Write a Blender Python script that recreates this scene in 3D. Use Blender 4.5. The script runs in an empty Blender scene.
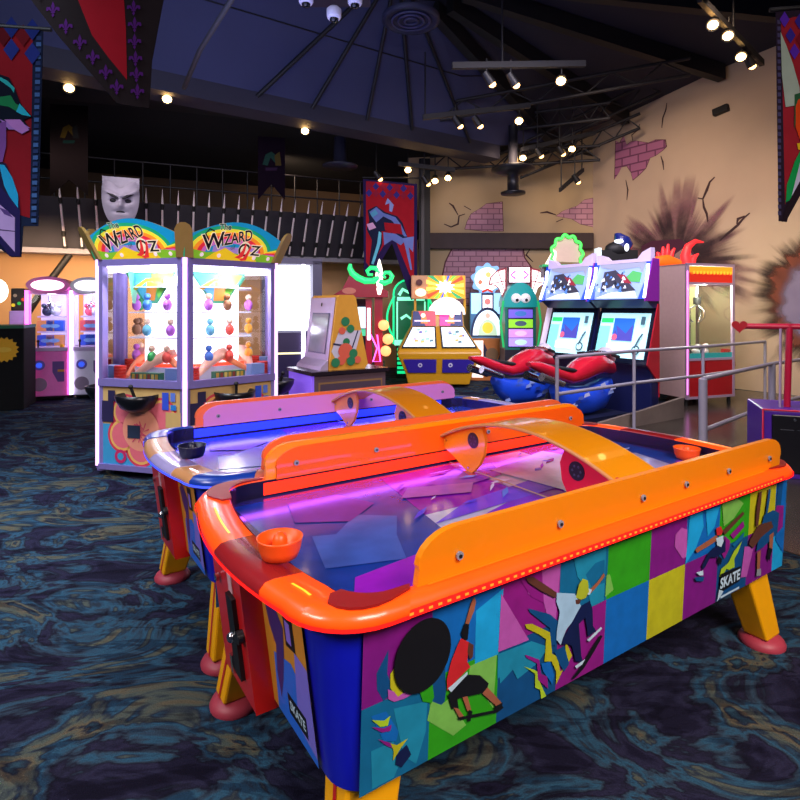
import bpy, bmesh, math, random
from mathutils import Vector, Matrix, Euler

# ---------------------------------------------------------------- camera, world, lights, exposure
SC = bpy.context.scene
COL = SC.collection
EYE, FOC, HZ = 1.6, 565.0, 308.0
cam_d = bpy.data.cameras.new('camera')
cam = bpy.data.objects.new('camera', cam_d)
COL.objects.link(cam)
cam.location = (0, 0, EYE)
cam.rotation_euler = (math.radians(90), 0, 0)
cam_d.sensor_width = 36
cam_d.lens = FOC / 800 * 36
cam_d.shift_y = -(400 - HZ) / 800
cam_d.clip_start = 0.02
SC.camera = cam
SC.view_settings.view_transform = 'Standard'
SC.view_settings.look = 'None'
SC.view_settings.gamma = 1
SC.view_settings.exposure = 0.0
SC.view_settings.use_curve_mapping = False
SC.cycles.transparent_max_bounces = 32
W = bpy.data.worlds.new('world')
SC.world = W
W.use_nodes = True
W.node_tree.nodes['Background'].inputs[0].default_value = (0.22, 0.22, 0.40, 1)
W.node_tree.nodes['Background'].inputs[1].default_value = 0.10


def lin(h):
    h = h.lstrip('#')
    r = []
    for k in (0, 2, 4):
        c = int(h[k:k + 2], 16) / 255
        r.append(c / 12.92 if c <= 0.04045 else ((c + 0.055) / 1.055) ** 2.4)
    return (r[0], r[1], r[2], 1)


def area_light(name, loc, target, size, energy, color, spread=180):
    d = bpy.data.lights.new(name, 'AREA')
    d.shape = 'RECTANGLE'
    d.size, d.size_y = size
    d.energy = energy
    d.color = color
    d.spread = math.radians(spread)
    o = bpy.data.objects.new(name, d)
    COL.objects.link(o)
    o.location = loc
    o.rotation_euler = (Vector(target) - Vector(loc)).to_track_quat('-Z', 'Y').to_euler()
    return o


def spot_light(name, loc, target, energy, color, angle=70, blend=0.7, r=0.05):
    d = bpy.data.lights.new(name, 'SPOT')
    d.energy = energy
    d.color = color
    d.spot_size = math.radians(angle)
    d.spot_blend = blend
    d.shadow_soft_size = r
    o = bpy.data.objects.new(name, d)
    COL.objects.link(o)
    o.location = loc
    o.rotation_euler = (Vector(target) - Vector(loc)).to_track_quat('-Z', 'Y').to_euler()
    return o


WARM = (1.0, 0.68, 0.42)
# fill lights added above and around the tables, with no visible fixtures
area_light('fill_light_front', (2.2, -1.4, 4.4), (0.9, 2.6, 0.6), (3.0, 1.6), 185, (1.0, 0.84, 0.78), 120)  # added to light the near side panel from the camera side
area_light('fill_light_left', (-4.2, 2.0, 5.0), (-3.4, 5.0, 0.0), (2.5, 2.5), 150, (0.75, 0.85, 1.0))
area_light('fill_light_side', (-3.4, -0.8, 3.6), (-0.5, 1.8, 0.6), (1.5, 1.0), 42, (1.0, 0.88, 0.82), 100)  # unseen fill added to brighten the near table's end panel
area_light('floor_fill_left', (-2.8, 3.2, 4.3), (-3.2, 4.6, 0.0), (1.2, 1.2), 34, (0.8, 0.9, 1.0), 80)  # unseen light added to brighten the carpet at the left
# wall washers on the right wall, the back wall and under the balcony
spot_light('wash_right_near', (4.2, 7.6, 5.7), (6.6, 10.0, 3.2), 420, WARM, 105, 1.0, 0.3)
spot_light('wash_right_far', (3.2, 9.6, 5.6), (5.6, 12.4, 3.0), 380, (1.0, 0.74, 0.52), 105, 1.0, 0.3)
spot_light('wash_right_low', (5.0, 7.6, 3.4), (7.0, 9.6, 1.2), 120, (1.0, 0.85, 0.3), 90, 1.0, 0.3)
spot_light('wash_back', (2.4, 11.6, 4.9), (2.6, 13.9, 2.9), 210, (1.0, 0.72, 0.48), 130, 1.0, 0.2)
spot_light('wash_loft', (-3.0, 13.2, 5.0), (-2.2, 15.4, 4.0), 260, (1.0, 0.7, 0.45), 120, 1.0, 0.2)
area_light('wash_under_balcony', (-6.0, 10.6, 2.62), (-6.6, 11.9, 1.5), (3.0, 0.3), 110, (1.0, 0.66, 0.38))
area_light('spike_fill', (-4.5, 8.6, 4.2), (-3.6, 12.3, 3.3), (4.0, 0.3), 26, (1.0, 0.85, 0.8), 100)  # added fill to brighten the spikes and balcony front
area_light('fill_light_middle', (2.2, 5.6, 5.2), (2.4, 9.2, 0.8), (2.5, 1.5), 190, (0.95, 0.85, 1.0), 120)  # unseen fill added to brighten the dark middle of the hall
area_light('tent_glow', (-1.5, 6.0, 3.4), (0, 9.0, 7.0), (3.0, 3.0), 75, (0.42, 0.46, 1.0))

# ---------------------------------------------------------------- materials
MATS = {}


def mat(name, color, rough=0.5, metal=0.0, emit=None, es=0.0, coat=0.0, trans=0.0, alpha=1.0, var=0.08, scale=18, bump=0.0, sss=0.0):
    """procedural material: a principled surface with a little noise in roughness and colour"""
    if name in MATS:
        return MATS[name]
    m = bpy.data.materials.new(name)
    m.use_nodes = True
    nt = m.node_tree
    b = nt.nodes['Principled BSDF']
    c = lin(color) if isinstance(color, str) else color
    tc = nt.nodes.new('ShaderNodeTexCoord')
    nz = nt.nodes.new('ShaderNodeTexNoise')
    nz.inputs['Scale'].default_value = scale
    nz.inputs['Detail'].default_value = 3
    nt.links.new(tc.outputs['Object'], nz.inputs['Vector'])
    mx = nt.nodes.new('ShaderNodeMix')
    mx.data_type = 'RGBA'
    nt.links.new(nz.outputs['Fac'], mx.inputs['Factor'])
    mx.inputs['A'].default_value = tuple(x * (1 - var) for x in c[:3]) + (1,)
    mx.inputs['B'].default_value = tuple(min(1, x * (1 + var)) for x in c[:3]) + (1,)
    nt.links.new(mx.outputs['Result'], b.inputs['Base Color'])
    b.inputs['Roughness'].default_value = rough
    b.inputs['Metallic'].default_value = metal
    b.inputs['Coat Weight'].default_value = coat
    b.inputs['Coat Roughness'].default_value = 0.08
    b.inputs['Transmission Weight'].default_value = trans
    b.inputs['Alpha'].default_value = alpha
    if sss:
        b.inputs['Subsurface Weight'].default_value = sss
        b.inputs['Subsurface Radius'].default_value = (0.05, 0.03, 0.01)
    if emit:
        b.inputs['Emission Color'].default_value = lin(emit) if isinstance(emit, str) else emit
        b.inputs['Emission Strength'].default_value = es
    if bump:
        bp = nt.nodes.new('ShaderNodeBump')
        bp.inputs['Strength'].default_value = bump
        bp.inputs['Distance'].default_value = 0.01
        nt.links.new(nz.outputs['Fac'], bp.inputs['Height'])
        nt.links.new(bp.outputs['Normal'], b.inputs['Normal'])
    MATS[name] = m
    return m


def glow(color, s, name=None):
    n = name or 'glow_%s_%s' % (color.strip('#'), s)
    return mat(n, color, 0.4, emit=color, es=s, var=0.0)


def paint(color, rough=0.45, coat=0.0):
    return mat('paint_%s_%d_%d' % (color.strip('#'), rough * 100, coat * 100), color, rough, coat=coat)


def glass(name, color=(1, 1, 1, 1), rough=0.02, op=0.12):
    """thin pane: mostly see-through, part glossy"""
    if name in MATS:
        return MATS[name]
    m = bpy.data.materials.new(name)
    m.use_nodes = True
    nt = m.node_tree
    nt.nodes.remove(nt.nodes['Principled BSDF'])
    out = nt.nodes['Material Output']
    t = nt.nodes.new('ShaderNodeBsdfTransparent')
    t.inputs[0].default_value = color
    g = nt.nodes.new('ShaderNodeBsdfGlossy')
    g.inputs['Roughness'].default_value = rough
    fr = nt.nodes.new('ShaderNodeFresnel')
    fr.inputs[0].default_value = 1.45
    ad = nt.nodes.new('ShaderNodeMath')
    ad.operation = 'ADD'
    ad.inputs[1].default_value = op * 0.25
    nt.links.new(fr.outputs[0], ad.inputs[0])
    mx = nt.nodes.new('ShaderNodeMixShader')
    nt.links.new(ad.outputs[0], mx.inputs[0])
    nt.links.new(t.outputs[0], mx.inputs[1])
    nt.links.new(g.outputs[0], mx.inputs[2])
    nt.links.new(mx.outputs[0], out.inputs[0])
    MATS[name] = m
    return m


def acrylic(name, color, tr=0.5, rough=0.25, op=1.0):
    """dyed translucent plastic sheet: diffuse + translucent under a glossy coat"""
    if name in MATS:
        return MATS[name]
    m = bpy.data.materials.new(name)
    m.use_nodes = True
    nt = m.node_tree
    b = nt.nodes['Principled BSDF']
    c = lin(color)
    b.inputs['Base Color'].default_value = c
    b.inputs['Roughness'].default_value = rough
    b.inputs['Coat Weight'].default_value = 0.4
    t = nt.nodes.new('ShaderNodeBsdfTranslucent')
    t.inputs[0].default_value = c
    mx = nt.nodes.new('ShaderNodeMixShader')
    mx.inputs[0].default_value = tr
    nt.links.new(b.outputs[0], mx.inputs[1])
    nt.links.new(t.outputs[0], mx.inputs[2])
    last = mx
    if op < 1:
        tp = nt.nodes.new('ShaderNodeBsdfTransparent')
        tp.inputs[0].default_value = tuple(0.5 + 0.5 * x for x in c[:3]) + (1,)
        m2 = nt.nodes.new('ShaderNodeMixShader')
        m2.inputs[0].default_value = op
        nt.links.new(tp.outputs[0], m2.inputs[1])
        nt.links.new(mx.outputs[0], m2.inputs[2])
        last = m2
    nt.links.new(last.outputs[0], nt.nodes['Material Output'].inputs[0])
    MATS[name] = m
    return m


def carpet_mat():
    m = bpy.data.materials.new('carpet_swirl')
    m.use_nodes = True
    nt = m.node_tree
    N, L = nt.nodes.new, nt.links.new
    b = nt.nodes['Principled BSDF']
    b.inputs['Roughness'].default_value = 0.95
    b.inputs['Specular IOR Level'].default_value = 0.1
    tc = N('ShaderNodeTexCoord')
    mp = N('ShaderNodeMapping')
    mp.inputs['Scale'].default_value = (0.8, 1.25, 1)
    mp.inputs['Rotation'].default_value = (0, 0, math.radians(16))
    L(tc.outputs['Object'], mp.inputs[0])
    n1 = N('ShaderNodeTexNoise')
    n1.inputs['Scale'].default_value = 1.55
    n1.inputs['Detail'].default_value = 4.5
    n1.inputs['Roughness'].default_value = 0.55
    n1.inputs['Distortion'].default_value = 2.6
    L(mp.outputs[0], n1.inputs['Vector'])
    r = N('ShaderNodeValToRGB')
    e = r.color_ramp.elements
    stops = [(0.0, '#121222'), (0.36, '#17162a'), (0.42, '#26263e'), (0.465, '#191a2a'), (0.49, '#2c3c4c'), (0.53, '#2a5068'),
             (0.565, '#242c3a'), (0.59, '#46504c'), (0.63, '#5a5444'), (0.66, '#1e2432'), (0.74, '#305464')]
    e[0].position, e[0].color = stops[0][0], lin(stops[0][1])
    e[1].position, e[1].color = stops[1][0], lin(stops[1][1])
    for p, c in stops[2:]:
        x = e.new(p)
        x.color = lin(c)
    L(n1.outputs['Fac'], r.inputs[0])
    # a second layer of dark strokes
    mp2 = N('ShaderNodeMapping')
    mp2.inputs['Scale'].default_value = (0.5, 1.5, 1)
    mp2.inputs['Rotation'].default_value = (0, 0, math.radians(-24))
    mp2.inputs['Location'].default_value = (3, 7, 0)
    L(tc.outputs['Object'], mp2.inputs[0])
    n2 = N('ShaderNodeTexNoise')
    n2.inputs['Scale'].default_value = 3.0
    n2.inputs['Detail'].default_value = 3
    n2.inputs['Distortion'].default_value = 3.4
    L(mp2.outputs[0], n2.inputs['Vector'])
    r2 = N('ShaderNodeValToRGB')
    r2.color_ramp.elements[0].position, r2.color_ramp.elements[0].color = 0.44, (0.5, 0.48, 0.55, 1)
    r2.color_ramp.elements[1].position, r2.color_ramp.elements[1].color = 0.50, (1, 1, 1, 1)
    L(n2.outputs['Fac'], r2.inputs[0])
    mu = N('ShaderNodeMix')
    mu.data_type = 'RGBA'
    mu.blend_type = 'MULTIPLY'
    mu.inputs['Factor'].default_value = 1
    L(r.outputs[0], mu.inputs['A'])
    L(r2.outputs[0], mu.inputs['B'])
    # pile grain
    n3 = N('ShaderNodeTexNoise')
    n3.inputs['Scale'].default_value = 160
    n3.inputs['Detail'].default_value = 2
    L(tc.outputs['Object'], n3.inputs['Vector'])
    mr = N('ShaderNodeMapRange')
    mr.inputs['To Min'].default_value = 0.55
    mr.inputs['To Max'].default_value = 1.45
    L(n3.outputs['Fac'], mr.inputs['Value'])
    m3 = N('ShaderNodeMix')
    m3.data_type = 'RGBA'
    m3.blend_type = 'MULTIPLY'
    m3.inputs['Factor'].default_value = 1
    L(mu.outputs['Result'], m3.inputs['A'])
    L(mr.outputs[0], m3.inputs['B'])
    L(m3.outputs['Result'], b.inputs['Base Color'])
    bp = N('ShaderNodeBump')
    bp.inputs['Strength'].default_value = 0.6
    bp.inputs['Distance'].default_value = 0.006
    L(n3.outputs['Fac'], bp.inputs['Height'])
    L(bp.outputs['Normal'], b.inputs['Normal'])
    return m


def plaster_mat(name, c1, c2, scale=0.5):
    m = bpy.data.materials.new(name)
    m.use_nodes = True
    nt = m.node_tree
    N, L = nt.nodes.new, nt.links.new
    b = nt.nodes['Principled BSDF']
    b.inputs['Roughness'].default_value = 0.85
    tc = N('ShaderNodeTexCoord')
    n = N('ShaderNodeTexNoise')
    n.inputs['Scale'].default_value = scale
    n.inputs['Detail'].default_value = 5
    L(tc.outputs['Object'], n.inputs['Vector'])
    r = N('ShaderNodeValToRGB')
    r.color_ramp.elements[0].position, r.color_ramp.elements[0].color = 0.35, lin(c1)
    r.color_ramp.elements[1].position, r.color_ramp.elements[1].color = 0.65, lin(c2)
    L(n.outputs['Fac'], r.inputs[0])
    L(r.outputs[0], b.inputs['Base Color'])
    return m


def brick_mat(name, c1, c2, mortar, sc=1.0, rotz=0.0):
    m = bpy.data.materials.new(name)
    m.use_nodes = True
    nt = m.node_tree
    N, L = nt.nodes.new, nt.links.new
    b = nt.nodes['Principled BSDF']
    b.inputs['Roughness'].default_value = 0.85
    tc = N('ShaderNodeTexCoord')
    mp = N('ShaderNodeMapping')
    mp.vector_type = 'POINT'
    mp.inputs['Rotation'].default_value = (math.radians(-90), 0, 0)
    mp0 = N('ShaderNodeMapping')
    mp0.inputs['Rotation'].default_value = (0, 0, rotz)
    L(tc.outputs['Object'], mp0.inputs[0])
    L(mp0.outputs[0], mp.inputs[0])
    t = N('ShaderNodeTexBrick')
    t.inputs['Scale'].default_value = sc
    t.inputs['Color1'].default_value = lin(c1)
    t.inputs['Color2'].default_value = lin(c2)
    t.inputs['Mortar'].default_value = lin(mortar)
    t.inputs['Mortar Size'].default_value = 0.018
    t.inputs['Brick Width'].default_value = 0.42
    t.inputs['Row Height'].default_value = 0.19
    L(mp.outputs[0], t.inputs['Vector'])
    L(t.outputs['Color'], b.inputs['Base Color'])
    return m


# ---------------------------------------------------------------- mesh helpers
def P(px, py, d):
    """the point seen at a pixel of the photograph, d metres deep into the hall"""
    return Vector(((px - 400) / FOC * d, d, EYE - (py - HZ) / FOC * d))


def PF(px, py, z=0.0):
    d = (EYE - z) * FOC / (py - HZ)
    return P(px, py, d)


def on_plane(px, py, p0, n):
    r = P(px, py, 1) - Vector((0, 0, EYE))
    o = Vector((0, 0, EYE))
    t = (Vector(p0) - o).dot(n) / r.dot(n)
    return o + r * t


class MB:
    """collects faces with materials and links them as ONE mesh object"""

    def __init__(s):
        s.v, s.f, s.m, s.s, s.mats = [], [], [], [], []
        s.M = None

    def mi(s, m):
        if m not in s.mats:
            s.mats.append(m)
        return s.mats.index(m)

    def add(s, verts, faces, m, smooth=False):
        k = len(s.v)
        i = s.mi(m)
        for p in verts:
            p = Vector(p)
            s.v.append(s.M @ p if s.M else p)
        for f in faces:
            s.f.append([k + a for a in f])
            s.m.append(i)
            s.s.append(smooth)
        return s

    def box(s, lo, hi, m, R=None):
        x0, y0, z0 = lo
        x1, y1, z1 = hi
        vs = [Vector(p) for p in ((x0, y0, z0), (x1, y0, z0), (x1, y1, z0), (x0, y1, z0), (x0, y0, z1), (x1, y0, z1), (x1, y1, z1), (x0, y1, z1))]
        if R:
            vs = [R @ p for p in vs]
        return s.add(vs, [(0, 3, 2, 1), (4, 5, 6, 7), (0, 1, 5, 4), (1, 2, 6, 5), (2, 3, 7, 6), (3, 0, 4, 7)], m)

    def rbox(s, lo, hi, m, r=0.02):
        """box with chamfered edges"""
        bm = bmesh.new()
        bmesh.ops.create_cube(bm, size=1)
        for v in bm.verts:
            v.co = Vector([lo[k] + (v.co[k] + 0.5) * (hi[k] - lo[k]) for k in range(3)])
        bmesh.ops.bevel(bm, geom=bm.edges[:], offset=r, segments=2, affect='EDGES', profile=0.5)
        bm.verts.index_update()
        s.add([v.co.copy() for v in bm.verts], [[v.index for v in f.verts] for f in bm.faces], m, False)
        bm.free()
        return s

    def quad(s, a, b, c, d, m):
        return s.add([a, b, c, d], [(0, 1, 2, 3)], m)

    def poly(s, pts, m):
        return s.add(pts, [tuple(range(len(pts)))], m)

    def prism(s, pts, vec, m, smooth_side=False):
        """polygon pts swept along vec"""
        n = len(pts)
        vec = Vector(vec)
        a = [Vector(p) for p in pts]
        vs = a + [p + vec for p in a]
        s.add(vs, [tuple(reversed(range(n))), tuple(range(n, 2 * n))], m)
        s.add(vs, [(i, (i + 1) % n, n + (i + 1) % n, n + i) for i in range(n)], m, smooth_side)
        return s

    def cyl(s, p0, p1, r0, m, r1=None, n=16, caps=True):
        p0, p1 = Vector(p0), Vector(p1)
        r1 = r0 if r1 is None else r1
        ax = (p1 - p0).normalized()
        t = Vector((0, 0, 1)) if abs(ax.z) < 0.9 else Vector((1, 0, 0))
        e1 = ax.cross(t).normalized()
        e2 = ax.cross(e1)
        vs = []
        for p, r in ((p0, r0), (p1, r1)):
            for i in range(n):
                a = 2 * math.pi * i / n
                vs.append(p + e1 * math.cos(a) * r + e2 * math.sin(a) * r)
        s.add(vs, [(i, i + n, (i + 1) % n + n, (i + 1) % n) for i in range(n)], m, True)
        if caps:
            s.add(vs, [tuple(range(n)), tuple(reversed(range(n, 2 * n)))], m)
        return s

    def tube(s, pts, r, m, n=10, closed=False):
        pts = [Vector(p) for p in pts]
        N = len(pts)
        rs = r if isinstance(r, (list, tuple)) else [r] * N
        vs = []
        prev = None
        for i, p in enumerate(pts):
            a = pts[(i - 1) % N] if (closed or i > 0) else p
            b = pts[(i + 1) % N] if (closed or i < N - 1) else p
            ax = (b - a).normalized()
            if prev is None:
                t = Vector((0, 0, 1)) if abs(ax.z) < 0.9 else Vector((1, 0, 0))
                e1 = ax.cross(t).normalized()
            else:
                e1 = (prev - ax * prev.dot(ax)).normalized()
            prev = e1
            e2 = ax.cross(e1)
            for k in range(n):
                an = 2 * math.pi * k / n
                vs.append(p + (e1 * math.cos(an) + e2 * math.sin(an)) * rs[i])
        fs = []
        for i in range(N if closed else N - 1):
            j = (i + 1) % N
            for k in range(n):
                fs.append((i * n + k, j * n + k, j * n + (k + 1) % n, i * n + (k + 1) % n))
        s.add(vs, fs, m, True)
        if not closed:
            s.add(vs, [tuple(range(n)), tuple(reversed(range((N - 1) * n, N * n)))], m)
        return s

    def lathe(s, prof, m, c=(0, 0, 0), n=24, R=None):
        """prof: (radius, height) pairs about z"""
        c = Vector(c)
        vs = []
        for r, z in prof:
            for i in range(n):
                a = 2 * math.pi * i / n
                p = Vector((r * math.cos(a), r * math.sin(a), z))
                vs.append((R @ p if R else p) + c)
        fs = []
        for j in range(len(prof) - 1):
            for i in range(n):
                fs.append((j * n + i, j * n + (i + 1) % n, (j + 1) * n + (i + 1) % n, (j + 1) * n + i))
        s.add(vs, fs, m, True)
        if prof[0][0] > 1e-4:
            s.add(vs[:n], [tuple(reversed(range(n)))], m)
        if prof[-1][0] > 1e-4:
            s.add(vs[-n:], [tuple(range(n))], m)
        return s

    def ball(s, c, r, m, sc=(1, 1, 1), n=14, k=8):
        c = Vector(c)
        vs, fs = [], []
        for j in range(k + 1):
            th = math.pi * j / k
            for i in range(n):
                a = 2 * math.pi * i / n
                vs.append(c + Vector((math.sin(th) * math.cos(a) * r * sc[0], math.sin(th) * math.sin(a) * r * sc[1], math.cos(th) * r * sc[2])))
        for j in range(k):
            for i in range(n):
                fs.append((j * n + i, (j + 1) * n + i, (j + 1) * n + (i + 1) % n, j * n + (i + 1) % n))
        return s.add(vs, fs, m, True)

    def loft(s, secs, m, n=14, power=2.4):
        """secs: (centre, half_width_vec, half_height_vec)"""
        vs = []
        for c, hw, hh in secs:
            c, hw, hh = Vector(c), Vector(hw), Vector(hh)
            for i in range(n):
                a = 2 * math.pi * i / n
                ca, sa = math.cos(a), math.sin(a)
                x = math.copysign(abs(ca) ** (2 / power), ca)
                y = math.copysign(abs(sa) ** (2 / power), sa)
                vs.append(c + hw * x + hh * y)
        fs = []
        for j in range(len(secs) - 1):
            for i in range(n):
                fs.append((j * n + i, j * n + (i + 1) % n, (j + 1) * n + (i + 1) % n, (j + 1) * n + i))
        s.add(vs, fs, m, True)
        s.add(vs[:n], [tuple(reversed(range(n)))], m)
        s.add(vs[-n:], [tuple(range(n))], m)
        return s

    def build(s, name, parent=None, label=None, bevel=0.0, fix=False):
        me = bpy.data.meshes.new(name)
        me.from_pydata([tuple(p) for p in s.v], [], s.f)
        for m in s.mats:
            me.materials.append(m)
        me.polygons.foreach_set('material_index', s.m)
        me.polygons.foreach_set('use_smooth', s.s)
        me.update()
        if fix:
            bm = bmesh.new()
            bm.from_mesh(me)
            bmesh.ops.remove_doubles(bm, verts=bm.verts[:], dist=1e-5)
            bmesh.ops.recalc_face_normals(bm, faces=bm.faces[:])
            bm.to_mesh(me)
            bm.free()
        o = bpy.data.objects.new(name, me)
        COL.objects.link(o)
        if parent:
            o.parent = parent
        if label:
            o['label'] = label
        if bevel:
            b = o.modifiers.new('bevel', 'BEVEL')
            b.width = bevel
            b.segments = 2
            b.limit_method = 'ANGLE'
            b.angle_limit = math.radians(40)
        return o


def thing(name, label, cat, loc=(0, 0, 0), rz=0.0, group=None):
    o = bpy.data.objects.new(name, None)
    COL.objects.link(o)
    o.empty_display_size = 0.1
    o.location = loc
    o.rotation_euler = (0, 0, rz)
    o['label'] = label
    o['category'] = cat
    if group:
        o['group'] = group
    return o


def tag(o, label, cat, group=None):
    o['label'] = label
    o['category'] = cat
    if group:
        o['group'] = group
    return o


def struct(o):
    o['kind'] = 'structure'
    return o


def kids(o):
    return [c for c in bpy.data.objects if c.parent == o]


def dup(root, loc, rz, label=None, group=None):
    r = root.copy()
    COL.objects.link(r)
    r.location = loc
    r.rotation_euler = (0, 0, rz)
    if label:
        r['label'] = label
    if group:
        r['group'] = group
    for ch in kids(root):
        c = ch.copy()
        COL.objects.link(c)
        c.parent = r
        for g in kids(ch):
            d = g.copy()
            COL.objects.link(d)
            d.parent = c
    return r


_T = {}


def text2d(s, size=1.0, shear=0.0, bold=0.0, space=1.0):
    key = (s, shear, bold, space)
    if key not in _T:
        cu = bpy.data.curves.new('t', 'FONT')
        cu.body = s
        cu.align_x = 'CENTER'
        cu.shear = shear
        cu.offset = bold
        cu.space_character = space
        cu.resolution_u = 3
        o = bpy.data.objects.new('t', cu)
        COL.objects.link(o)
        dg = bpy.context.evaluated_depsgraph_get()
        me = o.evaluated_get(dg).to_mesh()
        vs = [(v.co.x, v.co.y) for v in me.vertices]
        fs = [tuple(p.vertices) for p in me.polygons]
        o.evaluated_get(dg).to_mesh_clear()
        bpy.data.objects.remove(o)
        bpy.data.curves.remove(cu)
        _T[key] = (vs, fs)
    vs, fs = _T[key]
    return [(x * size, y * size) for x, y in vs], fs


class Art:
    """flat artwork printed on a surface: local 2D coords -> 3D, each layer a hair above the last"""

    def __init__(s, mb, o, ex, ey, n, step=0.00012):
        s.mb, s.o, s.ex, s.ey, s.n = mb, Vector(o), Vector(ex), Vector(ey), Vector(n).normalized()
        s.step, s.k = step, 1

    def at(s, x, y):
        return s.o + s.ex * x + s.ey * y + s.n * (s.step * s.k)

    def poly(s, pts, m):
        s.mb.poly([s.at(x, y) for x, y in pts], m)
        s.k += 1

    def polys(s, lst, m):
        for pts in lst:
            s.mb.poly([s.at(x, y) for x, y in pts], m)
        s.k += 1

    def rect(s, x0, y0, x1, y1, m):
        s.poly([(x0, y0), (x1, y0), (x1, y1), (x0, y1)], m)

    def disc(s, x, y, r, m, ry=None, n=24):
        ry = ry or r
        s.poly([(x + r * math.cos(2 * math.pi * i / n), y + ry * math.sin(2 * math.pi * i / n)) for i in range(n)], m)

    def stroke(s, pts, w, m):
        """polyline with width"""
        L, R = [], []
        n = len(pts)
        for i in range(n):
            a = Vector(pts[max(0, i - 1)])
            b = Vector(pts[min(n - 1, i + 1)])
            d = (b - a)
            d = d.normalized() if d.length > 1e-9 else Vector((1, 0))
            q = Vector((-d.y, d.x)) * (w[i] if isinstance(w, (list, tuple)) else w) / 2
            p = Vector(pts[i])
            L.append(p + q)
            R.append(p - q)
        vs = [s.at(p.x, p.y) for p in L + R]
        s.mb.add(vs, [(i, n + i, n + i + 1, i + 1) for i in range(n - 1)], m)
        s.k += 1

    def text(s, t, x, y, size, m, rot=0.0, sx=1.0, **kw):
        vs, fs = text2d(t, size, **kw)
        c, q = math.cos(rot), math.sin(rot)
        s.mb.add([s.at(x + (a * sx * c - b * q), y + (a * sx * q + b * c)) for a, b in vs], fs, m)
        s.k += 1


def pts_px(zoom, pts):
    ox, oy, sc = zoom
    return [(ox + x / sc, oy + y / sc) for x, y in pts]


def area2(poly):
    return 0.5 * sum(poly[i][0] * poly[(i + 1) % len(poly)][1] - poly[(i + 1) % len(poly)][0] * poly[i][1] for i in range(len(poly)))


random.seed(7)

# ================================================================ THE HALL
BLACK = paint('#0b0b0e', 0.6)
SOFFIT = mat('soffit_black', '#0a0a10', 0.8)
CHROME = mat('chrome', '#c8c8d0', 0.2, 1.0)
STEEL = mat('rail_paint', '#9b97a8', 0.4, 0.2)
U = Vector((0.8328, 0.5536, 0))
V = Vector((-0.5536, 0.8328, 0))

mb = MB()
mb.poly([(-14, -3, 0), (12, -3, 0), (12, 16, 0), (-14, 16, 0)], carpet_mat())
struct(mb.build('floor'))

# polished concrete walkway behind the rails
conc = plaster_mat('polished_concrete', '#2d2824', '#3d3630', 1.2)
conc.node_tree.nodes['Principled BSDF'].inputs['Roughness'].default_value = 0.22
mb = MB()
walk = [(1.55, 5.2), (2.3, 7.3), (3.4, 8.7), (4.4, 9.4), (5.2, 10.9), (6.6, 11.0), (9.5, 7.0), (9.5, 3.6), (2.6, 3.6)]
mb.prism([(x, y, 0.002) for x, y in walk], (0, 0, 0.006), conc)
struct(mb.build('floor_walkway'))

# ---- right wall: runs along V
WR0 = Vector((4.78, 14.0, 0))
WRD = (V * -1).copy()
WRN = Vector((-U.x, -U.y, 0))
plaster = plaster_mat('wall_plaster', '#ae9884', '#c0a890', 0.35)
plaster2 = plaster_mat('wall_plaster_ochre', '#a89270', '#b8a280', 0.4)
mb = MB()
a, b = WR0, WR0 + WRD * 13
mb.prism([a, b, b + Vector((0, 0, 6.9)), a + Vector((0, 0, 6.9))], -WRN * 0.2, plaster)
wall_right = struct(mb.build('wall_right'))
# ---- back wall
mb = MB()
mb.box((0.2, 14.0, 0), (4.9, 14.2, 7.2), plaster2)
wall_back = struct(mb.build('wall_back'))

brick = brick_mat('painted_brick', '#bc8c9c', '#b08090', '#80586a', 1.45)
brick_r = brick_mat('painted_brick_right', '#a8688c', '#9c5c80', '#6b3858', 1.0, math.radians(-123.6))
crack_m = mat('painted_crack', '#3a2226', 0.9)
edge_m = mat('painted_edge', '#5a3038', 0.9)
smoke = mat('painted_soot', '#4a3236', 0.9)
soot2 = mat('painted_soot_brown', '#2c1d1c', 0.9)
lav = mat('painted_lavender', '#7f7390', 0.9)
rust = mat('painted_rust', '#6a2f22', 0.9, var=0.4, scale=3)


def soft_mat(name, c, amount=0.6, scale=2.0, lo=0.4, hi=0.62):
    """airbrushed paint: thin paint broken up by noise"""
    m = bpy.data.materials.new(name)
    m.use_nodes = True
    nt = m.node_tree
    b = nt.nodes['Principled BSDF']
    b.inputs['Base Color'].default_value = lin(c)
    b.inputs['Roughness'].default_value = 0.9
    tc = nt.nodes.new('ShaderNodeTexCoord')
    n = nt.nodes.new('ShaderNodeTexNoise')
    n.inputs['Scale'].default_value = scale
    n.inputs['Detail'].default_value = 4
    nt.links.new(tc.outputs['Object'], n.inputs['Vector'])
    mr = nt.nodes.new('ShaderNodeMapRange')
    mr.inputs['From Min'].default_value = lo
    mr.inputs['From Max'].default_value = hi
    mr.inputs['To Max'].default_value = amount
    nt.links.new(n.outputs['Fac'], mr.inputs['Value'])
    nt.links.new(mr.outputs[0], b.inputs['Alpha'])
    return m


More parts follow.
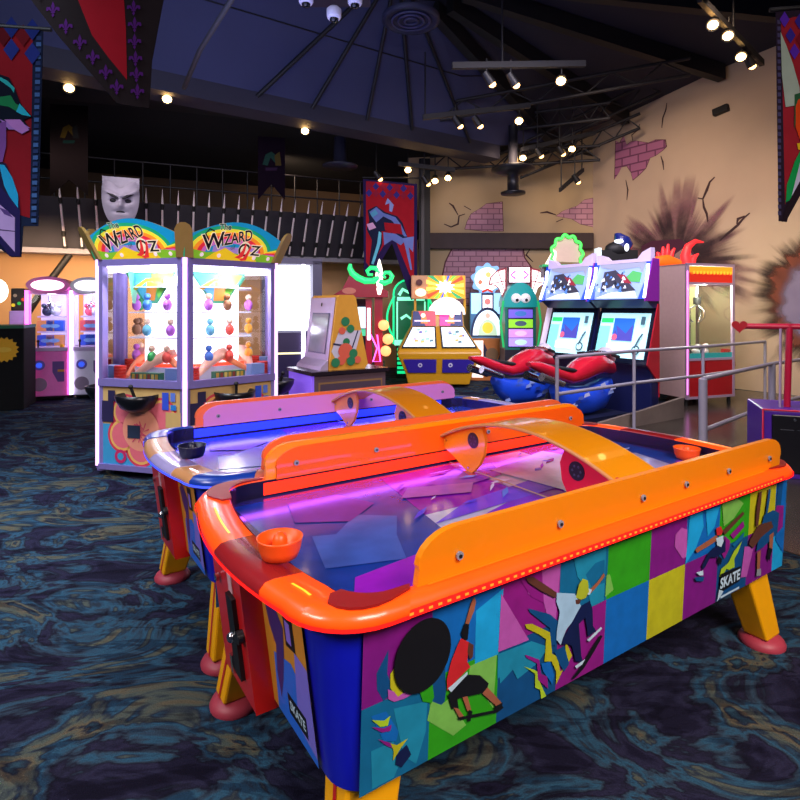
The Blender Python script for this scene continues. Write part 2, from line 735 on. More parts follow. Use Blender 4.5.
def wall_patch(name, pts, m, plane, n, parent, off=0.004, strokes=(), sw=0.03, edge=None, label=None, soft=None):
    mb = MB()
    n = Vector(n)
    q = [on_plane(x, y, plane, n) + n * off for x, y in pts]
    if pts:
        if edge:
            c = sum(q, Vector()) / len(q)
            mb.poly([c + (p - c) * 1.035 for p in q], edge)
            q = [p + n * 0.003 for p in q]
        mb.poly(q, m)
    e1 = Vector((0, 0, 1)).cross(n)
    for st in strokes:
        a = [on_plane(x, y, plane, n) for x, y in st]
        A = Art(mb, plane, e1, (0, 0, 1), n)
        A.step = off + 0.004
        o = Vector(plane)
        pl = [((p - o).dot(e1), (p - o).z) for p in a]
        ws = [sw * (1 - 0.6 * abs(2 * i / max(1, len(pl) - 1) - 1)) for i in range(len(pl))]
        A.stroke(pl, ws, crack_m)
    return mb.build(name, parent, label)


BP, BN = (0, 14.0, 0), (0, -1, 0)
wall_patch('painted_brick_patch', [(465, 229), (467, 222), (471, 214), (481, 208), (486, 204), (502, 202), (503, 231), (484, 231)], brick, BP, BN, wall_back,
           strokes=[[(465, 214), (459, 216), (458, 224), (451, 227), (444, 224)], [(458, 215), (453, 206), (449, 203)], [(471, 210), (464, 206)]], sw=0.05, edge=edge_m)
wall_patch('painted_brick_patch', [(556, 216), (563, 211), (577, 206), (584, 200), (594, 198), (594, 227), (580, 224), (572, 219)], brick, BP, BN, wall_back,
           strokes=[[(556, 215), (547, 212), (540, 213)], [(563, 219), (556, 222)]], sw=0.05, edge=edge_m)
wall_patch('painted_brick_patch', [(443, 276), (446, 262), (452, 250), (455, 247), (522, 246), (524, 258), (531, 268), (533, 290), (510, 305), (440, 305)], brick, BP, BN, wall_back,
           strokes=[[(533, 262), (526, 255), (530, 249)]], sw=0.05, edge=edge_m)
# dark timber beam across the back wall
beam_m = mat('dark_timber', '#3a2c2c', 0.7, var=0.3, scale=4)
mb = MB()
b0, b1 = P(425, 249, 13.9), P(594, 249, 13.9)
z0, z1 = P(0, 249, 13.9).z, P(0, 233, 13.9).z
mb.box((0.45, 13.84, z0), (4.75, 13.995, z1), beam_m)
tb = mb.build('wall_beam', None, bevel=0.015)
tag(tb, 'dark timber beam running across the back wall between the painted brick patches', 'beam')
mb = MB()
mb.box((P(419, 0, 13.7).x, 13.6, 0), (P(430, 0, 13.7).x, 13.85, 5.2), BLACK)
mb.box((P(421, 0, 13.7).x, 13.57, 0), (P(424, 0, 13.7).x, 13.6, 5.2), paint('#2a262c'))
tag(mb.build('column'), 'tall black steel column left of the back wall', 'column')

# right wall murals
RP, RN = tuple(WR0), tuple(WRN)
wall_patch('painted_brick_patch', [(615, 179), (616, 141), (620, 143), (624, 136), (627, 145), (631, 142), (636, 141), (648, 143), (655, 140), (665, 140), (666, 147), (662, 151), (655, 156), (650, 158), (646, 168), (640, 174), (633, 180), (631, 172), (627, 166), (622, 167), (619, 173)],
           brick_r, RP, RN, wall_right, strokes=[[(633, 141), (632, 135), (638, 130), (640, 124)], [(662, 128), (663, 118), (666, 110), (667, 103)], [(661, 156), (663, 162), (664, 170)], [(626, 180), (628, 190), (627, 200)]], sw=0.04, edge=edge_m)
wall_patch('painted_crack', [], None, RP, RN, wall_right, strokes=[
    [(715, 177), (710, 182), (707, 190), (703, 199), (698, 198)], [(703, 199), (704, 207), (707, 214), (708, 222)],
    [(750, 213), (744, 218), (738, 225), (731, 231), (725, 236), (720, 241)], [(745, 216), (738, 219), (737, 224)]], sw=0.06)

def radial_mat(name, color, centre, r_in, amp, soft, amount, freq=3.0, seed=0.0, color2=None):
    """airbrushed paint thinning out along ragged rays from a centre point on the wall"""
    m = bpy.data.materials.new(name)
    m.use_nodes = True
    nt = m.node_tree
    N, L = nt.nodes.new, nt.links.new
    bs = nt.nodes['Principled BSDF']
    bs.inputs['Roughness'].default_value = 0.9
    g = N('ShaderNodeNewGeometry')
    sub = N('ShaderNodeVectorMath')
    sub.operation = 'SUBTRACT'
    sub.inputs[1].default_value = tuple(centre)
    L(g.outputs['Position'], sub.inputs[0])
    ln = N('ShaderNodeVectorMath')
    ln.operation = 'LENGTH'
    L(sub.outputs[0], ln.inputs[0])
    nm = N('ShaderNodeVectorMath')
    nm.operation = 'NORMALIZE'
    L(sub.outputs[0], nm.inputs[0])
    n = N('ShaderNodeTexNoise')
    n.inputs['Scale'].default_value = freq
    n.inputs['Detail'].default_value = 3
    ad = N('ShaderNodeVectorMath')
    ad.inputs[1].default_value = (seed, seed * 2, 0)
    L(nm.outputs[0], ad.inputs[0])
    L(ad.outputs[0], n.inputs['Vector'])
    n2 = N('ShaderNodeTexNoise')
    n2.inputs['Scale'].default_value = 2.5
    n2.inputs['Detail'].default_value = 5
    L(g.outputs['Position'], n2.inputs['Vector'])
    mr = N('ShaderNodeMapRange')
    mr.inputs['From Min'].default_value = 0.42
    mr.inputs['From Max'].default_value = 0.66
    mr.inputs['To Min'].default_value = r_in
    mr.inputs['To Max'].default_value = r_in + amp
    L(n.outputs['Fac'], mr.inputs['Value'])
    sb = N('ShaderNodeMath')
    sb.operation = 'SUBTRACT'
    L(mr.outputs[0], sb.inputs[0])
    L(ln.outputs['Value'], sb.inputs[1])
    dv = N('ShaderNodeMapRange')
    dv.interpolation_type = 'SMOOTHSTEP'
    dv.inputs['From Min'].default_value = 0.0
    dv.inputs['From Max'].default_value = soft
    dv.inputs['To Max'].default_value = amount
    L(sb.outputs[0], dv.inputs['Value'])
    mu = N('ShaderNodeMath')
    mu.operation = 'MULTIPLY'
    m2 = N('ShaderNodeMapRange')
    m2.inputs['From Min'].default_value = 0.3
    m2.inputs['From Max'].default_value = 0.6
    m2.inputs['To Min'].default_value = 0.55
    L(n2.outputs['Fac'], m2.inputs['Value'])
    L(dv.outputs[0], mu.inputs[0])
    L(m2.outputs[0], mu.inputs[1])
    L(mu.outputs[0], bs.inputs['Alpha'])
    mx = N('ShaderNodeMix')
    mx.data_type = 'RGBA'
    mx.inputs['A'].default_value = lin(color)
    mx.inputs['B'].default_value = lin(color2 or color)
    L(n2.outputs['Fac'], mx.inputs['Factor'])
    L(mx.outputs['Result'], bs.inputs['Base Color'])
    return m


def disc_patch(name, centre, r, m, off, zmin=0.1):
    n = Vector(RN)
    e1 = Vector((0, 0, 1)).cross(n).normalized()
    mb = MB()
    pts = []
    for i in range(48):
        a_ = 2 * math.pi * i / 48
        p_ = centre + e1 * r * math.cos(a_) + Vector((0, 0, 1)) * r * math.sin(a_)
        p_.z = max(zmin, p_.z)
        pts.append(p_ + n * off)
    mb.poly(pts, m)
    return mb.build(name, wall_right)


bc = on_plane(676, 262, RP, Vector(RN))
disc_patch('painted_burst', bc, 2.9, radial_mat('burst_pink', '#8c5e6c', bc, 1.15, 0.75, 0.5, 0.7, 3.6, 1.0, '#7a4a5c'), 0.004)
disc_patch('painted_burst', bc, 2.6, radial_mat('burst_soot', '#32242a', bc, 0.95, 0.8, 0.8, 0.85, 3.4, 4.0), 0.010)
wall_patch('painted_opening', [(642, 272), (642, 246), (652, 241), (680, 239), (688, 243), (695, 254), (697, 272)], mat('opening_maroon', '#4a1f38', 0.9), RP, RN, wall_right, off=0.02)
wall_patch('painted_opening', [(668, 272), (676, 254), (687, 246), (694, 256), (696, 272)], mat('opening_tan', '#9c7c78', 0.9), RP, RN, wall_right, off=0.026)
# ragged ring round the big opening on the right
rc = on_plane(836, 300, RP, Vector(RN))
rr_ = (on_plane(757, 298, RP, Vector(RN)) - rc).length
disc_patch('painted_smoke', rc, rr_ * 1.55, radial_mat('smoke_olive', '#5c4a1c', rc, rr_ * 0.95, rr_ * 0.45, 0.7, 0.6, 5.0, 2.0), 0.004)
disc_patch('painted_ring', rc, rr_ * 1.35, radial_mat('ring_soot', '#3a2624', rc, rr_ * 0.98, rr_ * 0.24, 0.40, 1.0, 6.0, 3.0, '#1e1616'), 0.012)
disc_patch('painted_ring', rc, rr_ * 1.1, radial_mat('ring_rust', '#3a1c18', rc, rr_ * 0.84, rr_ * 0.14, 0.22, 1.5, 5.0, 5.0, '#8a4834'), 0.018)
disc_patch('painted_opening', rc, rr_ * 0.85, radial_mat('ring_lavender', '#857a98', rc, rr_ * 0.72, rr_ * 0.08, 0.30, 1.7, 3.0, 9.0, '#6a6080'), 0.024)
# small security camera box on the right wall
p = on_plane(722, 111, RP, Vector(RN))
mb = MB()
mb.rbox((-0.15, -0.16, -0.06), (0.15, 0.04, 0.08), BLACK, 0.015)
mb.cyl((0.08, -0.16, 0.02), (0.10, -0.2, 0.02), 0.04, paint('#55555f', 0.3))
o = mb.build('wall_camera')
o.location = p + Vector(RN) * 0.06
o.rotation_euler = (0.1, 0.15, math.atan2(-U.x, U.y) + math.pi)
tag(o, 'small black camera box high on the right wall', 'camera')

# ---- left: balcony with a spiked front, wall below it, loft behind it
BD = Vector((0.922, 0.387, 0)).normalized()
BNRM = Vector((BD.y, -BD.x, 0))
B0 = Vector((-6.88, 11.1, 0))


def bal(s, out=0.0, z=0.0):
    return B0 + BD * s + BNRM * out + Vector((0, 0, z))


mb = MB()
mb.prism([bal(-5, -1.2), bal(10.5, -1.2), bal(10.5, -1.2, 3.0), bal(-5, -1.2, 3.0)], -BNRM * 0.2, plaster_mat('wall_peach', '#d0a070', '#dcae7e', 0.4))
wall_left = struct(mb.build('wall_left'))
mb = MB()
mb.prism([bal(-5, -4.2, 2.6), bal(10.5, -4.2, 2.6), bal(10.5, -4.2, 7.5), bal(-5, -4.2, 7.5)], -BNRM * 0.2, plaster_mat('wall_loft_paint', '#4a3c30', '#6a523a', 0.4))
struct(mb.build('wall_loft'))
band = mat('balcony_front', '#1b1722', 0.7, var=0.3, scale=3)
mb = MB()
mb.prism([bal(-5, 0.0, 2.78), bal(-5, 0.30, 3.75), bal(-5, 0.18, 3.75), bal(-5, -4.2, 3.3), bal(-5, -4.2, 3.1), bal(-5, -0.1, 2.78)], BD * 12.9, band)
struct(mb.build('ceiling_balcony'))
mb = MB()
mb.prism([bal(-5, 0.06, 2.68), bal(-5, 0.06, 2.78), bal(-5, -0.35, 2.78), bal(-5, -0.35, 2.68)], BD * 12.9, mat('ledge_grey', '#6d6a74', 0.5, var=0.2))
struct(mb.build('trim_1'))
# diagonal brace under the balcony
mb = MB()
mb.tube([P(70, 254, 11.45), P(36, 300, 11.25), P(8, 345, 11.05)], 0.07, BLACK, 6)
tag(mb.build('brace'), 'black diagonal brace against the peach wall under the balcony', 'brace')
# spikes
blade = mat('spike_metal', '#d8ccd0', 0.4, 0.1)
ORD = ['leftmost', 'second', 'third', 'fourth', 'fifth', 'sixth', 'seventh', 'eighth', 'ninth', 'tenth', 'eleventh', 'twelfth', 'thirteenth', 'fourteenth', 'fifteenth',
       'sixteenth', 'seventeenth', 'eighteenth', 'nineteenth', 'twentieth', 'twenty-first', 'twenty-second', 'twenty-third']
spk = thing('spike', 'pale metal spike leaning out from the dark balcony front, third from the left', 'spike', bal(0.86, 0.08, 2.80), math.atan2(BD.y, BD.x), 'row of spikes along the balcony front')
mb = MB()
lean = 0.72
mb.cyl((0, 0, 0.0), (0, -lean * 0.2, 0.20), 0.022, blade, 0.018, 8)
mb.cyl((0, -lean * 0.28, 0.30), (0, -lean * 0.72, 0.78), 0.024, blade, 0.018, 8)
mb.cyl((0, -lean * 0.80, 0.88), (0, -lean, 1.14), 0.024, blade, 0.002, 8)
mb.build('blade', spk)
mb = MB()
mb.cyl((0, -lean * 0.2, 0.20), (0, -lean * 0.28, 0.30), 0.036, BLACK, n=8)
mb.cyl((0, -lean * 0.72, 0.78), (0, -lean * 0.80, 0.88), 0.036, BLACK, n=8)
mb.cyl((0, 0, -0.03), (0, -0.0, 0.03), 0.036, BLACK, n=8)
mb.build('clamp', spk)
for i in range(-2, 21):
    if i == 0:
        continue
    s = 0.86 + 0.295 * i
    dup(spk, bal(s, 0.08, 2.80), math.atan2(BD.y, BD.x), ('pale metal spike leaning out from the dark balcony front, %s from the left' % ORD[i + 2]).replace('leftmost from the left', 'leftmost of all'))
# balcony guard rail
rail_m = paint('#1a1820', 0.5)
gr = thing('guard_rail', 'black guard rail of thin bars on the balcony above the spikes', 'railing', bal(0, -0.5, 3.6), 0)
for zz in (4.25, 4.75):
    mb = MB()
    mb.tube([bal(-5, -0.5, zz) - gr.location, bal(7.6, -0.5, zz) - gr.location], 0.022, rail_m, 6)
    mb.build('rail', gr)
for i in range(-6, 15):
    mb = MB()
    mb.cyl(bal(i * 0.55, -0.5, 3.45) - gr.location, bal(i * 0.55, -0.5, 4.77) - gr.location, 0.018, rail_m, n=6)
    mb.build('post', gr)

# ---- tent ceiling
apex = P(398, -40, 9.3)
fz = 4.95
F0, F1 = P(-160, 45, 6.6), P(500, 150, 12.5)
F0.z = F1.z = fz + 0.25
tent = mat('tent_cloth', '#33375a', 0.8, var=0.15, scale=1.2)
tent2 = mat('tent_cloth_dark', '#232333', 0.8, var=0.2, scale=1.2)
rib_m = paint('#0c0c14', 0.6)
n = 9
bound = []
for px in (-160, 60, 184, 257, 312, 367, 412, 440, 470, 500):
    # where the rib seen at this pixel meets the tent's straight edge
    k_ = (px - 400) / FOC
    s_ = (k_ * F0.y - F0.x) / ((F1.x - F0.x) - k_ * (F1.y - F0.y))
    bound.append(F0.lerp(F1, s_))
bound += [P(560, 140, 13.4), WR0 + WRD * 1.0 + Vector((0, 0, 6.15)), WR0 + WRD * 3.2 + Vector((0, 0, 6.45)), WR0 + WRD * 5.4 + Vector((0, 0, 6.6)), WR0 + WRD * 7.8 + Vector((0, 0, 6.7)), WR0 + WRD * 11 + Vector((0, 0, 6.7)),
          Vector((7, 0, 6.5)), Vector((2, -2, 6.3)), Vector((-4, -2, 6.0)), Vector((-10, 1, 5.6))]
mb = MB()
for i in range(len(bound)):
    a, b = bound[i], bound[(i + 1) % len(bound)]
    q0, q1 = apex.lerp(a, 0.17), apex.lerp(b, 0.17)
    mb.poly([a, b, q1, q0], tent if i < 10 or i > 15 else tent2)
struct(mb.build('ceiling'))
# dark opening above the tent ring
mb = MB()
mb.box((-3, 6, apex.z + 0.25), (4, 12.5, apex.z + 0.4), SOFFIT)
struct(mb.build('ceiling_opening'))
# soffit between the tent edge and the back walls, and a black fascia
mb = MB()
mb.poly([F0 + Vector((-2, 0, -0.02)), F1 + Vector((0, 0, -0.02)), P(560, 140, 13.4) + Vector((0, 0, -.02)), Vector((5.4, 14.2, 5.22)), Vector((5.4, 18, 5.22)), Vector((-14, 18, 5.22)), Vector((-14, 7, 5.22))], SOFFIT)
struct(mb.build('ceiling_soffit'))
mb = MB()
fd = (F1 - F0).normalized()
fn = Vector((-fd.y, fd.x, 0))
mb.prism([F0 + Vector((0, 0, -0.30)), F0 + Vector((0, 0, 0.0)), F0 + fn * 0.5 + Vector((0, 0, 0)), F0 + fn * 0.5 + Vector((0, 0, -0.30))], (F1 - F0), mat('fascia_grey', '#2b2a3a', 0.7))
struct(mb.build('trim_2'))
for i in (3, 4, 5, 6, 8):
    for sub in (0,):
        a = bound[i]
        mb = MB()
        mb.tube([apex.lerp(a, 0.16) + Vector((0, 0, -0.06)), a + Vector((0, 0, -0.08))], 0.035, rib_m, 6)
        tag(mb.build('ceiling_rib'), 'thin dark rib under the blue tent ceiling, %s of five from the left' % {3: 'first', 4: 'second', 5: 'third', 6: 'fourth', 8: 'last'}[i], 'rib', 'thin ribs of the tent ceiling')
for i in (10, 11, 12, 13, 14, 15):
    a = bound[i]
    mb = MB()
    q = apex.lerp(a, 0.17)
    c = (a - q)
    side = c.cross(Vector((0, 0, 1))).normalized() * 0.09
    up = Vector((0, 0, -0.30))
    q2, a2 = q + Vector((0, 0, -0.02)), a + Vector((0, 0, -0.02)) - c.normalized() * 0.12
    mb.prism([q2 - side, q2 + side, q2 + side + up, q2 - side + up], a2 - q2, rib_m)
    tag(mb.build('ceiling_beam'), 'heavy black beam fanning out to the right of the ceiling, ' + {10: 'ending above the back wall', 11: 'ending at the wall corner', 12: 'the leftmost reaching the right wall', 13: 'second along the right wall', 14: 'third along the right wall', 15: 'nearest the camera'}[i], 'beam', 'black beams fanning to the right wall')
# seam rings across the cloth
for t, cnt in ((0.55, 0),):
    mb = MB()
    for i in range(0, 10):
        a, b = apex.lerp(bound[i], t), apex.lerp(bound[i + 1], t)
        mb.tube([a + Vector((0, 0, -0.02)), b + Vector((0, 0, -0.02))], 0.012, rib_m, 5)
    mb.build('seam', bpy.data.objects['ceiling'])
mb = MB()
mb.tube([P(240, -14, 5.2), P(200, 50, 6.3), P(184, 88, 7.3)], 0.03, rib_m, 6)
tag(mb.build('ceiling_strut'), 'dark strut crossing the tent ceiling behind the fleur-de-lis pennant', 'strut')
# dark lattice truss above the back wall at the right
truss = paint('#14141c', 0.6)
for k, (x0, y0, x1, y1, dd) in enumerate([(500, 168, 660, 92, 13.0), (520, 178, 640, 128, 13.3), (440, 120, 690, 75, 11.4), (510, 130, 610, 118, 12.6), (430, 170, 600, 160, 13.4)]):
    mb = MB()
    a, b = P(x0, y0, dd), P(x1, y1, dd - 0.8)
    up = Vector((0, 0, 0.32))
    mb.tube([a, b], 0.035, truss, 6)
    mb.tube([a + up, b + up], 0.035, truss, 6)
    zz = []
    for i in range(11):
        zz.append(a.lerp(b, i / 10) + (up if i % 2 else Vector()))
    mb.tube(zz, 0.02, truss, 5)
    tag(mb.build('roof_truss'), ['black lattice truss from the back soffit up to the right wall', 'short black lattice truss just above the back wall corner', 'long black lattice truss in front of the others, under the tent', 'short level lattice truss below the long one', 'lowest lattice truss along the top of the back wall'][k], 'truss')

# ================================================================ AIR HOCKEY TABLES
TC = Vector((0.5325, 2.497, 0))
TROT = math.atan2(U.y, U.x)
RL, RW = 1.33, 0.62           # half length and width of the rim
ZR = 0.865


def outline(L, Wd, r, bulge):
    """stations round a rounded rectangle, ends slightly bowed; tags name the section"""
    pts = []
    ns, nc, ne = 36, 8, 16
    def end_x(y):
        return L - bulge * (y / (Wd - r)) ** 2 if abs(y) <= Wd - r else L - bulge
    xs = L - bulge - r
    for i in range(ns):
        pts.append((-xs + 2 * xs * i / ns, -Wd, 'near'))
    for i in range(nc):
        a = -math.pi / 2 + math.pi / 2 * i / nc
        pts.append((xs + r * math.cos(a), -(Wd - r) + r * math.sin(a), 'c1'))
    for i in range(ne):
        y = -(Wd - r) + 2 * (Wd - r) * i / ne
        pts.append((end_x(y), y, 'e1'))
    for i in range(nc):
        a = math.pi / 2 * i / nc
        pts.append((xs + r * math.cos(a), (Wd - r) + r * math.sin(a), 'c2'))
    for i in range(ns):
        pts.append((xs - 2 * xs * i / ns, Wd, 'far'))
    for i in range(nc):
        a = math.pi / 2 + math.pi / 2 * i / nc
        pts.append((-xs + r * math.cos(a), (Wd - r) + r * math.sin(a), 'c3'))
    for i in range(ne):
        y = (Wd - r) - 2 * (Wd - r) * i / ne
        pts.append((-end_x(y), y, 'e2'))
    for i in range(nc):
        a = math.pi + math.pi / 2 * i / nc
        pts.append((-xs + r * math.cos(a), -(Wd - r) + r * math.sin(a), 'c4'))
    return pts


OUT = outline(RL, RW, 0.20, 0.05)
INN = outline(RL - 0.125, RW - 0.065, 0.12, 0.05)
NS, NC, NE = 36, 8, 16
S0 = {'near': 0, 'c1': 36, 'e1': 44, 'c2': 60, 'far': 68, 'c3': 104, 'e2': 112, 'c4': 128}
NT = 136


def rim_piece(mb, i0, i1, m, z0=0.815, z1=ZR, grow=0.0):
    prof = lambda o, q: [(q, z0), (o, z0), (o * 1.0, z0), ]
    vs, fs = [], []
    k = 0
    idx = list(range(i0, i1 + 1))
    for i in idx:
        ox, oy, _ = OUT[i % NT]
        ix, iy, _ = INN[i % NT]
        o, q = Vector((ox, oy, 0)), Vector((ix, iy, 0))
        d = (o - q).normalized()
        ring = [q + Vector((0, 0, z0)), o - d * 0.012 + Vector((0, 0, z0)), o + d * grow + Vector((0, 0, z0 + 0.010)),
                o + d * grow + Vector((0, 0, z1 - 0.022)), o - d * 0.016 + Vector((0, 0, z1 - 0.004)), o - d * 0.04 + Vector((0, 0, z1)), q + d * 0.004 + Vector((0, 0, z1)), q + Vector((0, 0, z1 - 0.006))]
        vs += ring
    r = 8
    for j in range(len(idx) - 1):
        for k in range(r):
            fs.append((j * r + k, (j + 1) * r + k, (j + 1) * r + (k + 1) % r, j * r + (k + 1) % r))
    mb.add(vs, fs, m, True)
    if i1 - i0 < NT:
        mb.add(vs[:r], [tuple(range(r))], m)
        mb.add(vs[-r:], [tuple(reversed(range(r)))], m)
    return mb


def rim_band(mb, i0, i1, m, zlo, zhi, out=0.002, side='out'):
    """thin strip on the rim's outer or inner face"""
    src = OUT if side == 'out' else INN
    oth = INN if side == 'out' else OUT
    vs, fs = [], []
    for i in range(i0, i1 + 1):
        o = Vector(src[i % NT][:2] + (0,))
        q = Vector(oth[i % NT][:2] + (0,))
        d = (o - q).normalized()
        vs += [o + d * out + Vector((0, 0, zlo)), o + d * out + Vector((0, 0, zhi))]
    n = i1 - i0
    fs = [(2 * j, 2 * j + 2, 2 * j + 3, 2 * j + 1) for j in range(n)]
    mb.add(vs, fs, m)


def top_strip(mb, i0, i1, m, t0, t1, z):
    """strip lying on the rim's top between fractions t0..t1 of its width"""
    vs = []
    for i in range(i0, i1 + 1):
        o = Vector(OUT[i % NT][:2] + (z,))
        q = Vector(INN[i % NT][:2] + (z,))
        vs += [q.lerp(o, t0), q.lerp(o, t1)]
    mb.add(vs, [(2 * j, 2 * j + 2, 2 * j + 3, 2 * j + 1) for j in range(i1 - i0)], m)


PT, PB = Vector((0, -0.573, 0.828)), Vector((0, -0.549, 0.376))
PE = Vector((1, 0, 0))
PUP = (PT - PB)
PN = PE.cross(PUP).normalized() 
if PN.y > 0:
    PN = -PN
MT = Matrix.Translation(TC) @ Matrix.Rotation(TROT, 4, 'Z')
MTI = MT.inverted()


def panel_px(px, py):
    """where a spot of the photographed side artwork lies on the side panel (local x, fraction of height)"""
    r = P(px, py, 1) - Vector((0, 0, EYE))
    o = MTI @ Vector((0, 0, EYE))
    r = MTI.to_3x3() @ r
    t = (PB - o).dot(PN) / r.dot(PN)
    q = o + r * t
    return (q.x, (q.z - PB.z) / PUP.z)


_p = paint


def paint_art(h):
    return mat('art_' + h.strip('#'), h, 0.45, var=0.22, scale=22)


C = {'purple': paint_art('#78147e'), 'blue': paint_art('#0c66b8'), 'lblue': paint_art('#18a0dc'), 'magenta': paint_art('#86167e'), 'pink': paint_art('#b054ac'),
     'teal': paint_art('#0d6692'), 'lteal': paint_art('#1a86a8'), 'green': paint_art('#2c9c14'), 'lgreen': paint_art('#74b850'), 'yellow': paint_art('#b4b41a'),
     'dblue': paint_art('#0b4a80'), 'black': paint_art('#101014'), 'skin': paint_art('#9a5c40'), 'skin2': paint_art('#5a3428'), 'red': paint_art('#c4242a'), 'white': paint_art('#b8d4e4'),
     'navy': paint_art('#0e1a48'), 'shirt': paint_art('#9cc4e0'), 'cap': paint_art('#a8b82a'), 'grey': paint_art('#8a8f98'), 'lime': paint_art('#a4c828')}


def side_art(A, sgn):
    tp = lambda px: (px, 628 - 0.367 * (px - 350) + 4)
    b = [panel_px(*tp(px))[0] for px in (432, 500.5, 560, 608, 651, 687, 720, 750, 776)]
    xs = [-1.13] + b + [1.17]
    top = ['purple', 'blue', 'magenta', 'teal', 'green', 'purple', 'blue', 'green', 'yellow', 'blue']
    bot = ['teal', 'green', 'dblue', 'magenta', 'blue', 'yellow', 'purple', 'dblue', 'purple', 'lblue']
    ym = 0.50
    for i in range(10):
        A.k = 3
        A.rect(xs[i] * 1, ym, xs[i + 1], 1, C[top[i]])
        A.k = 3
        A.rect(xs[i], 0, xs[i + 1], ym, C[bot[i]])
    A.k = 6
    Z1, Z2, Z3 = (355, 590, 4), (490, 550, 5), (670, 460, 5)

    def pp(z, col, *polys):
        for pts in polys:
            q = [panel_px(*p) for p in pts_px(z, pts)]
            q = [(min(1.17, max(-1.13, x)), min(0.995, max(0.005, y))) for x, y in q]
            A.poly(q, C[col])

    # paint blocks
    pp(Z1, 'lblue', [(480, 80), (590, -10), (568, 255), (475, 300)])
    pp(Z1, 'dblue', [(300, 310), (355, 280), (360, 400), (350, 470), (302, 440)])
    pp(Z1, 'dblue', [(130, 235), (82, 330), (84, 395), (110, 440), (150, 400), (125, 330)])
    pp(Z1, 'lgreen', [(455, 300), (563, 255), (548, 470), (500, 400), (450, 340)])
    pp(Z1, 'lgreen', [(300, 440), (340, 455), (370, 430), (440, 535), (388, 578), (285, 518)])
    pp(Z1, 'lteal', [(60, 640), (150, 600), (170, 700), (150, 745), (64, 790)])
    pp(Z1, 'lteal', [(150, 470), (285, 440), (278, 560), (240, 690), (190, 660)])
    pp(Z1, 'lteal', [(565, 255), (640, 225), (640, 300), (575, 370)])
    pp(Z1, 'blue', [(60, 500), (120, 480), (170, 560), (160, 600), (110, 600)])
    pp(Z2, 'pink', [(50, 215), (188, 445), (35, 505)])
    pp(Z2, 'pink', [(165, 110), (350, 32), (322, 340), (280, 330), (262, 260), (185, 215)])
    pp(Z2, 'magenta', [(120, 110), (250, 60), (262, 260), (200, 230)])
    pp(Z2, 'lteal', [(405, 10), (575, -50), (562, 250), (500, 280), (480, 200), (430, 130)])
    pp(Z2, 'teal', [(565, 45), (520, 60), (470, 120), (500, 180), (566, 160)])
    pp(Z2, 'lteal', [(32, 515), (200, 450), (285, 480), (230, 560), (130, 640), (95, 570), (30, 640)])
    pp(Z2, 'lgreen', [(575, 120), (592, 118), (610, 195), (568, 230)])
    pp(Z3, 'pink', [(20, 370), (50, 335), (78, 345), (75, 480), (55, 490), (15, 430)])
    pp(Z3, 'lblue', [(95, 240), (150, 210), (160, 330), (120, 440), (68, 520)])
    pp(Z3, 'lblue', [(170, 250), (240, 230), (215, 330), (180, 380)])
    pp(Z3, 'lgreen', [(250, 190), (330, 190), (360, 215), (310, 290), (260, 330)])
    pp(Z3, 'pink', [(365, 430), (410, 430), (375, 580), (345, 585)])
    pp(Z3, 'blue', [(530, 230), (600, 200), (590, 380), (560, 460), (520, 400)])
    pp(Z3, 'dblue', [(535, 95), (560, 85), (545, 230), (520, 240)])
    pp(Z3, 'magenta', [(525, 225), (560, 225), (555, 330), (530, 360), (505, 330)])
    # splashes
    pp(Z1, 'yellow', [(155, 300), (175, 350), (205, 370), (185, 400), (188, 430), (160, 425), (135, 385), (135, 330)])
    pp(Z1, 'pink', [(125, 390), (150, 400), (165, 420), (215, 385), (240, 400), (190, 428), (150, 440), (128, 430)])
    pp(Z1, 'green', [(245, 375), (300, 345), (310, 420), (300, 445), (265, 440)])
    pp(Z1, 'lime', [(60, 512), (110, 515), (135, 495), (125, 535), (95, 540)])
    pp(Z1, 'magenta', [(60, 540), (110, 545), (140, 530), (135, 555), (100, 562)])
    pp(Z1, 'magenta', [(85, 588), (140, 605), (145, 625), (120, 615)])
    pp(Z1, 'yellow', [(135, 605), (160, 612), (205, 585), (175, 625), (145, 675), (148, 635)])
    pp(Z1, 'navy', [(160, 650), (200, 610), (218, 650), (180, 700), (155, 690)])
    pp(Z2, 'dblue', [(180, 285), (290, 315), (330, 350), (320, 470), (290, 470), (290, 385), (190, 305)])
    pp(Z2, 'yellow', [(165, 365), (200, 362), (290, 405), (300, 510), (330, 530), (340, 600), (355, 590), (320, 665), (320, 600), (298, 550), (262, 550), (270, 440), (235, 415), (172, 385)])
    pp(Z2, 'yellow', [(365, 460), (378, 470), (400, 520), (380, 558), (370, 540)])
    pp(Z2, 'lime', [(160, 575), (215, 592), (235, 610), (238, 650), (270, 735), (245, 745), (240, 690), (215, 680), (215, 610)])
    pp(Z2, 'magenta', [(165, 515), (235, 540), (245, 610), (275, 625), (280, 685), (262, 670), (228, 640), (225, 560), (170, 530)])
    pp(Z2, 'blue', [(245, 560), (290, 550), (310, 620), (300, 665), (285, 640), (255, 600)])
    pp(Z2, 'dblue', [(310, 500), (360, 470), (385, 560), (360, 600), (335, 560)])
    pp(Z3, 'lime', [(245, 540), (280, 510), (310, 450), (350, 400), (330, 455), (310, 490), (312, 530), (285, 545), (270, 540), (250, 580), (236, 580)])
    pp(Z3, 'teal', [(300, 420), (360, 355), (355, 385), (310, 430)])
    pp(Z3, 'magenta', [(262, 375), (290, 400), (285, 440), (260, 490), (245, 460)])
    pp(Z3, 'magenta', [(290, 370), (355, 300), (360, 330), (305, 390)])
    pp(Z3, 'lime', [(575, 195), (605, 170), (610, 240), (590, 270)])
    # red-shirted skater
    pp(Z1, 'skin', [(455, 45), (468, 20), (475, 40), (468, 75), (440, 145), (428, 140)])
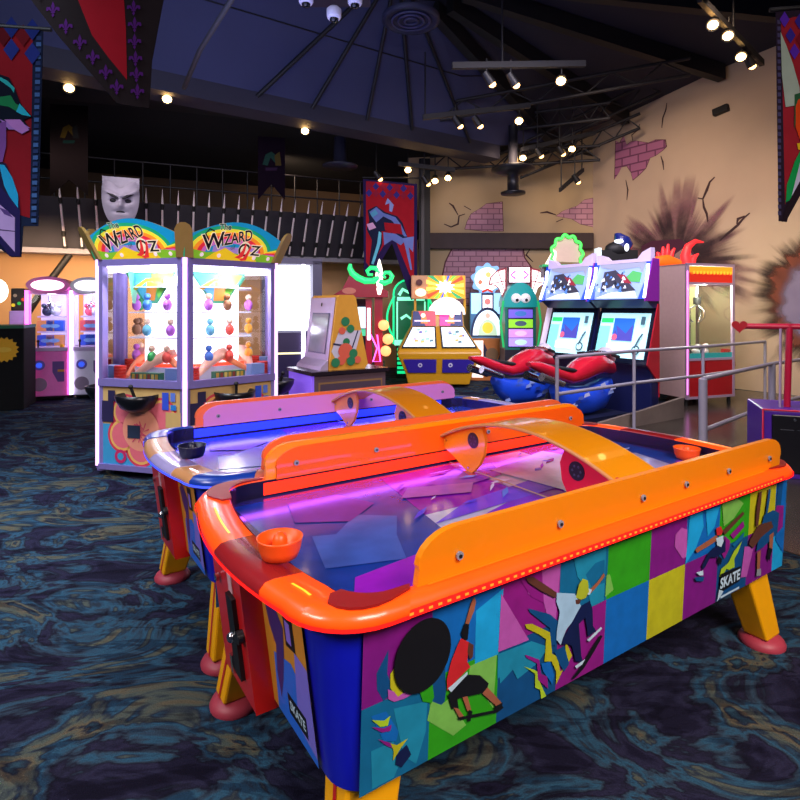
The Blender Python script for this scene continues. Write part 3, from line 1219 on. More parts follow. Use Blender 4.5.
    pp(Z1, 'black', [(430, 125), (447, 130), (442, 190), (428, 195), (415, 165)])
    pp(Z1, 'red', [(415, 185), (445, 200), (440, 280), (452, 300), (400, 350), (360, 395), (358, 350), (375, 280), (400, 215)])
    pp(Z1, 'skin2', [(445, 200), (465, 212), (462, 260), (450, 270), (440, 240)])
    pp(Z1, 'white', [(362, 385), (440, 318), (442, 335), (375, 400)])
    pp(Z1, 'black', [(375, 400), (440, 330), (490, 332), (525, 365), (515, 400), (470, 410), (400, 425), (405, 465), (378, 465), (362, 410)])
    pp(Z1, 'skin', [(500, 405), (520, 380), (575, 440), (580, 462), (560, 460)])
    pp(Z1, 'skin', [(385, 460), (405, 465), (425, 495), (410, 505)])
    pp(Z1, 'skin', [(420, 420), (440, 415), (455, 470), (440, 475)])
    pp(Z1, 'black', [(545, 460), (580, 440), (578, 465), (555, 475)])
    pp(Z1, 'black', [(400, 500), (560, 468), (580, 455), (584, 462), (560, 480), (410, 510)])
    pp(Z1, 'black', [(445, 470), (460, 475), (452, 515), (440, 515)])
    # cap-wearing skater
    pp(Z2, 'skin2', [(165, 130), (200, 125), (262, 165), (320, 205), (312, 232), (240, 195), (180, 155)])
    pp(Z2, 'skin', [(485, 190), (520, 155), (555, 108), (560, 122), (530, 165), (490, 208)])
    pp(Z2, 'shirt', [(320, 205), (410, 210), (425, 240), (440, 270), (430, 310), (370, 385), (350, 430), (340, 465), (318, 440), (320, 400), (335, 300), (318, 250)])
    pp(Z2, 'white', [(480, 185), (495, 190), (485, 215), (470, 215)])
    pp(Z2, 'cap', [(430, 165), (450, 135), (475, 145), (480, 200), (465, 230), (440, 240), (415, 230)])
    pp(Z2, 'skin2', [(412, 240), (440, 240), (432, 262), (415, 262)])
    pp(Z2, 'navy', [(440, 270), (485, 245), (498, 290), (500, 370), (515, 395), (475, 425), (470, 385), (462, 330), (430, 360), (435, 430), (442, 520), (450, 550), (412, 545), (395, 470), (372, 460), (345, 465), (350, 430), (380, 380)])
    pp(Z2, 'white', [(470, 440), (540, 375), (545, 385), (480, 448)])
    pp(Z2, 'white', [(410, 570), (460, 535), (462, 550), (418, 582)])
    pp(Z2, 'black', [(395, 630), (440, 570), (500, 470), (535, 415), (548, 420), (510, 490), (455, 580), (405, 635)])
    # third skater, arms spread
    pp(Z3, 'skin', [(110, 445), (120, 432), (215, 370), (230, 385), (200, 410), (120, 458)])
    pp(Z3, 'skin2', [(245, 350), (350, 252), (356, 265), (260, 368)])
    pp(Z3, 'red', [(215, 335), (240, 325), (248, 350), (240, 370), (220, 372)])
    pp(Z3, 'white', [(215, 385), (250, 372), (252, 400), (240, 430), (220, 420)])
    pp(Z3, 'navy', [(240, 430), (262, 385), (262, 450), (215, 480), (185, 480), (160, 530), (148, 542), (145, 520), (175, 460), (210, 425)])
    pp(Z3, 'white', [(115, 555), (150, 545), (150, 570), (130, 570)])
    pp(Z3, 'dblue', [(105, 580), (155, 575), (150, 600), (115, 598)])
    pp(Z3, 'black', [(225, 470), (245, 490), (235, 520), (222, 500)])
    # fourth skater, bending
    pp(Z3, 'skin2', [(432, 155), (443, 150), (440, 200), (425, 320), (412, 330), (418, 230)])
    pp(Z3, 'dblue', [(478, 140), (487, 138), (482, 200), (470, 270), (460, 275), (470, 200)])
    pp(Z3, 'dblue', [(455, 270), (500, 245), (530, 260), (520, 360), (450, 430), (415, 450), (430, 370)])
    pp(Z3, 'skin2', [(385, 390), (425, 320), (490, 300), (500, 330), (440, 380), (400, 435), (378, 415)])
    pp(Z3, 'skin', [(420, 455), (438, 445), (432, 540), (418, 545)])
    pp(Z3, 'grey', [(418, 540), (438, 535), (438, 570), (415, 575)])
    pp(Z3, 'skin', [(480, 370), (502, 355), (495, 440), (480, 450)])
    pp(Z3, 'black', [(478, 430), (495, 440), (480, 500), (470, 480)])
    # big round speaker cover
    cxy = panel_px(*pts_px(Z1, [(262, 250)])[0])
    A.disc(cxy[0], cxy[1], 0.092, C['black'], ry=0.092 / 0.424, n=40)
    # SKATE logo
    lx, ly = panel_px(*pts_px(Z3, [(283, 600)])[0])
    A.poly([(lx - 0.085, ly - 0.06), (lx + 0.085, ly - 0.04), (lx + 0.085, ly + 0.10), (lx - 0.078, ly + 0.12)], C['black'])
    A.poly([(lx - 0.10, ly - 0.13), (lx - 0.05, ly - 0.06), (lx - 0.09, ly - 0.02)], C['white'])
    A.text('SKATE', lx, ly - 0.02, 0.135, C['white'], sx=0.42, bold=0.035)
    A.rect(lx - 0.075, ly - 0.115, lx + 0.08, ly - 0.095, C['white'])


def make_table(pal, label, loc, rz):
    t = thing('air_hockey_table', label, 'air hockey table', loc, rz, None)
    cap, seg, mid = pal['cap'], pal['seg'], pal['mid']
    # body
    body = paint('#0a14b4', 0.35, 0.3)
    mb = MB()
    top = outline(1.225, 0.566, 0.10, 0.0)
    bot = outline(1.165, 0.544, 0.10, 0.0)
    zt, zb = 0.82, 0.37
    vs = [(x, y, zb) for x, y, _ in bot] + [(x, y, zt) for x, y, _ in top]
    mb.add(vs, [(i, (i + 1) % NT, NT + (i + 1) % NT, NT + i) for i in range(NT)], body, True)
    mb.add(vs, [tuple(reversed(range(NT)))], body)
    mb.build('body', t)
    # printed side panels
    for sg in (-1, 1):
        mb = MB()
        if sg < 0:
            A = Art(mb, PB + Vector((0, -0.004, 0)), PE, PUP, PN)
        else:
            A = Art(mb, Vector((0, 0.552, PB.z)), -PE, Vector((0, 0.024, PUP.z)), Vector((0, 1, 0.05)))
        A.k = 0
        mb.poly([A.at(-1.13, 0), A.at(1.175, 0), A.at(1.175, 1), A.at(-1.13, 1)], C['teal'])
        side_art(A, sg)
        mb.build('side_panel', t, 'panel printed with skateboarders on bright colour blocks')
    # printed end panels
    for sg in (-1, 1):
        mb = MB()
        x0, x1 = 1.17 * sg, 1.228 * sg
        A = Art(mb, (x0 + 0.006 * sg, 0, zb + 0.01), (0, sg, 0), (x1 - x0, 0, zt - zb), (sg, 0, -0.13))
        A.k = 0
        mb.poly([A.at(-0.42, 0), A.at(0.42, 0), A.at(0.42, 0.98), A.at(-0.42, 0.98)], paint('#c8882a'))
        A.k = 4
        A.poly([(-0.42, 0.3), (-0.42, 0.98), (-0.2, 0.98), (-0.28, 0.5)], paint('#2a7ac0'))
        A.poly([(0.14, 0.0), (0.42, 0), (0.42, 0.35), (0.30, 0.5), (0.16, 0.42)], paint('#2468d8'))
        A.poly([(0.30, 0.1), (0.42, 0.05), (0.42, 0.6), (0.34, 0.62)], paint('#7a70d8'))
        A.poly([(0.16, 0.98), (0.24, 0.98), (0.22, 0.55), (0.17, 0.5)], paint('#b8642a'))
        A.poly([(0.13, 0.75), (0.20, 0.82), (0.27, 0.7), (0.25, 0.5), (0.22, 0.3), (0.18, 0.12), (0.17, 0.3), (0.19, 0.5), (0.15, 0.6)], paint('#3a2a70'))
        A.poly([(0.15, 0.86), (0.19, 0.9), (0.2, 0.8), (0.16, 0.78)], C['skin2'])
        A.poly([(0.28, 0.6), (0.35, 0.62), (0.35, 0.86), (0.28, 0.84)], C['black'])
        A.rect(0.29, 0.64, 0.325, 0.78, paint('#8870e0'))
        A.rect(0.24, 0.10, 0.37, 0.24, C['black'])
        A.text('SKATE', 0.305, 0.14, 0.09, C['white'], sx=0.42, bold=0.03)
        mb.build('end_panel', t, 'orange and blue printed end panel')
    # coin box on the player end
    red = paint('#c41418', 0.35, 0.3)
    mb = MB()
    ya, yb = -0.10, 0.20
    mb.prism([(-1.20, ya, 0.79), (-1.29, ya, 0.79), (-1.235, ya, 0.35), (-1.14, ya, 0.35)], (0, yb - ya, 0), red)
    cb = mb.build('coin_box', t, bevel=0.008)
    mb = MB()
    A = Art(mb, (-1.235, 0.05, 0.35), (0, -1, 0), (-0.055, 0, 0.44), (-1, 0, -0.12), 0.002)
    A.step = 0.004
    mb2 = MB()
    F = lambda y, z, d=0: A.o + A.ex * y + A.ey * z + A.n * d
    def slab(m_, y0, z0, y1, z1, m, h):
        m_.prism([F(y0, z0), F(y1, z0), F(y1, z1), F(y0, z1)], A.n * h, m)
    slab(mb, 0.02, 0.18, 0.085, 0.78, C['black'], 0.014)
    slab(mb, 0.00, 0.16, 0.02, 0.30, CHROME, 0.02)
    slab(mb, 0.03, 0.80, 0.07, 0.95, paint('#d0a0a8'), 0.004)
    mb.build('coin_slot', cb)
    c = F(0.03, 0.45, 0.012)
    MB().ball(c, 0.018, CHROME).build('knob', cb)
    c = F(-0.08, 0.80, 0.004)
    MB().cyl(c, c + A.n * 0.012, 0.014, CHROME).build('lock', cb)
    c = F(0.12, 0.55, 0.0)
    MB().cyl(c, c + A.n * 0.02, 0.02, C['black']).build('push_button', cb)
    # legs with domed feet
    yel = acrylic('leg_yellow', '#f0b400', 0.15, 0.4)
    yeld = paint('#f0a800', 0.4)
    foot_m = paint('#a8384a', 0.5)
    for sx in (-1, 1):
        for sy in (-1, 1):
            mb = MB()
            x, y = 1.08 * sx, 0.46 * sy
            x, y = 1.045 * sx, 0.435 * sy
            tp = [(x - 0.09, y - 0.065), (x + 0.09, y - 0.065), (x + 0.09, y + 0.065), (x - 0.09, y + 0.065)]
            xb, yb2 = 1.115 * sx, 0.49 * sy
            bt = [(xb - 0.065, yb2 - 0.055), (xb + 0.065, yb2 - 0.055), (xb + 0.065, yb2 + 0.055), (xb - 0.065, yb2 + 0.055)]
            vs = [(a, b, 0.045) for a, b in bt] + [(a, b, 0.371) for a, b in tp]
            mb.add(vs, [(0, 3, 2, 1), (4, 5, 6, 7), (0, 1, 5, 4), (1, 2, 6, 5), (2, 3, 7, 6), (3, 0, 4, 7)], yeld)
            lg = mb.build('leg', t, 'yellow tapered leg', bevel=0.01)
            mb = MB()
            # red strip on the end face
            xe, xt = xb + 0.065 * sx, x + 0.09 * sx
            mb.quad((xe + 0.002 * sx, yb2 - 0.012, 0.05), (xe + 0.002 * sx, yb2 + 0.006, 0.05), (xt + 0.002 * sx, y + 0.006, 0.37), (xt + 0.002 * sx, y - 0.012, 0.37), red)
            mb.build('stripe', lg)
            mb = MB()
            mb.lathe([(0.098, 0.0), (0.10, 0.012), (0.09, 0.030), (0.07, 0.042), (0.03, 0.054), (0.0, 0.056)], foot_m, (xb, yb2, 0), 28)
            mb.build('foot', lg, 'dusky pink domed foot')
    # playing field
    mb = MB()
    fld = mat('field_base', '#2a2470', 0.10, coat=0.6)
    inner = [(x, y, 0.79) for x, y, _ in INN]
    mb.poly([(x * 1.01, y * 1.01, 0.79) for x, y, _ in INN], fld)
    A = Art(mb, (0, 0, 0.79), (1, 0, 0), (0, 1, 0), (0, 0, 1), 0.0004)
    G = lambda c: mat('field_' + c.strip('#'), c, 0.2, coat=0.2, var=0.4, scale=9)
    A.poly([(-1.12, -0.5), (-0.62, -0.5), (-0.42, 0.5), (-1.12, 0.5)], G('#12348c'))
    A.poly([(-0.62, -0.5), (0.0, -0.5), (0.0, 0.0), (-0.52, 0.0)], G('#9ca0c4'))
    A.poly([(-0.52, 0.0), (0.0, 0.0), (0.0, 0.5), (-0.42, 0.5)], G('#660c98'))
    A.poly([(0.0, 0.0), (0.5, 0.0), (0.5, 0.5), (0, 0.5)], G('#9ca0c4'))
    A.poly([(0.0, -0.5), (0.5, -0.5), (0.5, 0.0), (0, 0.0)], G('#660c98'))
    A.poly([(0.5, -0.5), (1.15, -0.5), (1.15, 0.5), (0.5, 0.5)], G('#183c98'))
    A.poly([(-1.12, -0.5), (-0.62, -0.5), (-0.58, -0.25), (-1.0, -0.3)], G('#8a1ab0'))
    A.poly([(-1.05, -0.2), (-0.8, -0.28), (-0.72, -0.1), (-0.62, 0.05), (-0.75, 0.15), (-0.9, 0.02), (-0.98, 0.05)], G('#3454a8'))
    A.poly([(-0.98, 0.2), (-0.8, 0.1), (-0.62, 0.22), (-0.7, 0.40), (-0.92, 0.42)], G('#44268c'))
    A.poly([(-0.66, -0.3), (-0.3, -0.12), (0.05, -0.02), (0.02, -0.14), (-0.3, -0.26), (-0.6, -0.38)], G('#5a18b8'))
    A.poly([(-0.55, -0.1), (-0.3, 0.02), (0.25, 0.1), (0.5, 0.02), (0.2, -0.06), (-0.2, -0.08)], G('#5038c8'))
    A.poly([(-0.7, -0.46), (-0.4, -0.3), (0.1, -0.2), (0.35, -0.26), (0.1, -0.4), (-0.3, -0.47)], G('#4a20b0'))
    A.poly([(-0.2, 0.18), (0.1, 0.22), (0.2, 0.4), (0.0, 0.44), (-0.15, 0.36), (-0.3, 0.3)], G('#5a2a98'))
    A.poly([(-0.05, 0.28), (0.06, 0.26), (0.08, 0.36), (-0.02, 0.37)], G('#9a3a48'))
    A.poly([(-0.5, 0.2), (-0.2, 0.1), (-0.1, 0.2), (-0.4, 0.3)], G('#7a4ca8'))
    A.poly([(0.02, -0.48), (0.6, -0.48), (0.75, -0.1), (0.6, 0.42), (0.1, 0.3), (0.16, -0.1)], G('#b8bcdc'))
    A.poly([(0.1, -0.4), (0.45, -0.35), (0.48, -0.1), (0.3, -0.05), (0.15, -0.2)], G('#8f88c0'))
    A.poly([(0.55, -0.2), (0.9, -0.3), (1.0, 0.1), (0.7, 0.3), (0.6, 0.1)], G('#8a90c0'))
    rnd = random.Random(5)
    for k in range(34):
        x, y = rnd.uniform(-0.65, 1.05), rnd.uniform(-0.46, 0.46)
        L, w = rnd.uniform(0.05, 0.16), rnd.uniform(0.006, 0.02)
        an = rnd.uniform(-0.4, 0.7)
        dx, dy = math.cos(an) * L, math.sin(an) * L
        A.k = 20 + k * 0.3
        cc = rnd.choice(['#4038d0', '#a8b4e0', '#7a20c0', '#3a68d0', '#302080'])
        A.poly([(x, y), (x + dx * .6, y + dy * .6 - w), (x + dx, y + dy), (x + dx * .5, y + dy * .5 + w)], G(cc))
    A.k = 40
    A.stroke([(-0.0, -0.5), (0.0, 0.5)], 0.012, G('#a08878'))
    mb.build('playing_field', t, 'glossy playing field printed with purple and blue splashes')
    # rim pieces: dark corner caps, coloured runs, slotted end pieces, glossy middle ledge
    c_ = 0
    def piece(i0, i1, m, name, lab=None, grow=0.0, z1=ZR):
        mb = MB()
        rim_piece(mb, i0, i1, m, z1=z1, grow=grow)
        return mb.build(name, t, lab)
    piece(1, 36 - 1, pal['run'], 'rim_run')
    piece(68 + 1, 104 - 1, pal['run'], 'rim_run')
    for (a, b) in ((35, 45), (62, 69), (103, 113), (130, 137)):
        if pal['inlay']:
            pc = piece(a, b, seg, 'corner_rim')
            mb = MB()
            vs_, n_c = [], b - a
            for i in range(a, b + 1):
                o_ = Vector(OUT[i % NT][:2] + (ZR + 0.001,))
                q_ = Vector(INN[i % NT][:2] + (ZR + 0.001,))
                k_ = 0.25 + 0.5 * math.sin(math.pi * (i - a) / n_c) ** 0.5
                u_ = Vector((0, 0, 0.006))
                vs_ += [q_.lerp(o_, -0.03), q_.lerp(o_, -0.03) + u_, q_.lerp(o_, k_) + u_, q_.lerp(o_, k_)]
            fs_ = [(4 * j + k, 4 * (j + 1) + k, 4 * (j + 1) + (k + 1) % 4, 4 * j + (k + 1) % 4) for j in range(n_c) for k in range(4)]
            mb.add(vs_, fs_ + [(0, 1, 2, 3), (4 * n_c + 3, 4 * n_c + 2, 4 * n_c + 1, 4 * n_c)], cap)
            mb.build('corner_cap', pc, 'dark red corner inlay', fix=True)
        else:
            piece(a, b, cap, 'corner_cap', None, 0.003, ZR + 0.004)
    for (a, b) in ((45, 52), (58, 62), (113, 120), (126, 130)):
        pc = piece(a, b, seg, 'rim_slot_piece')
        mb = MB()
        top_strip(mb, a + 1, b - 1, pal['slot'], 0.50, 0.56, ZR + 0.003)
        mb.build('light_slot', pc)
    for (a, b) in ((52, 58), (120, 126)):
        piece(a, b, mid, 'goal_ledge', None, 0.004, ZR + 0.002)
    # inner wall
    mb = MB()
    rim_band(mb, 0, NT, paint('#15122e', 0.25), 0.785, 0.86, 0.004, 'in')
    mb.build('inner_wall', t)
    mb = MB()
    rim_band(mb, 1, 35, pal['low'], 0.793, 0.804, 0.008, 'in')
    mb.build('low_light_strip', t)
    # LED strips: dotted line outside, slim line inside
    for (a, b) in ((1, 35), (69, 103)):
        mb = MB()
        rim_band(mb, a, b, pal['outer'], 0.824, 0.845, 0.003)
        led = mb.build('outer_light_strip', t)
        mb = MB()
        mb_n = b - a
        for j in range(a * 2, b * 2):
            f = j / 2
            i = int(f)
            o0, o1 = Vector(OUT[i % NT][:2] + (0.828,)), Vector(OUT[(i + 1) % NT][:2] + (0.828,))
            p_ = o0.lerp(o1, f - i)
            sy = -1 if p_.y < 0 else 1
            mb.box((p_.x - 0.006, p_.y + sy * 0.003 - 0.002, 0.832), (p_.x + 0.006, p_.y + sy * 0.006, 0.838), pal['dot'])
        mb.build('light_dots', led)
        mb = MB()
        rim_band(mb, a, b, pal['inner'], 0.798, 0.850, 0.006, 'in')
        mb.build('inner_light_strip', t)
        mb = MB()
        top_strip(mb, a + 1, b - 1, pal['topline'], 0.30, 0.42, ZR + 0.0025)
        mb.build('top_light_line', t)
    # end LED line inside
    for (a, b) in ((35, 69), (103, 137)):
        mb = MB()
        rim_band(mb, a, b, pal['outer'], 0.824, 0.834, 0.0055, 'out')
        mb.build('end_light_strip', t)
    # shields on both long sides
    for sy in (-1, 1):
        x0, x1, h, r = -0.965, 1.10, 0.145, 0.125
        prof = [(x0, 0), (x0 + 0.004, 0.05)]
        for i in range(7):
            a = math.pi - math.pi / 2 * i / 6
            prof.append((x0 + r + r * math.cos(a), h - 0.085 + 0.085 * math.sin(a)))
        for i in range(7):
            a = math.pi / 2 - math.pi / 2 * i / 6
            prof.append((x1 - r + r * math.cos(a), h - 0.085 + 0.085 * math.sin(a)))
        prof += [(x1 - 0.004, 0.05), (x1, 0)]
        lean_ = 0.10 * sy
        mb = MB()
        yc = sy * 0.572
        mb.prism([(x, yc + z * lean_, ZR - 0.004 + z) for x, z in prof], (0, 0.022 * -sy, 0), pal['shield'])
        sh = mb.build('side_shield', t, pal['shield_label'], bevel=0.005)
        mb = MB()
        mb.prism([(x * 0.985 + 0.0 + 0.03, yc - sy * 0.024 + z * lean_, ZR - 0.004 + z * 0.86) for x, z in prof], (0, 0.012 * -sy, 0), pal['shield2'])
        mb.build('shield_liner', sh)
        for bx in (-0.83, -0.42, 0.02, 0.30, 0.62, 0.98):
            for side in (-1, 1):
                mb = MB()
                cy = yc + 0.055 * lean_ + (0.003 * sy if side > 0 else -0.040 * sy)
                d = Vector((0, sy * side * 0.006, 0))
                mb.cyl((bx, cy, ZR + 0.055), Vector((bx, cy, ZR + 0.055)) + d, 0.012, paint('#8c8c9a', 0.3), n=10)
                mb.cyl(Vector((bx, cy, ZR + 0.055)) + d, Vector((bx, cy, ZR + 0.055)) + d * 1.6, 0.005, C['black'], n=8)
                mb.build('bolt', sh)
    for sy in (-1, 1):
        ld = bpy.data.lights.new('edge_led', 'AREA')
        ld.shape = 'RECTANGLE'
        ld.size, ld.size_y = 2.2, 0.02
        ld.energy = pal['led_w']
        ld.color = pal['led_c']
        ld.specular_factor = 0.0
        lo = bpy.data.objects.new('edge_led', ld)
        COL.objects.link(lo)
        lo.parent = t
        lo.location = (0, 0.53 * sy, 0.855)
        lo.rotation_euler = (Vector((0, -sy, -0.15))).to_track_quat('-Z', 'Y').to_euler()
    # clear-cored arch across the middle
    ax0, ax1 = -0.02, 0.24
    mb = MB()
    sec = []
    nseg = 28
    for i in range(nseg + 1):
        f = i / nseg
        y = -0.545 + 1.09 * f
        z = ZR + 0.045 + 0.165 * math.sin(math.pi * (0.04 + 0.92 * f)) ** 0.8
        sec.append((y, z))
    vs = []
    for y, z in sec:
        vs += [(ax0, y, z), (ax1, y, z + 0.0), (ax1, y, z - 0.014), (ax0, y, z - 0.014)]
    fs = []
    for j in range(nseg):
        for k in range(4):
            fs.append((j * 4 + k, j * 4 + (k + 1) % 4, (j + 1) * 4 + (k + 1) % 4, (j + 1) * 4 + k))
    mb.add(vs, fs, pal['arch'])
    mb.add(vs[:4], [(0, 1, 2, 3)], pal['arch'])
    mb.add(vs[-4:], [(3, 2, 1, 0)], pal['arch'])
    arch = mb.build('arch', t, pal['arch_label'], fix=True)
    mb = MB()
    for xe in (ax0, ax1):
        mb.tube([(xe, y, z - 0.007) for y, z in sec], 0.008, pal['arch_edge'], 8)
    mb.build('edge_bead', arch)
    # teardrop side plates under the arch with a round grille each
    for sy in (-1, 1):
        pts = [(0.545, 0.925), (0.52, 0.955), (0.46, 0.98), (0.36, 1.01), (0.25, 1.035), (0.225, 0.97), (0.235, 0.90), (0.27, 0.84), (0.32, 0.795), (0.36, 0.793), (0.46, 0.845), (0.535, 0.873), (0.545, 0.88)]
        xb_ = -0.005
        mb = MB()
        mt = pal['fin'] if sy > 0 else pal['fin2']
        mb.prism([(xb_, y * sy, z) for y, z in pts], (0.018, 0, 0), mt)
        fin = mb.build('side_plate', t, bevel=0.003)
        mb = MB()
        mb.cyl((xb_ - 0.003, 0.31 * sy, 0.955), (xb_ + 0.001, 0.31 * sy, 0.955), 0.038, C['black'], n=24)
        for k in range(6):
            a = k * math.pi / 3
            mb.cyl((xb_ - 0.005, 0.31 * sy + 0.02 * math.cos(a), 0.955 + 0.02 * math.sin(a)), (xb_ - 0.002, 0.31 * sy + 0.02 * math.cos(a), 0.955 + 0.02 * math.sin(a)), 0.005, paint('#3a3a50'), n=8)
        mb.build('grille', fin)
        for y, z in ((0.345, 0.815), (0.52, 0.915)):
            MB().cyl((xb_ - 0.004, y * sy, z), (xb_, y * sy, z), 0.006, CHROME, n=8).build('bolt', fin)
    return t


OR = lin('#ff3a08')
near_pal = dict(inlay=True, led_w=1.6, led_c=(0.42, 0.08, 1.0),
    cap=mat('cap_dark_red', '#8a1014', 0.5), seg=mat('rim_orange', '#ff5a10', 0.3, emit='#ff3004', es=0.35, coat=0.3), mid=mat('ledge_dark_red', '#8c1a20', 0.25, coat=0.5),  # orange segment emission put in so the rim looks lit by its strips
    run=mat('rim_run_orange', '#ff5a10', 0.35, emit='#ff2800', es=0.45, coat=0.2),  # run emission imitates strip light on the rim
    slot=glow('#ff8a20', 2.5), outer=glow('#ff1a14', 1.05), dot=glow('#ff6a1c', 2.0), inner=glow('#ff2a06', 1.5), topline=glow('#ff6008', 1.0), low=glow('#7a20ff', 14.0),
    shield=acrylic('shield_orange', '#ff9a0c', 0.22, 0.3), shield2=acrylic('shield_liner_orange', '#ff6a0a', 0.3, 0.35), shield_label='orange plastic side shield with rounded ends',
    arch=acrylic('arch_amber', '#f8ac14', 0.4, 0.15, 0.95), arch_edge=acrylic('arch_edge_pale', '#e8b070', 0.5, 0.2), arch_label='translucent amber arch bridging the field',
    fin=acrylic('fin_orange', '#ff9c12', 0.3, 0.3), fin2=paint('#c8102a', 0.4))
far_pal = dict(inlay=False, led_w=3.0, led_c=(0.12, 0.10, 1.0),
    cap=mat('cap_blue', '#12389c', 0.3, coat=0.3), seg=mat('rim_wood', '#c08a5c', 0.35), mid=mat('ledge_grey_violet', '#a8a0d8', 0.2, coat=0.6),
    run=mat('rim_run_salmon', '#c8806a', 0.35),
    slot=glow('#e8dcff', 4.0), outer=glow('#3a50ff', 1.2), dot=glow('#8aa0ff', 2.0), inner=glow('#1a28ff', 2.5), topline=glow('#d8d0ff', 4.0), low=glow('#4018ff', 16.0),
    shield=acrylic('shield_salmon', '#ff8248', 0.35, 0.3), shield2=acrylic('shield_liner_violet', '#e894dc', 0.3, 0.35), shield_label='salmon and violet plastic side shield with rounded ends',
    arch=acrylic('arch_far_amber', '#f4a018', 0.4, 0.2), arch_edge=acrylic('arch_edge_pale', '#e8b070', 0.5, 0.2), arch_label='amber arch bridging the field',
    fin=acrylic('fin_far', '#f89850', 0.3, 0.3), fin2=acrylic('fin_far', '#f89850', 0.3, 0.3))
make_table(near_pal, 'large air hockey table glowing orange, nearest the camera, with skateboarder artwork on its side', TC, TROT)
TF = TC + V * 1.29 + U * 0.03
make_table(far_pal, 'air hockey table glowing blue, standing directly behind the orange-lit one', TF, TROT + math.radians(1.0))


def mallet(name, label, m, loc, rz):
    t = thing(name, label, 'mallet', loc, rz)
    mb = MB()
    mb.lathe([(0.040, 0.0), (0.052, 0.004), (0.060, 0.025), (0.066, 0.055), (0.068, 0.060), (0.064, 0.060), (0.057, 0.030), (0.045, 0.016), (0.0, 0.014)], m, n=28)
    mb.build('bowl', t)
    mb = MB()
    mb.lathe([(0.024, 0.012), (0.022, 0.05), (0.018, 0.064), (0.008, 0.072), (0.0, 0.073)], m, n=20)
    mb.build('knob', t)
    return t


def tl(x, y, z, c=TC):
    return c + U * x + V * y + Vector((0, 0, z))


org = mat('mallet_orange', '#f4560c', 0.4, sss=0.1)
m1 = mallet('air_hockey_mallet', 'orange bowl-shaped mallet on the dark red ledge of the nearest table', org, tl(-1.20, -0.205, 0.868), 0.3)
m2 = mallet('air_hockey_mallet', 'orange mallet at the far end of the nearest table by the blue corner', org, tl(1.12, -0.12, 0.795), 0.3)
mallet('air_hockey_mallet', 'dark blue mallet lying on the left end of the table behind', mat('mallet_dark', '#0c0c30', 0.4), tl(-1.17, -0.20, 0.868, TF), 0.0)

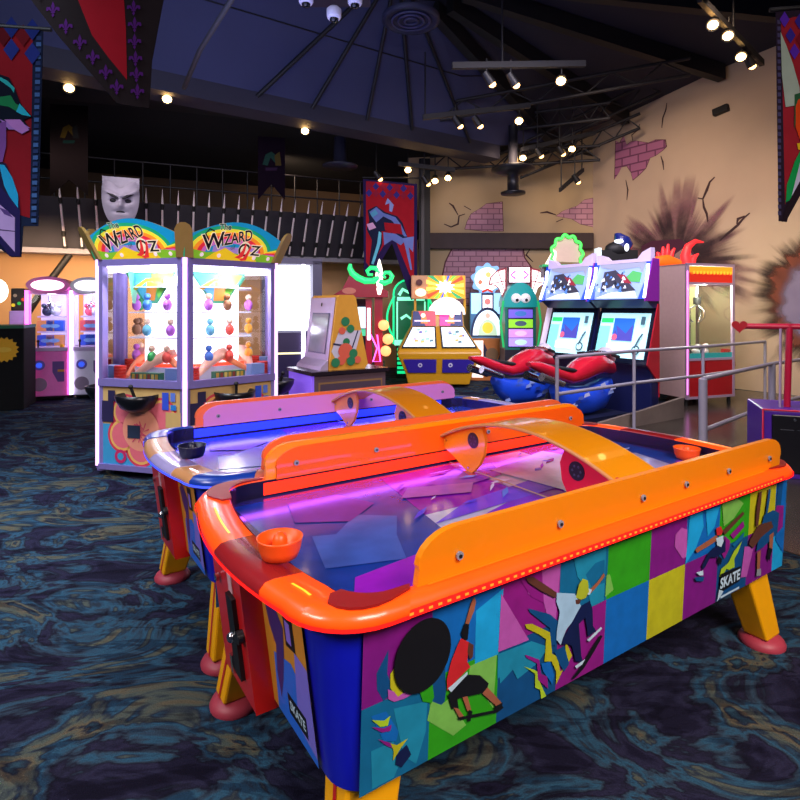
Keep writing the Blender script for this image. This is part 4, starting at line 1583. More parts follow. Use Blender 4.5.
# ================================================================ LIT PUSHER MACHINE (six-sided, rainbow signs)
SW = 0.96
WC = Vector((-2.21, 6.08, 0))
LAVF = mat('frame_lavender', '#8a7cc0', 0.35, 0.3)
TAN = paint('#a88646', 0.5)
tube_m = glow('#e6b4ff', 1.7)
wz = thing('pusher_machine', 'six-sided coin pusher machine with rainbow signs and white lit windows, behind the tables', 'arcade machine', WC, math.radians(-75 + 30))
AP = SW * math.sqrt(3) / 2
ink = paint('#2a1a20')
bays = []
for k in range(6):
    a = k * math.pi / 3
    # outward direction of this face in local coords: (cos a, sin a); ex along the face
    n_ = Vector((math.cos(a), math.sin(a), 0))
    ex = Vector((-math.sin(a), math.cos(a), 0))
    o = n_ * AP
    R = Matrix((ex, n_, Vector((0, 0, 1)))).transposed().to_4x4()
    R.translation = o
    # local: x along the face, y outward, z up
    h = SW / 2
    mb = MB(); mb.M = R
    mb.box((-h + 0.035, -0.06, 0.10), (h - 0.035, -0.01, 0.86), paint('#c89c58', 0.5))
    mb.M = None
    A = Art(mb, R @ Vector((0, -0.008, 0)), ex, (0, 0, 1), n_, 0.0006)
    A.rect(-0.44, 0.12, 0.44, 0.50, paint('#3a94c4'))
    A.poly([(-0.44, 0.5), (0.44, 0.5), (0.44, 0.84), (-0.44, 0.84)], paint('#c8a468'))
    for r_, c_ in ((1.0, '#d03a50'), (0.86, '#e8b060'), (0.72, '#e06a78')):
        for (bx, by, br) in ((-0.16, 0.62, 0.17), (-0.2, 0.40, 0.17), (0.0, 0.28, 0.17), (0.2, 0.36, 0.16), (0.22, 0.6, 0.17), (0.02, 0.5, 0.24)):
            A.disc(bx, by, br * r_ + 0.0, paint(c_))
            A.k -= 1
        A.k += 1
    A.disc(0.0, 0.46, 0.2, paint('#e8967c'))
    for j in range(9):
        aa = j * 0.7
        A.stroke([(0.0 + 0.05 * j * math.cos(aa) * .6, 0.46 + 0.05 * j * math.sin(aa) * .45), (0.03 * math.cos(aa * 2), 0.46 + 0.04 * math.sin(aa)), (0.1 * math.cos(aa + 1), 0.44 + 0.1 * math.sin(aa + 1))], 0.012, paint('#d0486a'))
    A.disc(-0.22, 0.20, 0.065, paint('#c02860')); A.disc(-0.22, 0.20, 0.035, paint('#3a94c4'))
    A.rect(-0.43, 0.52, -0.30, 0.72, paint('#2a2448'))
    A.rect(-0.36, 0.72, -0.28, 0.82, paint('#2a2448'))
    A.rect(-0.14, 0.38, 0.0, 0.50, paint('#2c3850'))
    A.rect(0.24, 0.66, 0.31, 0.82, paint('#3450c8')); A.rect(0.33, 0.74, 0.38, 0.82, paint('#5a78d0')); A.rect(0.33, 0.66, 0.39, 0.71, paint('#2878c8'))
    A.rect(0.28, 0.5, 0.44, 0.64, paint('#c8a468'))
    A.disc(-0.17, 0.70, 0.05, paint('#6a3a28'))
    pn = mb.build('lower_panel', wz, 'lower panel painted with curly pink and yellow clouds' if k in (0,) else None)
    # frame of the window
    mb = MB(); mb.M = R
    mb.box((-h + 0.02, -0.04, 0.86), (h - 0.02, 0.02, 0.93), LAVF)
    mb.box((-h + 0.02, -0.04, 2.00), (h - 0.02, 0.02, 2.06), LAVF)
    mb.box((-h + 0.03, -0.04, 0.93), (-h + 0.07, 0.02, 2.0), LAVF)
    mb.box((h - 0.07, -0.04, 0.93), (h - 0.03, 0.02, 2.0), LAVF)
    mb.box((-h + 0.02, -0.04, 0.07), (h - 0.02, 0.02, 0.12), LAVF)
    mb.build('window_frame', wz)
    mb = MB(); mb.M = R
    mb.quad((-h + 0.06, -0.01, 0.92), (h - 0.06, -0.01, 0.92), (h - 0.06, -0.01, 2.01), (-h + 0.06, -0.01, 2.01), glass('window_glass'))
    mb.build('window_pane', wz)
    # dark half-bowl coin tray
    mb = MB(); mb.M = R
    prof = [(0.0, -0.17), (0.08, -0.16), (0.15, -0.12), (0.19, -0.05), (0.20, 0.0), (0.185, 0.0), (0.16, -0.04), (0.0, -0.07)]
    mb.lathe(prof, paint('#0e0e14', 0.3), (0, 0.03, 0.80), 24)
    tr = mb.build('coin_tray', wz)
    mb = MB(); mb.M = R
    mb.cyl((0, 0.06, 0.74), (-0.02, 0.10, 0.87), 0.014, BLACK, n=8)
    mb.ball((-0.022, 0.10, 0.875), 0.022, BLACK)
    mb.build('stick', tr)
    # arched sign leaning outwards
    mb = MB(); mb.M = R
    lean_ = 0.16
    zb_, zt_ = 2.06, 2.40
    def sy_(z):
        return 0.01 + (z - zb_) * lean_ / (zt_ - zb_)
    arc = [(-h + 0.0, 0.0)] + [(-h - 0.02 + (2 * h + 0.04) * i / 20, 0.20 + 0.15 * math.sin(math.pi * i / 20)) for i in range(21)] + [(h, 0.0)]
    mb.prism([Vector((x, sy_(zb_ + z) - 0.03, zb_ + z)) for x, z in arc], R.to_3x3() @ Vector((0, 0, 0)) + Vector((0, 0, 0)) + Vector((0, 0.0, 0)) + (Vector((0, 0.03, 0))), TAN)
    nrm = (n_ - Vector((0, 0, lean_ / 0.34))).normalized()
    A = Art(mb, R @ Vector((0, sy_(zb_) + 0.002, zb_)), ex, n_ * (lean_ / 0.34) + Vector((0, 0, 1)), n_, 0.0005)
    mb.M = None
    sgm = lambda c: mat('sign_' + c.strip('#'), c, 0.4, emit=c, es=0.55, var=0)
    A.poly(arc, sgm('#1488b8'))

    def band(cx_, cy_, rx, ry, w, col, a0, a1, cnt=24):
        pl = []
        for i in range(cnt + 1):
            t_ = math.radians(a0 + (a1 - a0) * i / cnt)
            pl.append((cx_ + rx * math.cos(t_), cy_ + ry * math.sin(t_)))
        A.stroke(pl, w, sgm(col))
    for q, col in enumerate(('#1c9c6c', '#e8d838', '#f08c28', '#d8283c', '#c060b0')):
        band(-0.06, 0.06, 0.43 - 0.04 * q, 0.235 - 0.03 * q, 0.04, col, 5, 195)
        A.stroke([(0.36 - 0.02 * q, 0.10 - .01 * q), (0.40, 0.115 - 0.012 * q), (0.47, 0.14 - 0.02 * q)], 0.025, sgm(col))
    A.poly([(-0.24, 0.05), (-0.24, 0.12), (0.24, 0.12), (0.24, 0.05)], sgm('#9a7cc0'))
    A.poly([(-0.46, 0.0), (0.46, 0.0), (0.47, 0.055), (0.3, 0.075), (0.1, 0.05), (-0.1, 0.08), (-0.3, 0.06), (-0.47, 0.085)], sgm('#7ab028'))
    A.poly([(-0.3, 0.0), (0.24, 0.0), (0.16, 0.09), (0.02, 0.05), (-0.12, 0.11), (-0.22, 0.06)], sgm('#e8c020'))
    # lettering
    out = paint('#1c1418')
    halo = sgm('#e8d8b8')
    A.text('W', -0.235, 0.095, 0.20, halo, rot=0.22, bold=0.05)
    A.k -= 1
    A.text('IZARD', -0.01, 0.165, 0.14, halo, rot=0.25, bold=0.05, sx=0.78)
    A.text('W', -0.235, 0.095, 0.20, out, rot=0.22, bold=0.015)
    A.text('IZARD', -0.01, 0.165, 0.14, out, rot=0.25, bold=0.02, sx=0.78)
    A.stroke([(-0.30, 0.17), (-0.34, 0.22), (-0.31, 0.265), (-0.26, 0.25)], 0.014, out)
    A.text('The', -0.16, 0.27, 0.075, halo, rot=0.1, bold=0.06)
    A.text('The', -0.16, 0.27, 0.075, paint('#207060'), rot=0.1, bold=0.03)
    A.text('of', -0.045, 0.10, 0.055, paint('#5a6a20'), rot=0.1)
    A.disc(0.08, 0.105, 0.065, halo, 0.075)
    A.text('O', 0.08, 0.045, 0.17, out, bold=0.01)
    A.text('Z', 0.20, 0.06, 0.13, halo, bold=0.08, sx=1.2)
    A.text('Z', 0.20, 0.06, 0.13, out, bold=0.015, sx=1.2)
    redm = sgm('#d83030')
    A.poly([(-0.01, 0.03), (0.03, 0.05), (0.06, 0.10), (0.075, 0.16), (0.09, 0.155), (0.09, 0.10), (0.08, 0.04), (0.04, 0.02)], redm)
    A.poly([(0.04, 0.02), (0.08, 0.025), (0.11, 0.08), (0.135, 0.15), (0.15, 0.14), (0.135, 0.07), (0.12, 0.01), (0.07, 0.0)], redm)
    for xx in (-0.34, -0.17, 0.2, 0.36):
        A.disc(xx, 0.035, 0.02, sgm('#f0d8d8'), n=8)
    mb.build('marquee', wz, 'arched rainbow sign')
    # corner: light tube and tan post
    ang = a + math.pi / 6
    c_ = Vector((math.cos(ang), math.sin(ang), 0)) * (SW + 0.0)
    mb = MB()
    mb.cyl(c_ + Vector((0, 0, 0.10)), c_ + Vector((0, 0, 2.06)), 0.021, tube_m, n=12)
    mb.build('light_tube', wz)
    mb = MB()
    q_ = c_ * 0.955
    mb.cyl(q_ + Vector((0, 0, 0.05)), q_ + Vector((0, 0, 2.06)), 0.05, LAVF, n=6)
    mb.build('corner_post', wz)
    mb = MB()
    e2 = Vector((-math.sin(ang), math.cos(ang), 0))
    ou = Vector((math.cos(ang), math.sin(ang), 0))
    pr = [(-0.075, 0), (-0.075, 0.24), (-0.055, 0.28), (-0.02, 0.30), (0.02, 0.30), (0.055, 0.28), (0.075, 0.24), (0.075, 0)]
    mb.prism([c_ + e2 * x + ou * (0.015 + z * 0.5) + Vector((0, 0, 2.06 + z)) for x, z in pr], ou * -0.03, TAN)
    mb.build('sign_post', wz)
    mb = MB()
    cq = c_ * 0.9
    mb.cyl(cq + Vector((0, 0, 0.0)) - e2 * 0.015 + Vector((0, 0, 0.032)), cq + e2 * 0.015 + Vector((0, 0, 0.032)), 0.032, CHROME, n=14)
    mb.cyl(cq + Vector((0, 0, 0.05)), cq + Vector((0, 0, 0.09)), 0.014, CHROME, n=8)
    mb.build('caster', wz)
# inside: base deck, lit centre tower with prize shelves, pusher decks
mb = MB()
hexp = lambda r, z: [Vector((r * math.cos(math.pi / 6 + k * math.pi / 3), r * math.sin(math.pi / 6 + k * math.pi / 3), z)) for k in range(6)]
mb.prism(hexp(0.90, 0.10), (0, 0, 0.78), paint('#4a4468'))
mb.prism(hexp(0.92, 1.985), (0, 0, 0.04), mat('lit_white_lid', '#ffffff', 0.5, emit='#f4ecff', es=2.0, var=0))
mb.build('cabinet', wz)
mb = MB()
mb.prism(hexp(0.90, 0.885), (0, 0, 0.01), paint('#d8d8e8', 0.2))
mb.prism(hexp(0.62, 0.895), (0, 0, 0.12), paint('#c8c8e0', 0.2))
mb.prism(hexp(0.60, 1.015), (0, 0, 0.03), glow('#ff5030', 0.9))
mb.build('pusher_deck', wz)
tw = MB()
tw.prism(hexp(0.52, 1.045), (0, 0, 0.94), mat('lit_tower', '#f8f4ff', 0.4, emit='#f4f0ff', es=1.6, var=0))
tw.build('lit_tower', wz)
shelf = MB()
for z in (1.3, 1.55, 1.8):
    shelf.prism(hexp(0.68, z), (0, 0, 0.012), mat('shelf_clear_white', '#e8e8f8', 0.2))
shelf.build('prize_shelf', wz)
for k in range(6):
    a = k * math.pi / 3
    n_ = Vector((math.cos(a), math.sin(a), 0)); ex = Vector((-math.sin(a), math.cos(a), 0))
    base = n_ * 0.70
    # red coin stacks, green card tray, blue ticket bin
    mb = MB()
    q = base + ex * -0.34 + Vector((0, 0, 0.895))
    for j in range(5):
        mb.cyl(q + Vector((0, 0, j * 0.03)), q + Vector((0, 0, j * 0.03 + 0.026)), 0.055, paint('#d03020'), n=14)
    mb.build('chip_stack', wz)
    mb = MB()
    R = Matrix((ex, n_, Vector((0, 0, 1)))).transposed().to_4x4()
    R.translation = base + Vector((0, 0, 0.895))
    mb.M = R
    mb.box((-0.16, 0.0, 0), (0.16, 0.07, 0.09), paint('#2a7050'))
    for j in range(7):
        mb.box((-0.145 + j * 0.043, 0.0705, 0.01), (-0.115 + j * 0.043, 0.072, 0.08), paint(('#c8a030', '#8a3a28', '#d8c860')[j % 3]))
    mb.build('card_tray', wz)
    mb = MB(); mb.M = R
    mb.box((0.23, -0.02, 0), (0.38, 0.08, 0.14), mat('bin_blue', '#7c9ad0', 0.3))
    mb.build('ticket_bin', wz)
    # lying prize arms: pinkish pushers
    mb = MB(); mb.M = R
    mb.tube([(-0.28, -0.1, 0.02), (-0.12, -0.15, 0.16), (0.05, -0.2, 0.24), (0.1, -0.25, 0.26)], [0.02, 0.05, 0.06, 0.04], mat('ramp_peach', '#f0b8a0', 0.4), 10)
    mb.tube([(0.05, -0.2, 0.22), (0.22, -0.14, 0.12), (0.36, -0.1, 0.03)], [0.035, 0.03, 0.02], mat('ramp_orange', '#f08858', 0.4), 10)
    mb.build('prize_ramp', wz)
    # prizes on the shelves
    rnd = random.Random(10 + k)
    for z in (1.05, 1.315, 1.565):
        for j in range(2):
            mb = MB()
            c = n_ * 0.56 + ex * (-0.12 + 0.22 * j + rnd.uniform(-.03, .03)) + Vector((0, 0, z))
            col = rnd.choice(['#30a050', '#e05040', '#c06ad0', '#3a70c8', '#f0b040', '#8a5a38', '#70c0d8'])
            mb.ball(c + Vector((0, 0, 0.065)), 0.045, paint(col), (1, 1, 1.3), 10, 6)
            mb.ball(c + Vector((0, 0, 0.15)), 0.032, paint(rnd.choice(['#f0d0b0', col])), n=10, k=6)
            mb.build('prize', wz)
    # hanging triangular picture
    mb = MB(); mb.M = R
    mb.M = None
    A = Art(mb, R @ Vector((-0.12 if k == 5 else 0.32 if k == 4 else 0, -0.16, 0)), ex, (0, 0, 1), n_, 0.0008)
    A.poly([(-0.30, 1.06), (0.30, 1.06), (0.08, 0.75), (-0.08, 0.75)], paint('#3a8a6a'))
    A.poly([(-0.27, 1.045), (0.0, 1.045), (-0.06, 0.77), (-0.09, 0.80)], paint('#58a8d8'))
    A.poly([(0.0, 1.045), (0.27, 1.045), (0.09, 0.80)], paint('#6cb838'))
    A.poly([(-0.22, 0.90), (-0.05, 1.0), (0.12, 1.0), (0.12, 0.97), (-0.04, 0.97), (-0.17, 0.88)], paint('#f0b030'))
    A.poly([(-0.06, 0.78), (0.05, 0.78), (0.08, 0.94), (-0.04, 0.97)], paint('#c87828'))
    mb.build('picture', wz)
for k in (3, 4):
    pass
# a lamp inside the case
ld = bpy.data.lights.new('case_lamp', 'POINT')
ld.energy = 50; ld.color = (0.93, 0.9, 1.0); ld.shadow_soft_size = 0.12
lo = bpy.data.objects.new('case_lamp', ld); COL.objects.link(lo); lo.parent = wz; lo.location = (0.28, -0.45, 1.85)
ld2 = bpy.data.lights.new('case_lamp_second', 'POINT')
ld2.energy = 40; ld2.color = (0.93, 0.9, 1.0); ld2.shadow_soft_size = 0.12
lo = bpy.data.objects.new('case_lamp_second', ld2); COL.objects.link(lo); lo.parent = wz; lo.location = (0.55, 0.1, 1.85)


# ================================================================ helpers for boxes facing the camera
def place(px, y_base, z=0.0):
    return PF(px, y_base, z)


def facing(px0, px1, d0, d1):
    """local frame whose x runs from (px0,d0) to (px1,d1) on the floor; returns origin (middle), angle, width"""
    a, b = P(px0, HZ, d0), P(px1, HZ, d1)
    a.z = b.z = 0
    m = (a + b) / 2
    return m, math.atan2((b - a).y, (b - a).x), (b - a).length


# local convention below: x to the right along the front, y into the machine (away from the viewer), z up; front face at y=0
# ---------------------------------------------------------------- pink and white claw cabinets at the left
def claw_cabinet(label, px0, px1, d0, d1, body, tubec, seed, gi):
    m_, an, w = facing(px0, px1, d0, d1)
    t = thing('claw_cabinet', label, 'claw machine', m_, an, None)
    h = w / 2
    bd = paint(body, 0.35)
    mb = MB()
    mb.rbox((-h + 0.02, 0, 0.08), (h - 0.02, 0.8, 0.86), bd, 0.02)
    mb.box((-h + 0.06, 0.1, 0.03), (h - 0.06, 0.75, 0.08), BLACK)
    mb.build('body', t)
    mb = MB()
    mb.box((-h + 0.03, 0.03, 0.0), (-h + 0.08, 0.08, 0.05), CHROME)
    mb.build('foot', t)
    mb = MB()
    mb.box((h - 0.08, 0.03, 0.0), (h - 0.03, 0.08, 0.05), CHROME)
    mb.build('foot', t)
    mb = MB()
    mb.cyl((-0.17 * w / .8, 0.005, 0.62), (-0.17 * w / .8, -0.015, 0.62), 0.085, paint('#7a6ab8'), n=24)
    mb.cyl((-0.17 * w / .8, -0.01, 0.62), (-0.17 * w / .8, -0.03, 0.62), 0.045, glow('#3a5cf0', 0.9), n=20)
    mb.build('button', t)
    mb = MB()
    mb.cyl((-0.17 * w / .8, 0.005, 0.29), (-0.17 * w / .8, -0.01, 0.29), 0.115, mat('speaker_grey', '#8a7890', 0.6), n=28)
    mb.build('speaker_cover', t)
    mb = MB()
    mb.prism([(0.06, -0.004, 0.68), (h - 0.08, -0.004, 0.68), (h - 0.08, -0.004, 0.33), (0.14, -0.004, 0.33), (0.06, -0.004, 0.5)], (0, 0.02, 0), paint('#6a4a90'))
    mb.box((0.14, -0.012, 0.50), (0.24, -0.004, 0.54), paint('#d0903a'))
    mb.build('prize_door', t)
    mb = MB()
    mb.box((-h, -0.02, 0.86), (h, 0.8, 0.92), paint('#c8b0d8', 0.3))
    mb.cyl((-0.16, 0.02, 0.92), (-0.16, 0.02, 1.02), 0.012, BLACK, n=8)
    mb.ball((-0.16, 0.02, 1.03), 0.025, BLACK)
    mb.ball((0.2, 0.03, 0.94), 0.04, paint('#e8b020'), n=10, k=6)
    mb.build('control_ledge', t)
    mb = MB()
    for x in (-h + 0.02, h - 0.05):
        mb.box((x, 0.02, 0.92), (x + 0.03, 0.05, 1.88), paint('#d8c8f0', 0.3))
    mb.box((-h + 0.02, 0.75, 0.92), (h - 0.02, 0.8, 1.88), mat('lit_back', '#d8d0f0', 0.5, emit='#d8ccff', es=0.8, var=0))
    mb.box((-h + 0.02, 0.0, 1.84), (h - 0.02, 0.8, 1.9), paint('#c890d0', 0.3))
    mb.build('window_frame', t)
    mb = MB()
    mb.quad((-h + 0.04, 0.03, 0.92), (h - 0.04, 0.03, 0.92), (h - 0.04, 0.03, 1.85), (-h + 0.04, 0.03, 1.85), glass('window_glass'))
    mb.build('window_pane', t)
    mb = MB()
    mb.prism([(x, -0.05, 1.99 + z) for x, z in [(h * 1.02 * math.cos(a), 0.15 * math.sin(a)) for a in [i * math.pi / 14 for i in range(28)]]], (0, 0.5, 0), paint(body, 0.35))
    A = Art(mb, (0, -0.055, 1.99), (1, 0, 0), (0, 0, 1), (0, -1, 0), 0.002)
    A.disc(0, 0, h * 0.78, glow('#ffffff', 2.2), 0.09, 28)
    mb.build('marquee', t, 'oval lit white sign')
    mb = MB()
    mb.cyl((-h - 0.0, -0.02, 0.10), (-h - 0.0, -0.02, 1.9), 0.028, glow(tubec, 5.0), n=10)
    mb.cyl((h, -0.02, 0.10), (h, -0.02, 1.9), 0.015, glow(tubec, 2.5), n=10)
    mb.build('light_tube', t)
    # prizes
    rnd = random.Random(seed)
    for z in (0.92, 1.18, 1.45):
        mb = MB()
        mb.box((-h + 0.06, 0.35, z + (0 if z < 1 else -0.02)), (h - 0.1, 0.7, z + 0.01), paint('#d0c8e8', 0.3))
        mb.build('shelf', t)
        for j in range(2):
            x = -h + 0.20 + j * (w - 0.5)
            mb = MB()
            c = rnd.choice(['#2a4ad0', '#3060e0', '#1c2440', '#e05a60', '#e8a060', '#8ac0f0']) if z < 1.4 else rnd.choice(['#f05878', '#303a58', '#c8d0e8'])
            if z < 1.4:
                mb.rbox((x - 0.15, 0.36, z + 0.01), (x + 0.13, 0.5, z + 0.2), paint(c), 0.01)
                A = Art(mb, (x, 0.36, z + 0.1), (1, 0, 0), (0, 0, 1), (0, -1, 0), 0.002)
                A.disc(-0.01, 0.0, 0.08, paint('#7ab0e8'), 0.035)
                mb.build('prize_box', t)
            else:
                mb.ball((x, 0.42, z + 0.09), 0.085, paint(c), (1, 0.8, 1))
                mb.ball((x + 0.05, 0.42, z + 0.2), 0.055, paint(c))
                mb.ball((x - 0.05, 0.40, z + 0.19), 0.04, paint(c))
                mb.build('plush_toy', t)
    mb = MB()
    mb.cyl((-0.05, 0.3, 1.84), (-0.05, 0.3, 1.7), 0.02, CHROME, n=8)
    for k in range(3):
        a = k * 2.1
        mb.tube([(-0.05, 0.3, 1.7), (-0.05 + 0.08 * math.cos(a), 0.3 + 0.08 * math.sin(a), 1.66), (-0.05 + 0.05 * math.cos(a), 0.3 + 0.05 * math.sin(a), 1.58)], 0.008, CHROME, 6)
    mb.build('claw', t)
    ld = bpy.data.lights.new('cabinet_lamp', 'POINT')
    ld.energy = 9; ld.color = (0.85, 0.85, 1.0); ld.shadow_soft_size = 0.08
    lo = bpy.data.objects.new('cabinet_lamp', ld); COL.objects.link(lo); lo.parent = t; lo.location = (0, 0.2, 1.8)
    return t


claw_cabinet('pink claw cabinet with an oval lit top and pink light tube at the left', 27, 69.5, 9.6, 9.8, '#f07ac8', '#ff5ad0', 3, 0)
claw_cabinet('white claw cabinet with an oval lit top, partly behind the six-sided machine', 71, 108, 9.82, 9.98, '#e8e0f4', '#f0e0ff', 8, 1)

# dark cabinet with a yellow starburst sticker, left edge
m_, an, w = facing(-40, 26, 8.6, 8.9)
t = thing('dark_cabinet', 'plain dark arcade cabinet with a yellow starburst sticker at the left edge', 'cabinet', m_, an)
mb = MB()
mb.rbox((-w / 2, 0, 0.0), (w / 2 - 0.03, 0.75, 1.28), mat('cabinet_matt_black', '#050508', 1.0), 0.02)
mb.build('body', t)
mb = MB()
A = Art(mb, (w / 2 - 0.29, -0.003, 0.95), (1, 0, 0), (0, 0, 1), (0, -1, 0), 0.002)
A.poly([((0.20 if i % 2 else 0.165) * math.cos(i * math.pi / 16), (0.20 if i % 2 else 0.165) * math.sin(i * math.pi / 16)) for i in range(32)], paint('#e8a818'))
A.poly([(0.10 * math.cos(i * math.pi / 16), 0.04 * math.sin(i * math.pi / 16)) for i in range(32)], paint('#f0c040'))
mb.build('sticker', t)
mb = MB()
mb.box((-w / 2, 0, 1.28), (w / 2 - 0.03, 0.75, 1.33), mat('green_lit_edge', '#2a6848', 0.4))
mb.build('top_edge', t)
# pale ticket station behind it
m_, an, w = facing(9, 26, 9.9, 10.0)
t = thing('ticket_station', 'pale lavender ticket station with a dark colourful head, between the dark and pink cabinets', 'ticket machine', m_, an)
mb = MB()
mb.rbox((-w / 2, 0, 0), (w / 2, 0.5, 1.55), mat('pale_lav', '#c0b0dc', 0.4), 0.015)
mb.build('body', t)
mb = MB()
mb.rbox((-w / 2 + 0.02, 0.03, 1.55), (w / 2 - 0.02, 0.45, 1.95), paint('#2a2418'), 0.02)
A = Art(mb, (0, 0.025, 1.6), (1, 0, 0), (0, 0, 1), (0, -1, 0), 0.002)
for x, z, c in ((-0.07, 0.05, '#d8c020'), (0.02, 0.08, '#30b040'), (0.08, 0.15, '#d04828'), (-0.04, 0.22, '#8a7a60')):
    A.disc(x, z, 0.03, glow(c, 0.6), n=12)
mb.build('head', t)
# glowing round lamp on the left edge
t = thing('globe_lamp', 'white glowing globe lamp at the far left edge below the banner', 'lamp', P(-2, 291, 8.8))
mb = MB()
mb.ball((0, 0, 0), 0.17, glow('#f4ffe8', 3.0), (0.8, 0.8, 1.1))
mb.build('globe', t)
mb = MB()
mb.cyl((0, 0.0, 0.18), (0, 0, 0.9), 0.012, BLACK, n=6)
mb.build('rod', t)

# ---------------------------------------------------------------- lit white display case behind, between the pusher and the kiosk
m_, an, w = facing(262, 322, 9.6, 9.9)
t = thing('display_case', 'blazing white lit display case behind the yellow kiosk', 'display case', m_, an)
mb = MB()
for x in (-w / 2, w / 2 - 0.16):
    mb.box((x, 0, 0.0), (x + 0.16, 0.5, 2.42), mat('case_frame', '#4a4660', 0.4))
mb.box((-w / 2, 0, 2.36), (w / 2, 0.5, 2.46), mat('case_frame', '#4a4660', 0.4))
mb.box((-w / 2, 0.45, 0.0), (w / 2, 0.5, 2.4), mat('case_frame', '#4a4660', 0.4))
mb.build('frame', t)
mb = MB()
mb.box((-w / 2 + 0.16, 0.35, 1.2), (w / 2 - 0.16, 0.4, 2.36), glow('#eef0ff', 2.4))
mb.build('light_panel', t)
mb = MB()
mb.box((-w / 2 + 0.16, 0.05, 0.1), (w / 2 - 0.16, 0.44, 0.80), paint('#2a2050'))
mb.box((-w / 2 + 0.16, 0.05, 0.83), (w / 2 - 0.16, 0.44, 1.18), paint('#3a3058'))
mb.box((-w / 2 + 0.16, 0.04, 0.80), (w / 2 - 0.16, 0.44, 0.83), glow('#f0e8b0', 1.5))
mb.build('drawers', t)
mb = MB()
mb.box((0.16, 0.0, 0.3), (0.22, 0.05, 2.36), glow('#f0e0ff', 3.5))
mb.build('light_tube', t)

# ---------------------------------------------------------------- yellow kiosk on a counter
CA = Vector((-0.96, 6.14, 0))
t = thing('counter', 'dark brown counter with violet lit end panel, under the yellow kiosk', 'counter', CA, TROT)
mb = MB()
mb.rbox((0.03, 0.0, 0.0), (0.95, 0.66, 0.86), mat('counter_brown', '#5c4650', 0.5), 0.01)
A = Art(mb, (0, 0, 0), (1, 0, 0), (0, 0, 1), (0, -1, 0), 0.003)
A.rect(0.08, 0.55, 0.90, 0.78, paint('#8a6840'))
A.rect(0.10, 0.57, 0.88, 0.76, paint('#4c3c4c'))
mb.build('body', t)
mb = MB()
mb.box((-0.01, -0.03, 0.86), (0.98, 0.68, 0.90), paint('#241c24', 0.2))
mb.build('top', t)
mb = MB()
mb.box((0.0, 0.0, 0.02), (0.03, 0.64, 0.86), mat('violet_panel', '#8c6ad8', 0.3, emit='#7a4cf0', es=0.45))
mb.build('end_panel', t, 'violet lit end panel')
KC = Vector((-0.80, 6.335, 0.90))
k_ = thing('kiosk', 'yellow wedge-shaped kiosk with a grey screen and red and green dots, on the counter', 'kiosk', KC - Vector((math.sin(TROT), -math.cos(TROT), 0)) * 0.345, TROT - math.pi / 2)
yk = paint('#d89c38', 0.4)
mb = MB()
side = [(0.0, 0.0), (0.47, 0.0), (0.51, 0.05), (0.42, 0.45), (0.35, 0.82), (0.32, 0.85), (0.14, 0.85), (0.11, 0.82)]
# the printed side faces right
mb.prism([(0.345, y, z) for y, z in side], (-0.69, 0, 0), yk)
mb.build('body', k_, bevel=0.01)
mb = MB()
f0, f1 = Vector((0, -0.003, 0.01)), Vector((0, 0.107, 0.82))
fu = (f1 - f0)
A = Art(mb, f0, (1, 0, 0), fu, (0, -1, 0.12), 0.004)
A.poly([(-0.325, 0.0), (0.315, 0.0), (0.315, 1), (-0.325, 1)], mat('kiosk_silver', '#c0b0d0', 0.3, 0.3))
A.poly([(-0.235, 0.2), (0.235, 0.2), (0.235, 0.78), (-0.235, 0.78)], paint('#5a5a78', 0.2))
A.poly([(-0.215, 0.22), (0.215, 0.22), (0.215, 0.76), (-0.215, 0.76)], mat('screen_grey', '#7c8490', 0.1, coat=0.6, var=0.3, scale=4))
A.disc(0.0, 0.9, 0.02, BLACK, 0.03)
mb.build('screen', k_)
mb = MB()
mb.prism([(-0.33, -0.10, 0.0), (-0.33, 0.0, 0.0), (-0.33, 0.0, 0.11), (-0.33, -0.08, 0.04)], (0.66, 0, 0), mat('kiosk_silver', '#c0b0d0', 0.3, 0.3))
mb.build('ledge', k_)
mb = MB()
A = Art(mb, (0.346, 0, 0), (0, 1.1, 0), (0, 0, 1.05), (1, 0, 0), 0.0015)
A.poly([(0.03, 0.20), (0.12, 0.42), (0.38, 0.42), (0.30, 0.15), (0.10, 0.08)], paint('#c8c4d8'))
A.stroke([(0.34, 0.42), (0.26, 0.20)], 0.015, paint('#2c2c50'))
A.stroke([(0.05, 0.28), (0.16, 0.26)], 0.02, paint('#2c2c50'))
for y, z, r, c in ((0.19, 0.52, 0.05, '#2a7a50'), (0.25, 0.44, 0.045, '#2a7a50'), (0.15, 0.42, 0.04, '#d8604a'), (0.20, 0.30, 0.04, '#2a7a50'), (0.19, 0.20, 0.085, '#d8604a'), (0.14, 0.10, 0.05, '#d8604a'),
                   (0.28, 0.17, 0.05, '#2a7a50'), (0.33, 0.10, 0.04, '#d8604a'), (0.25, 0.09, 0.05, '#2a7a50'), (0.07, 0.08, 0.05, '#2a7a50')):
    A.disc(y, z, r, paint(c), n=20)
mb.build('dots_decal', k_)

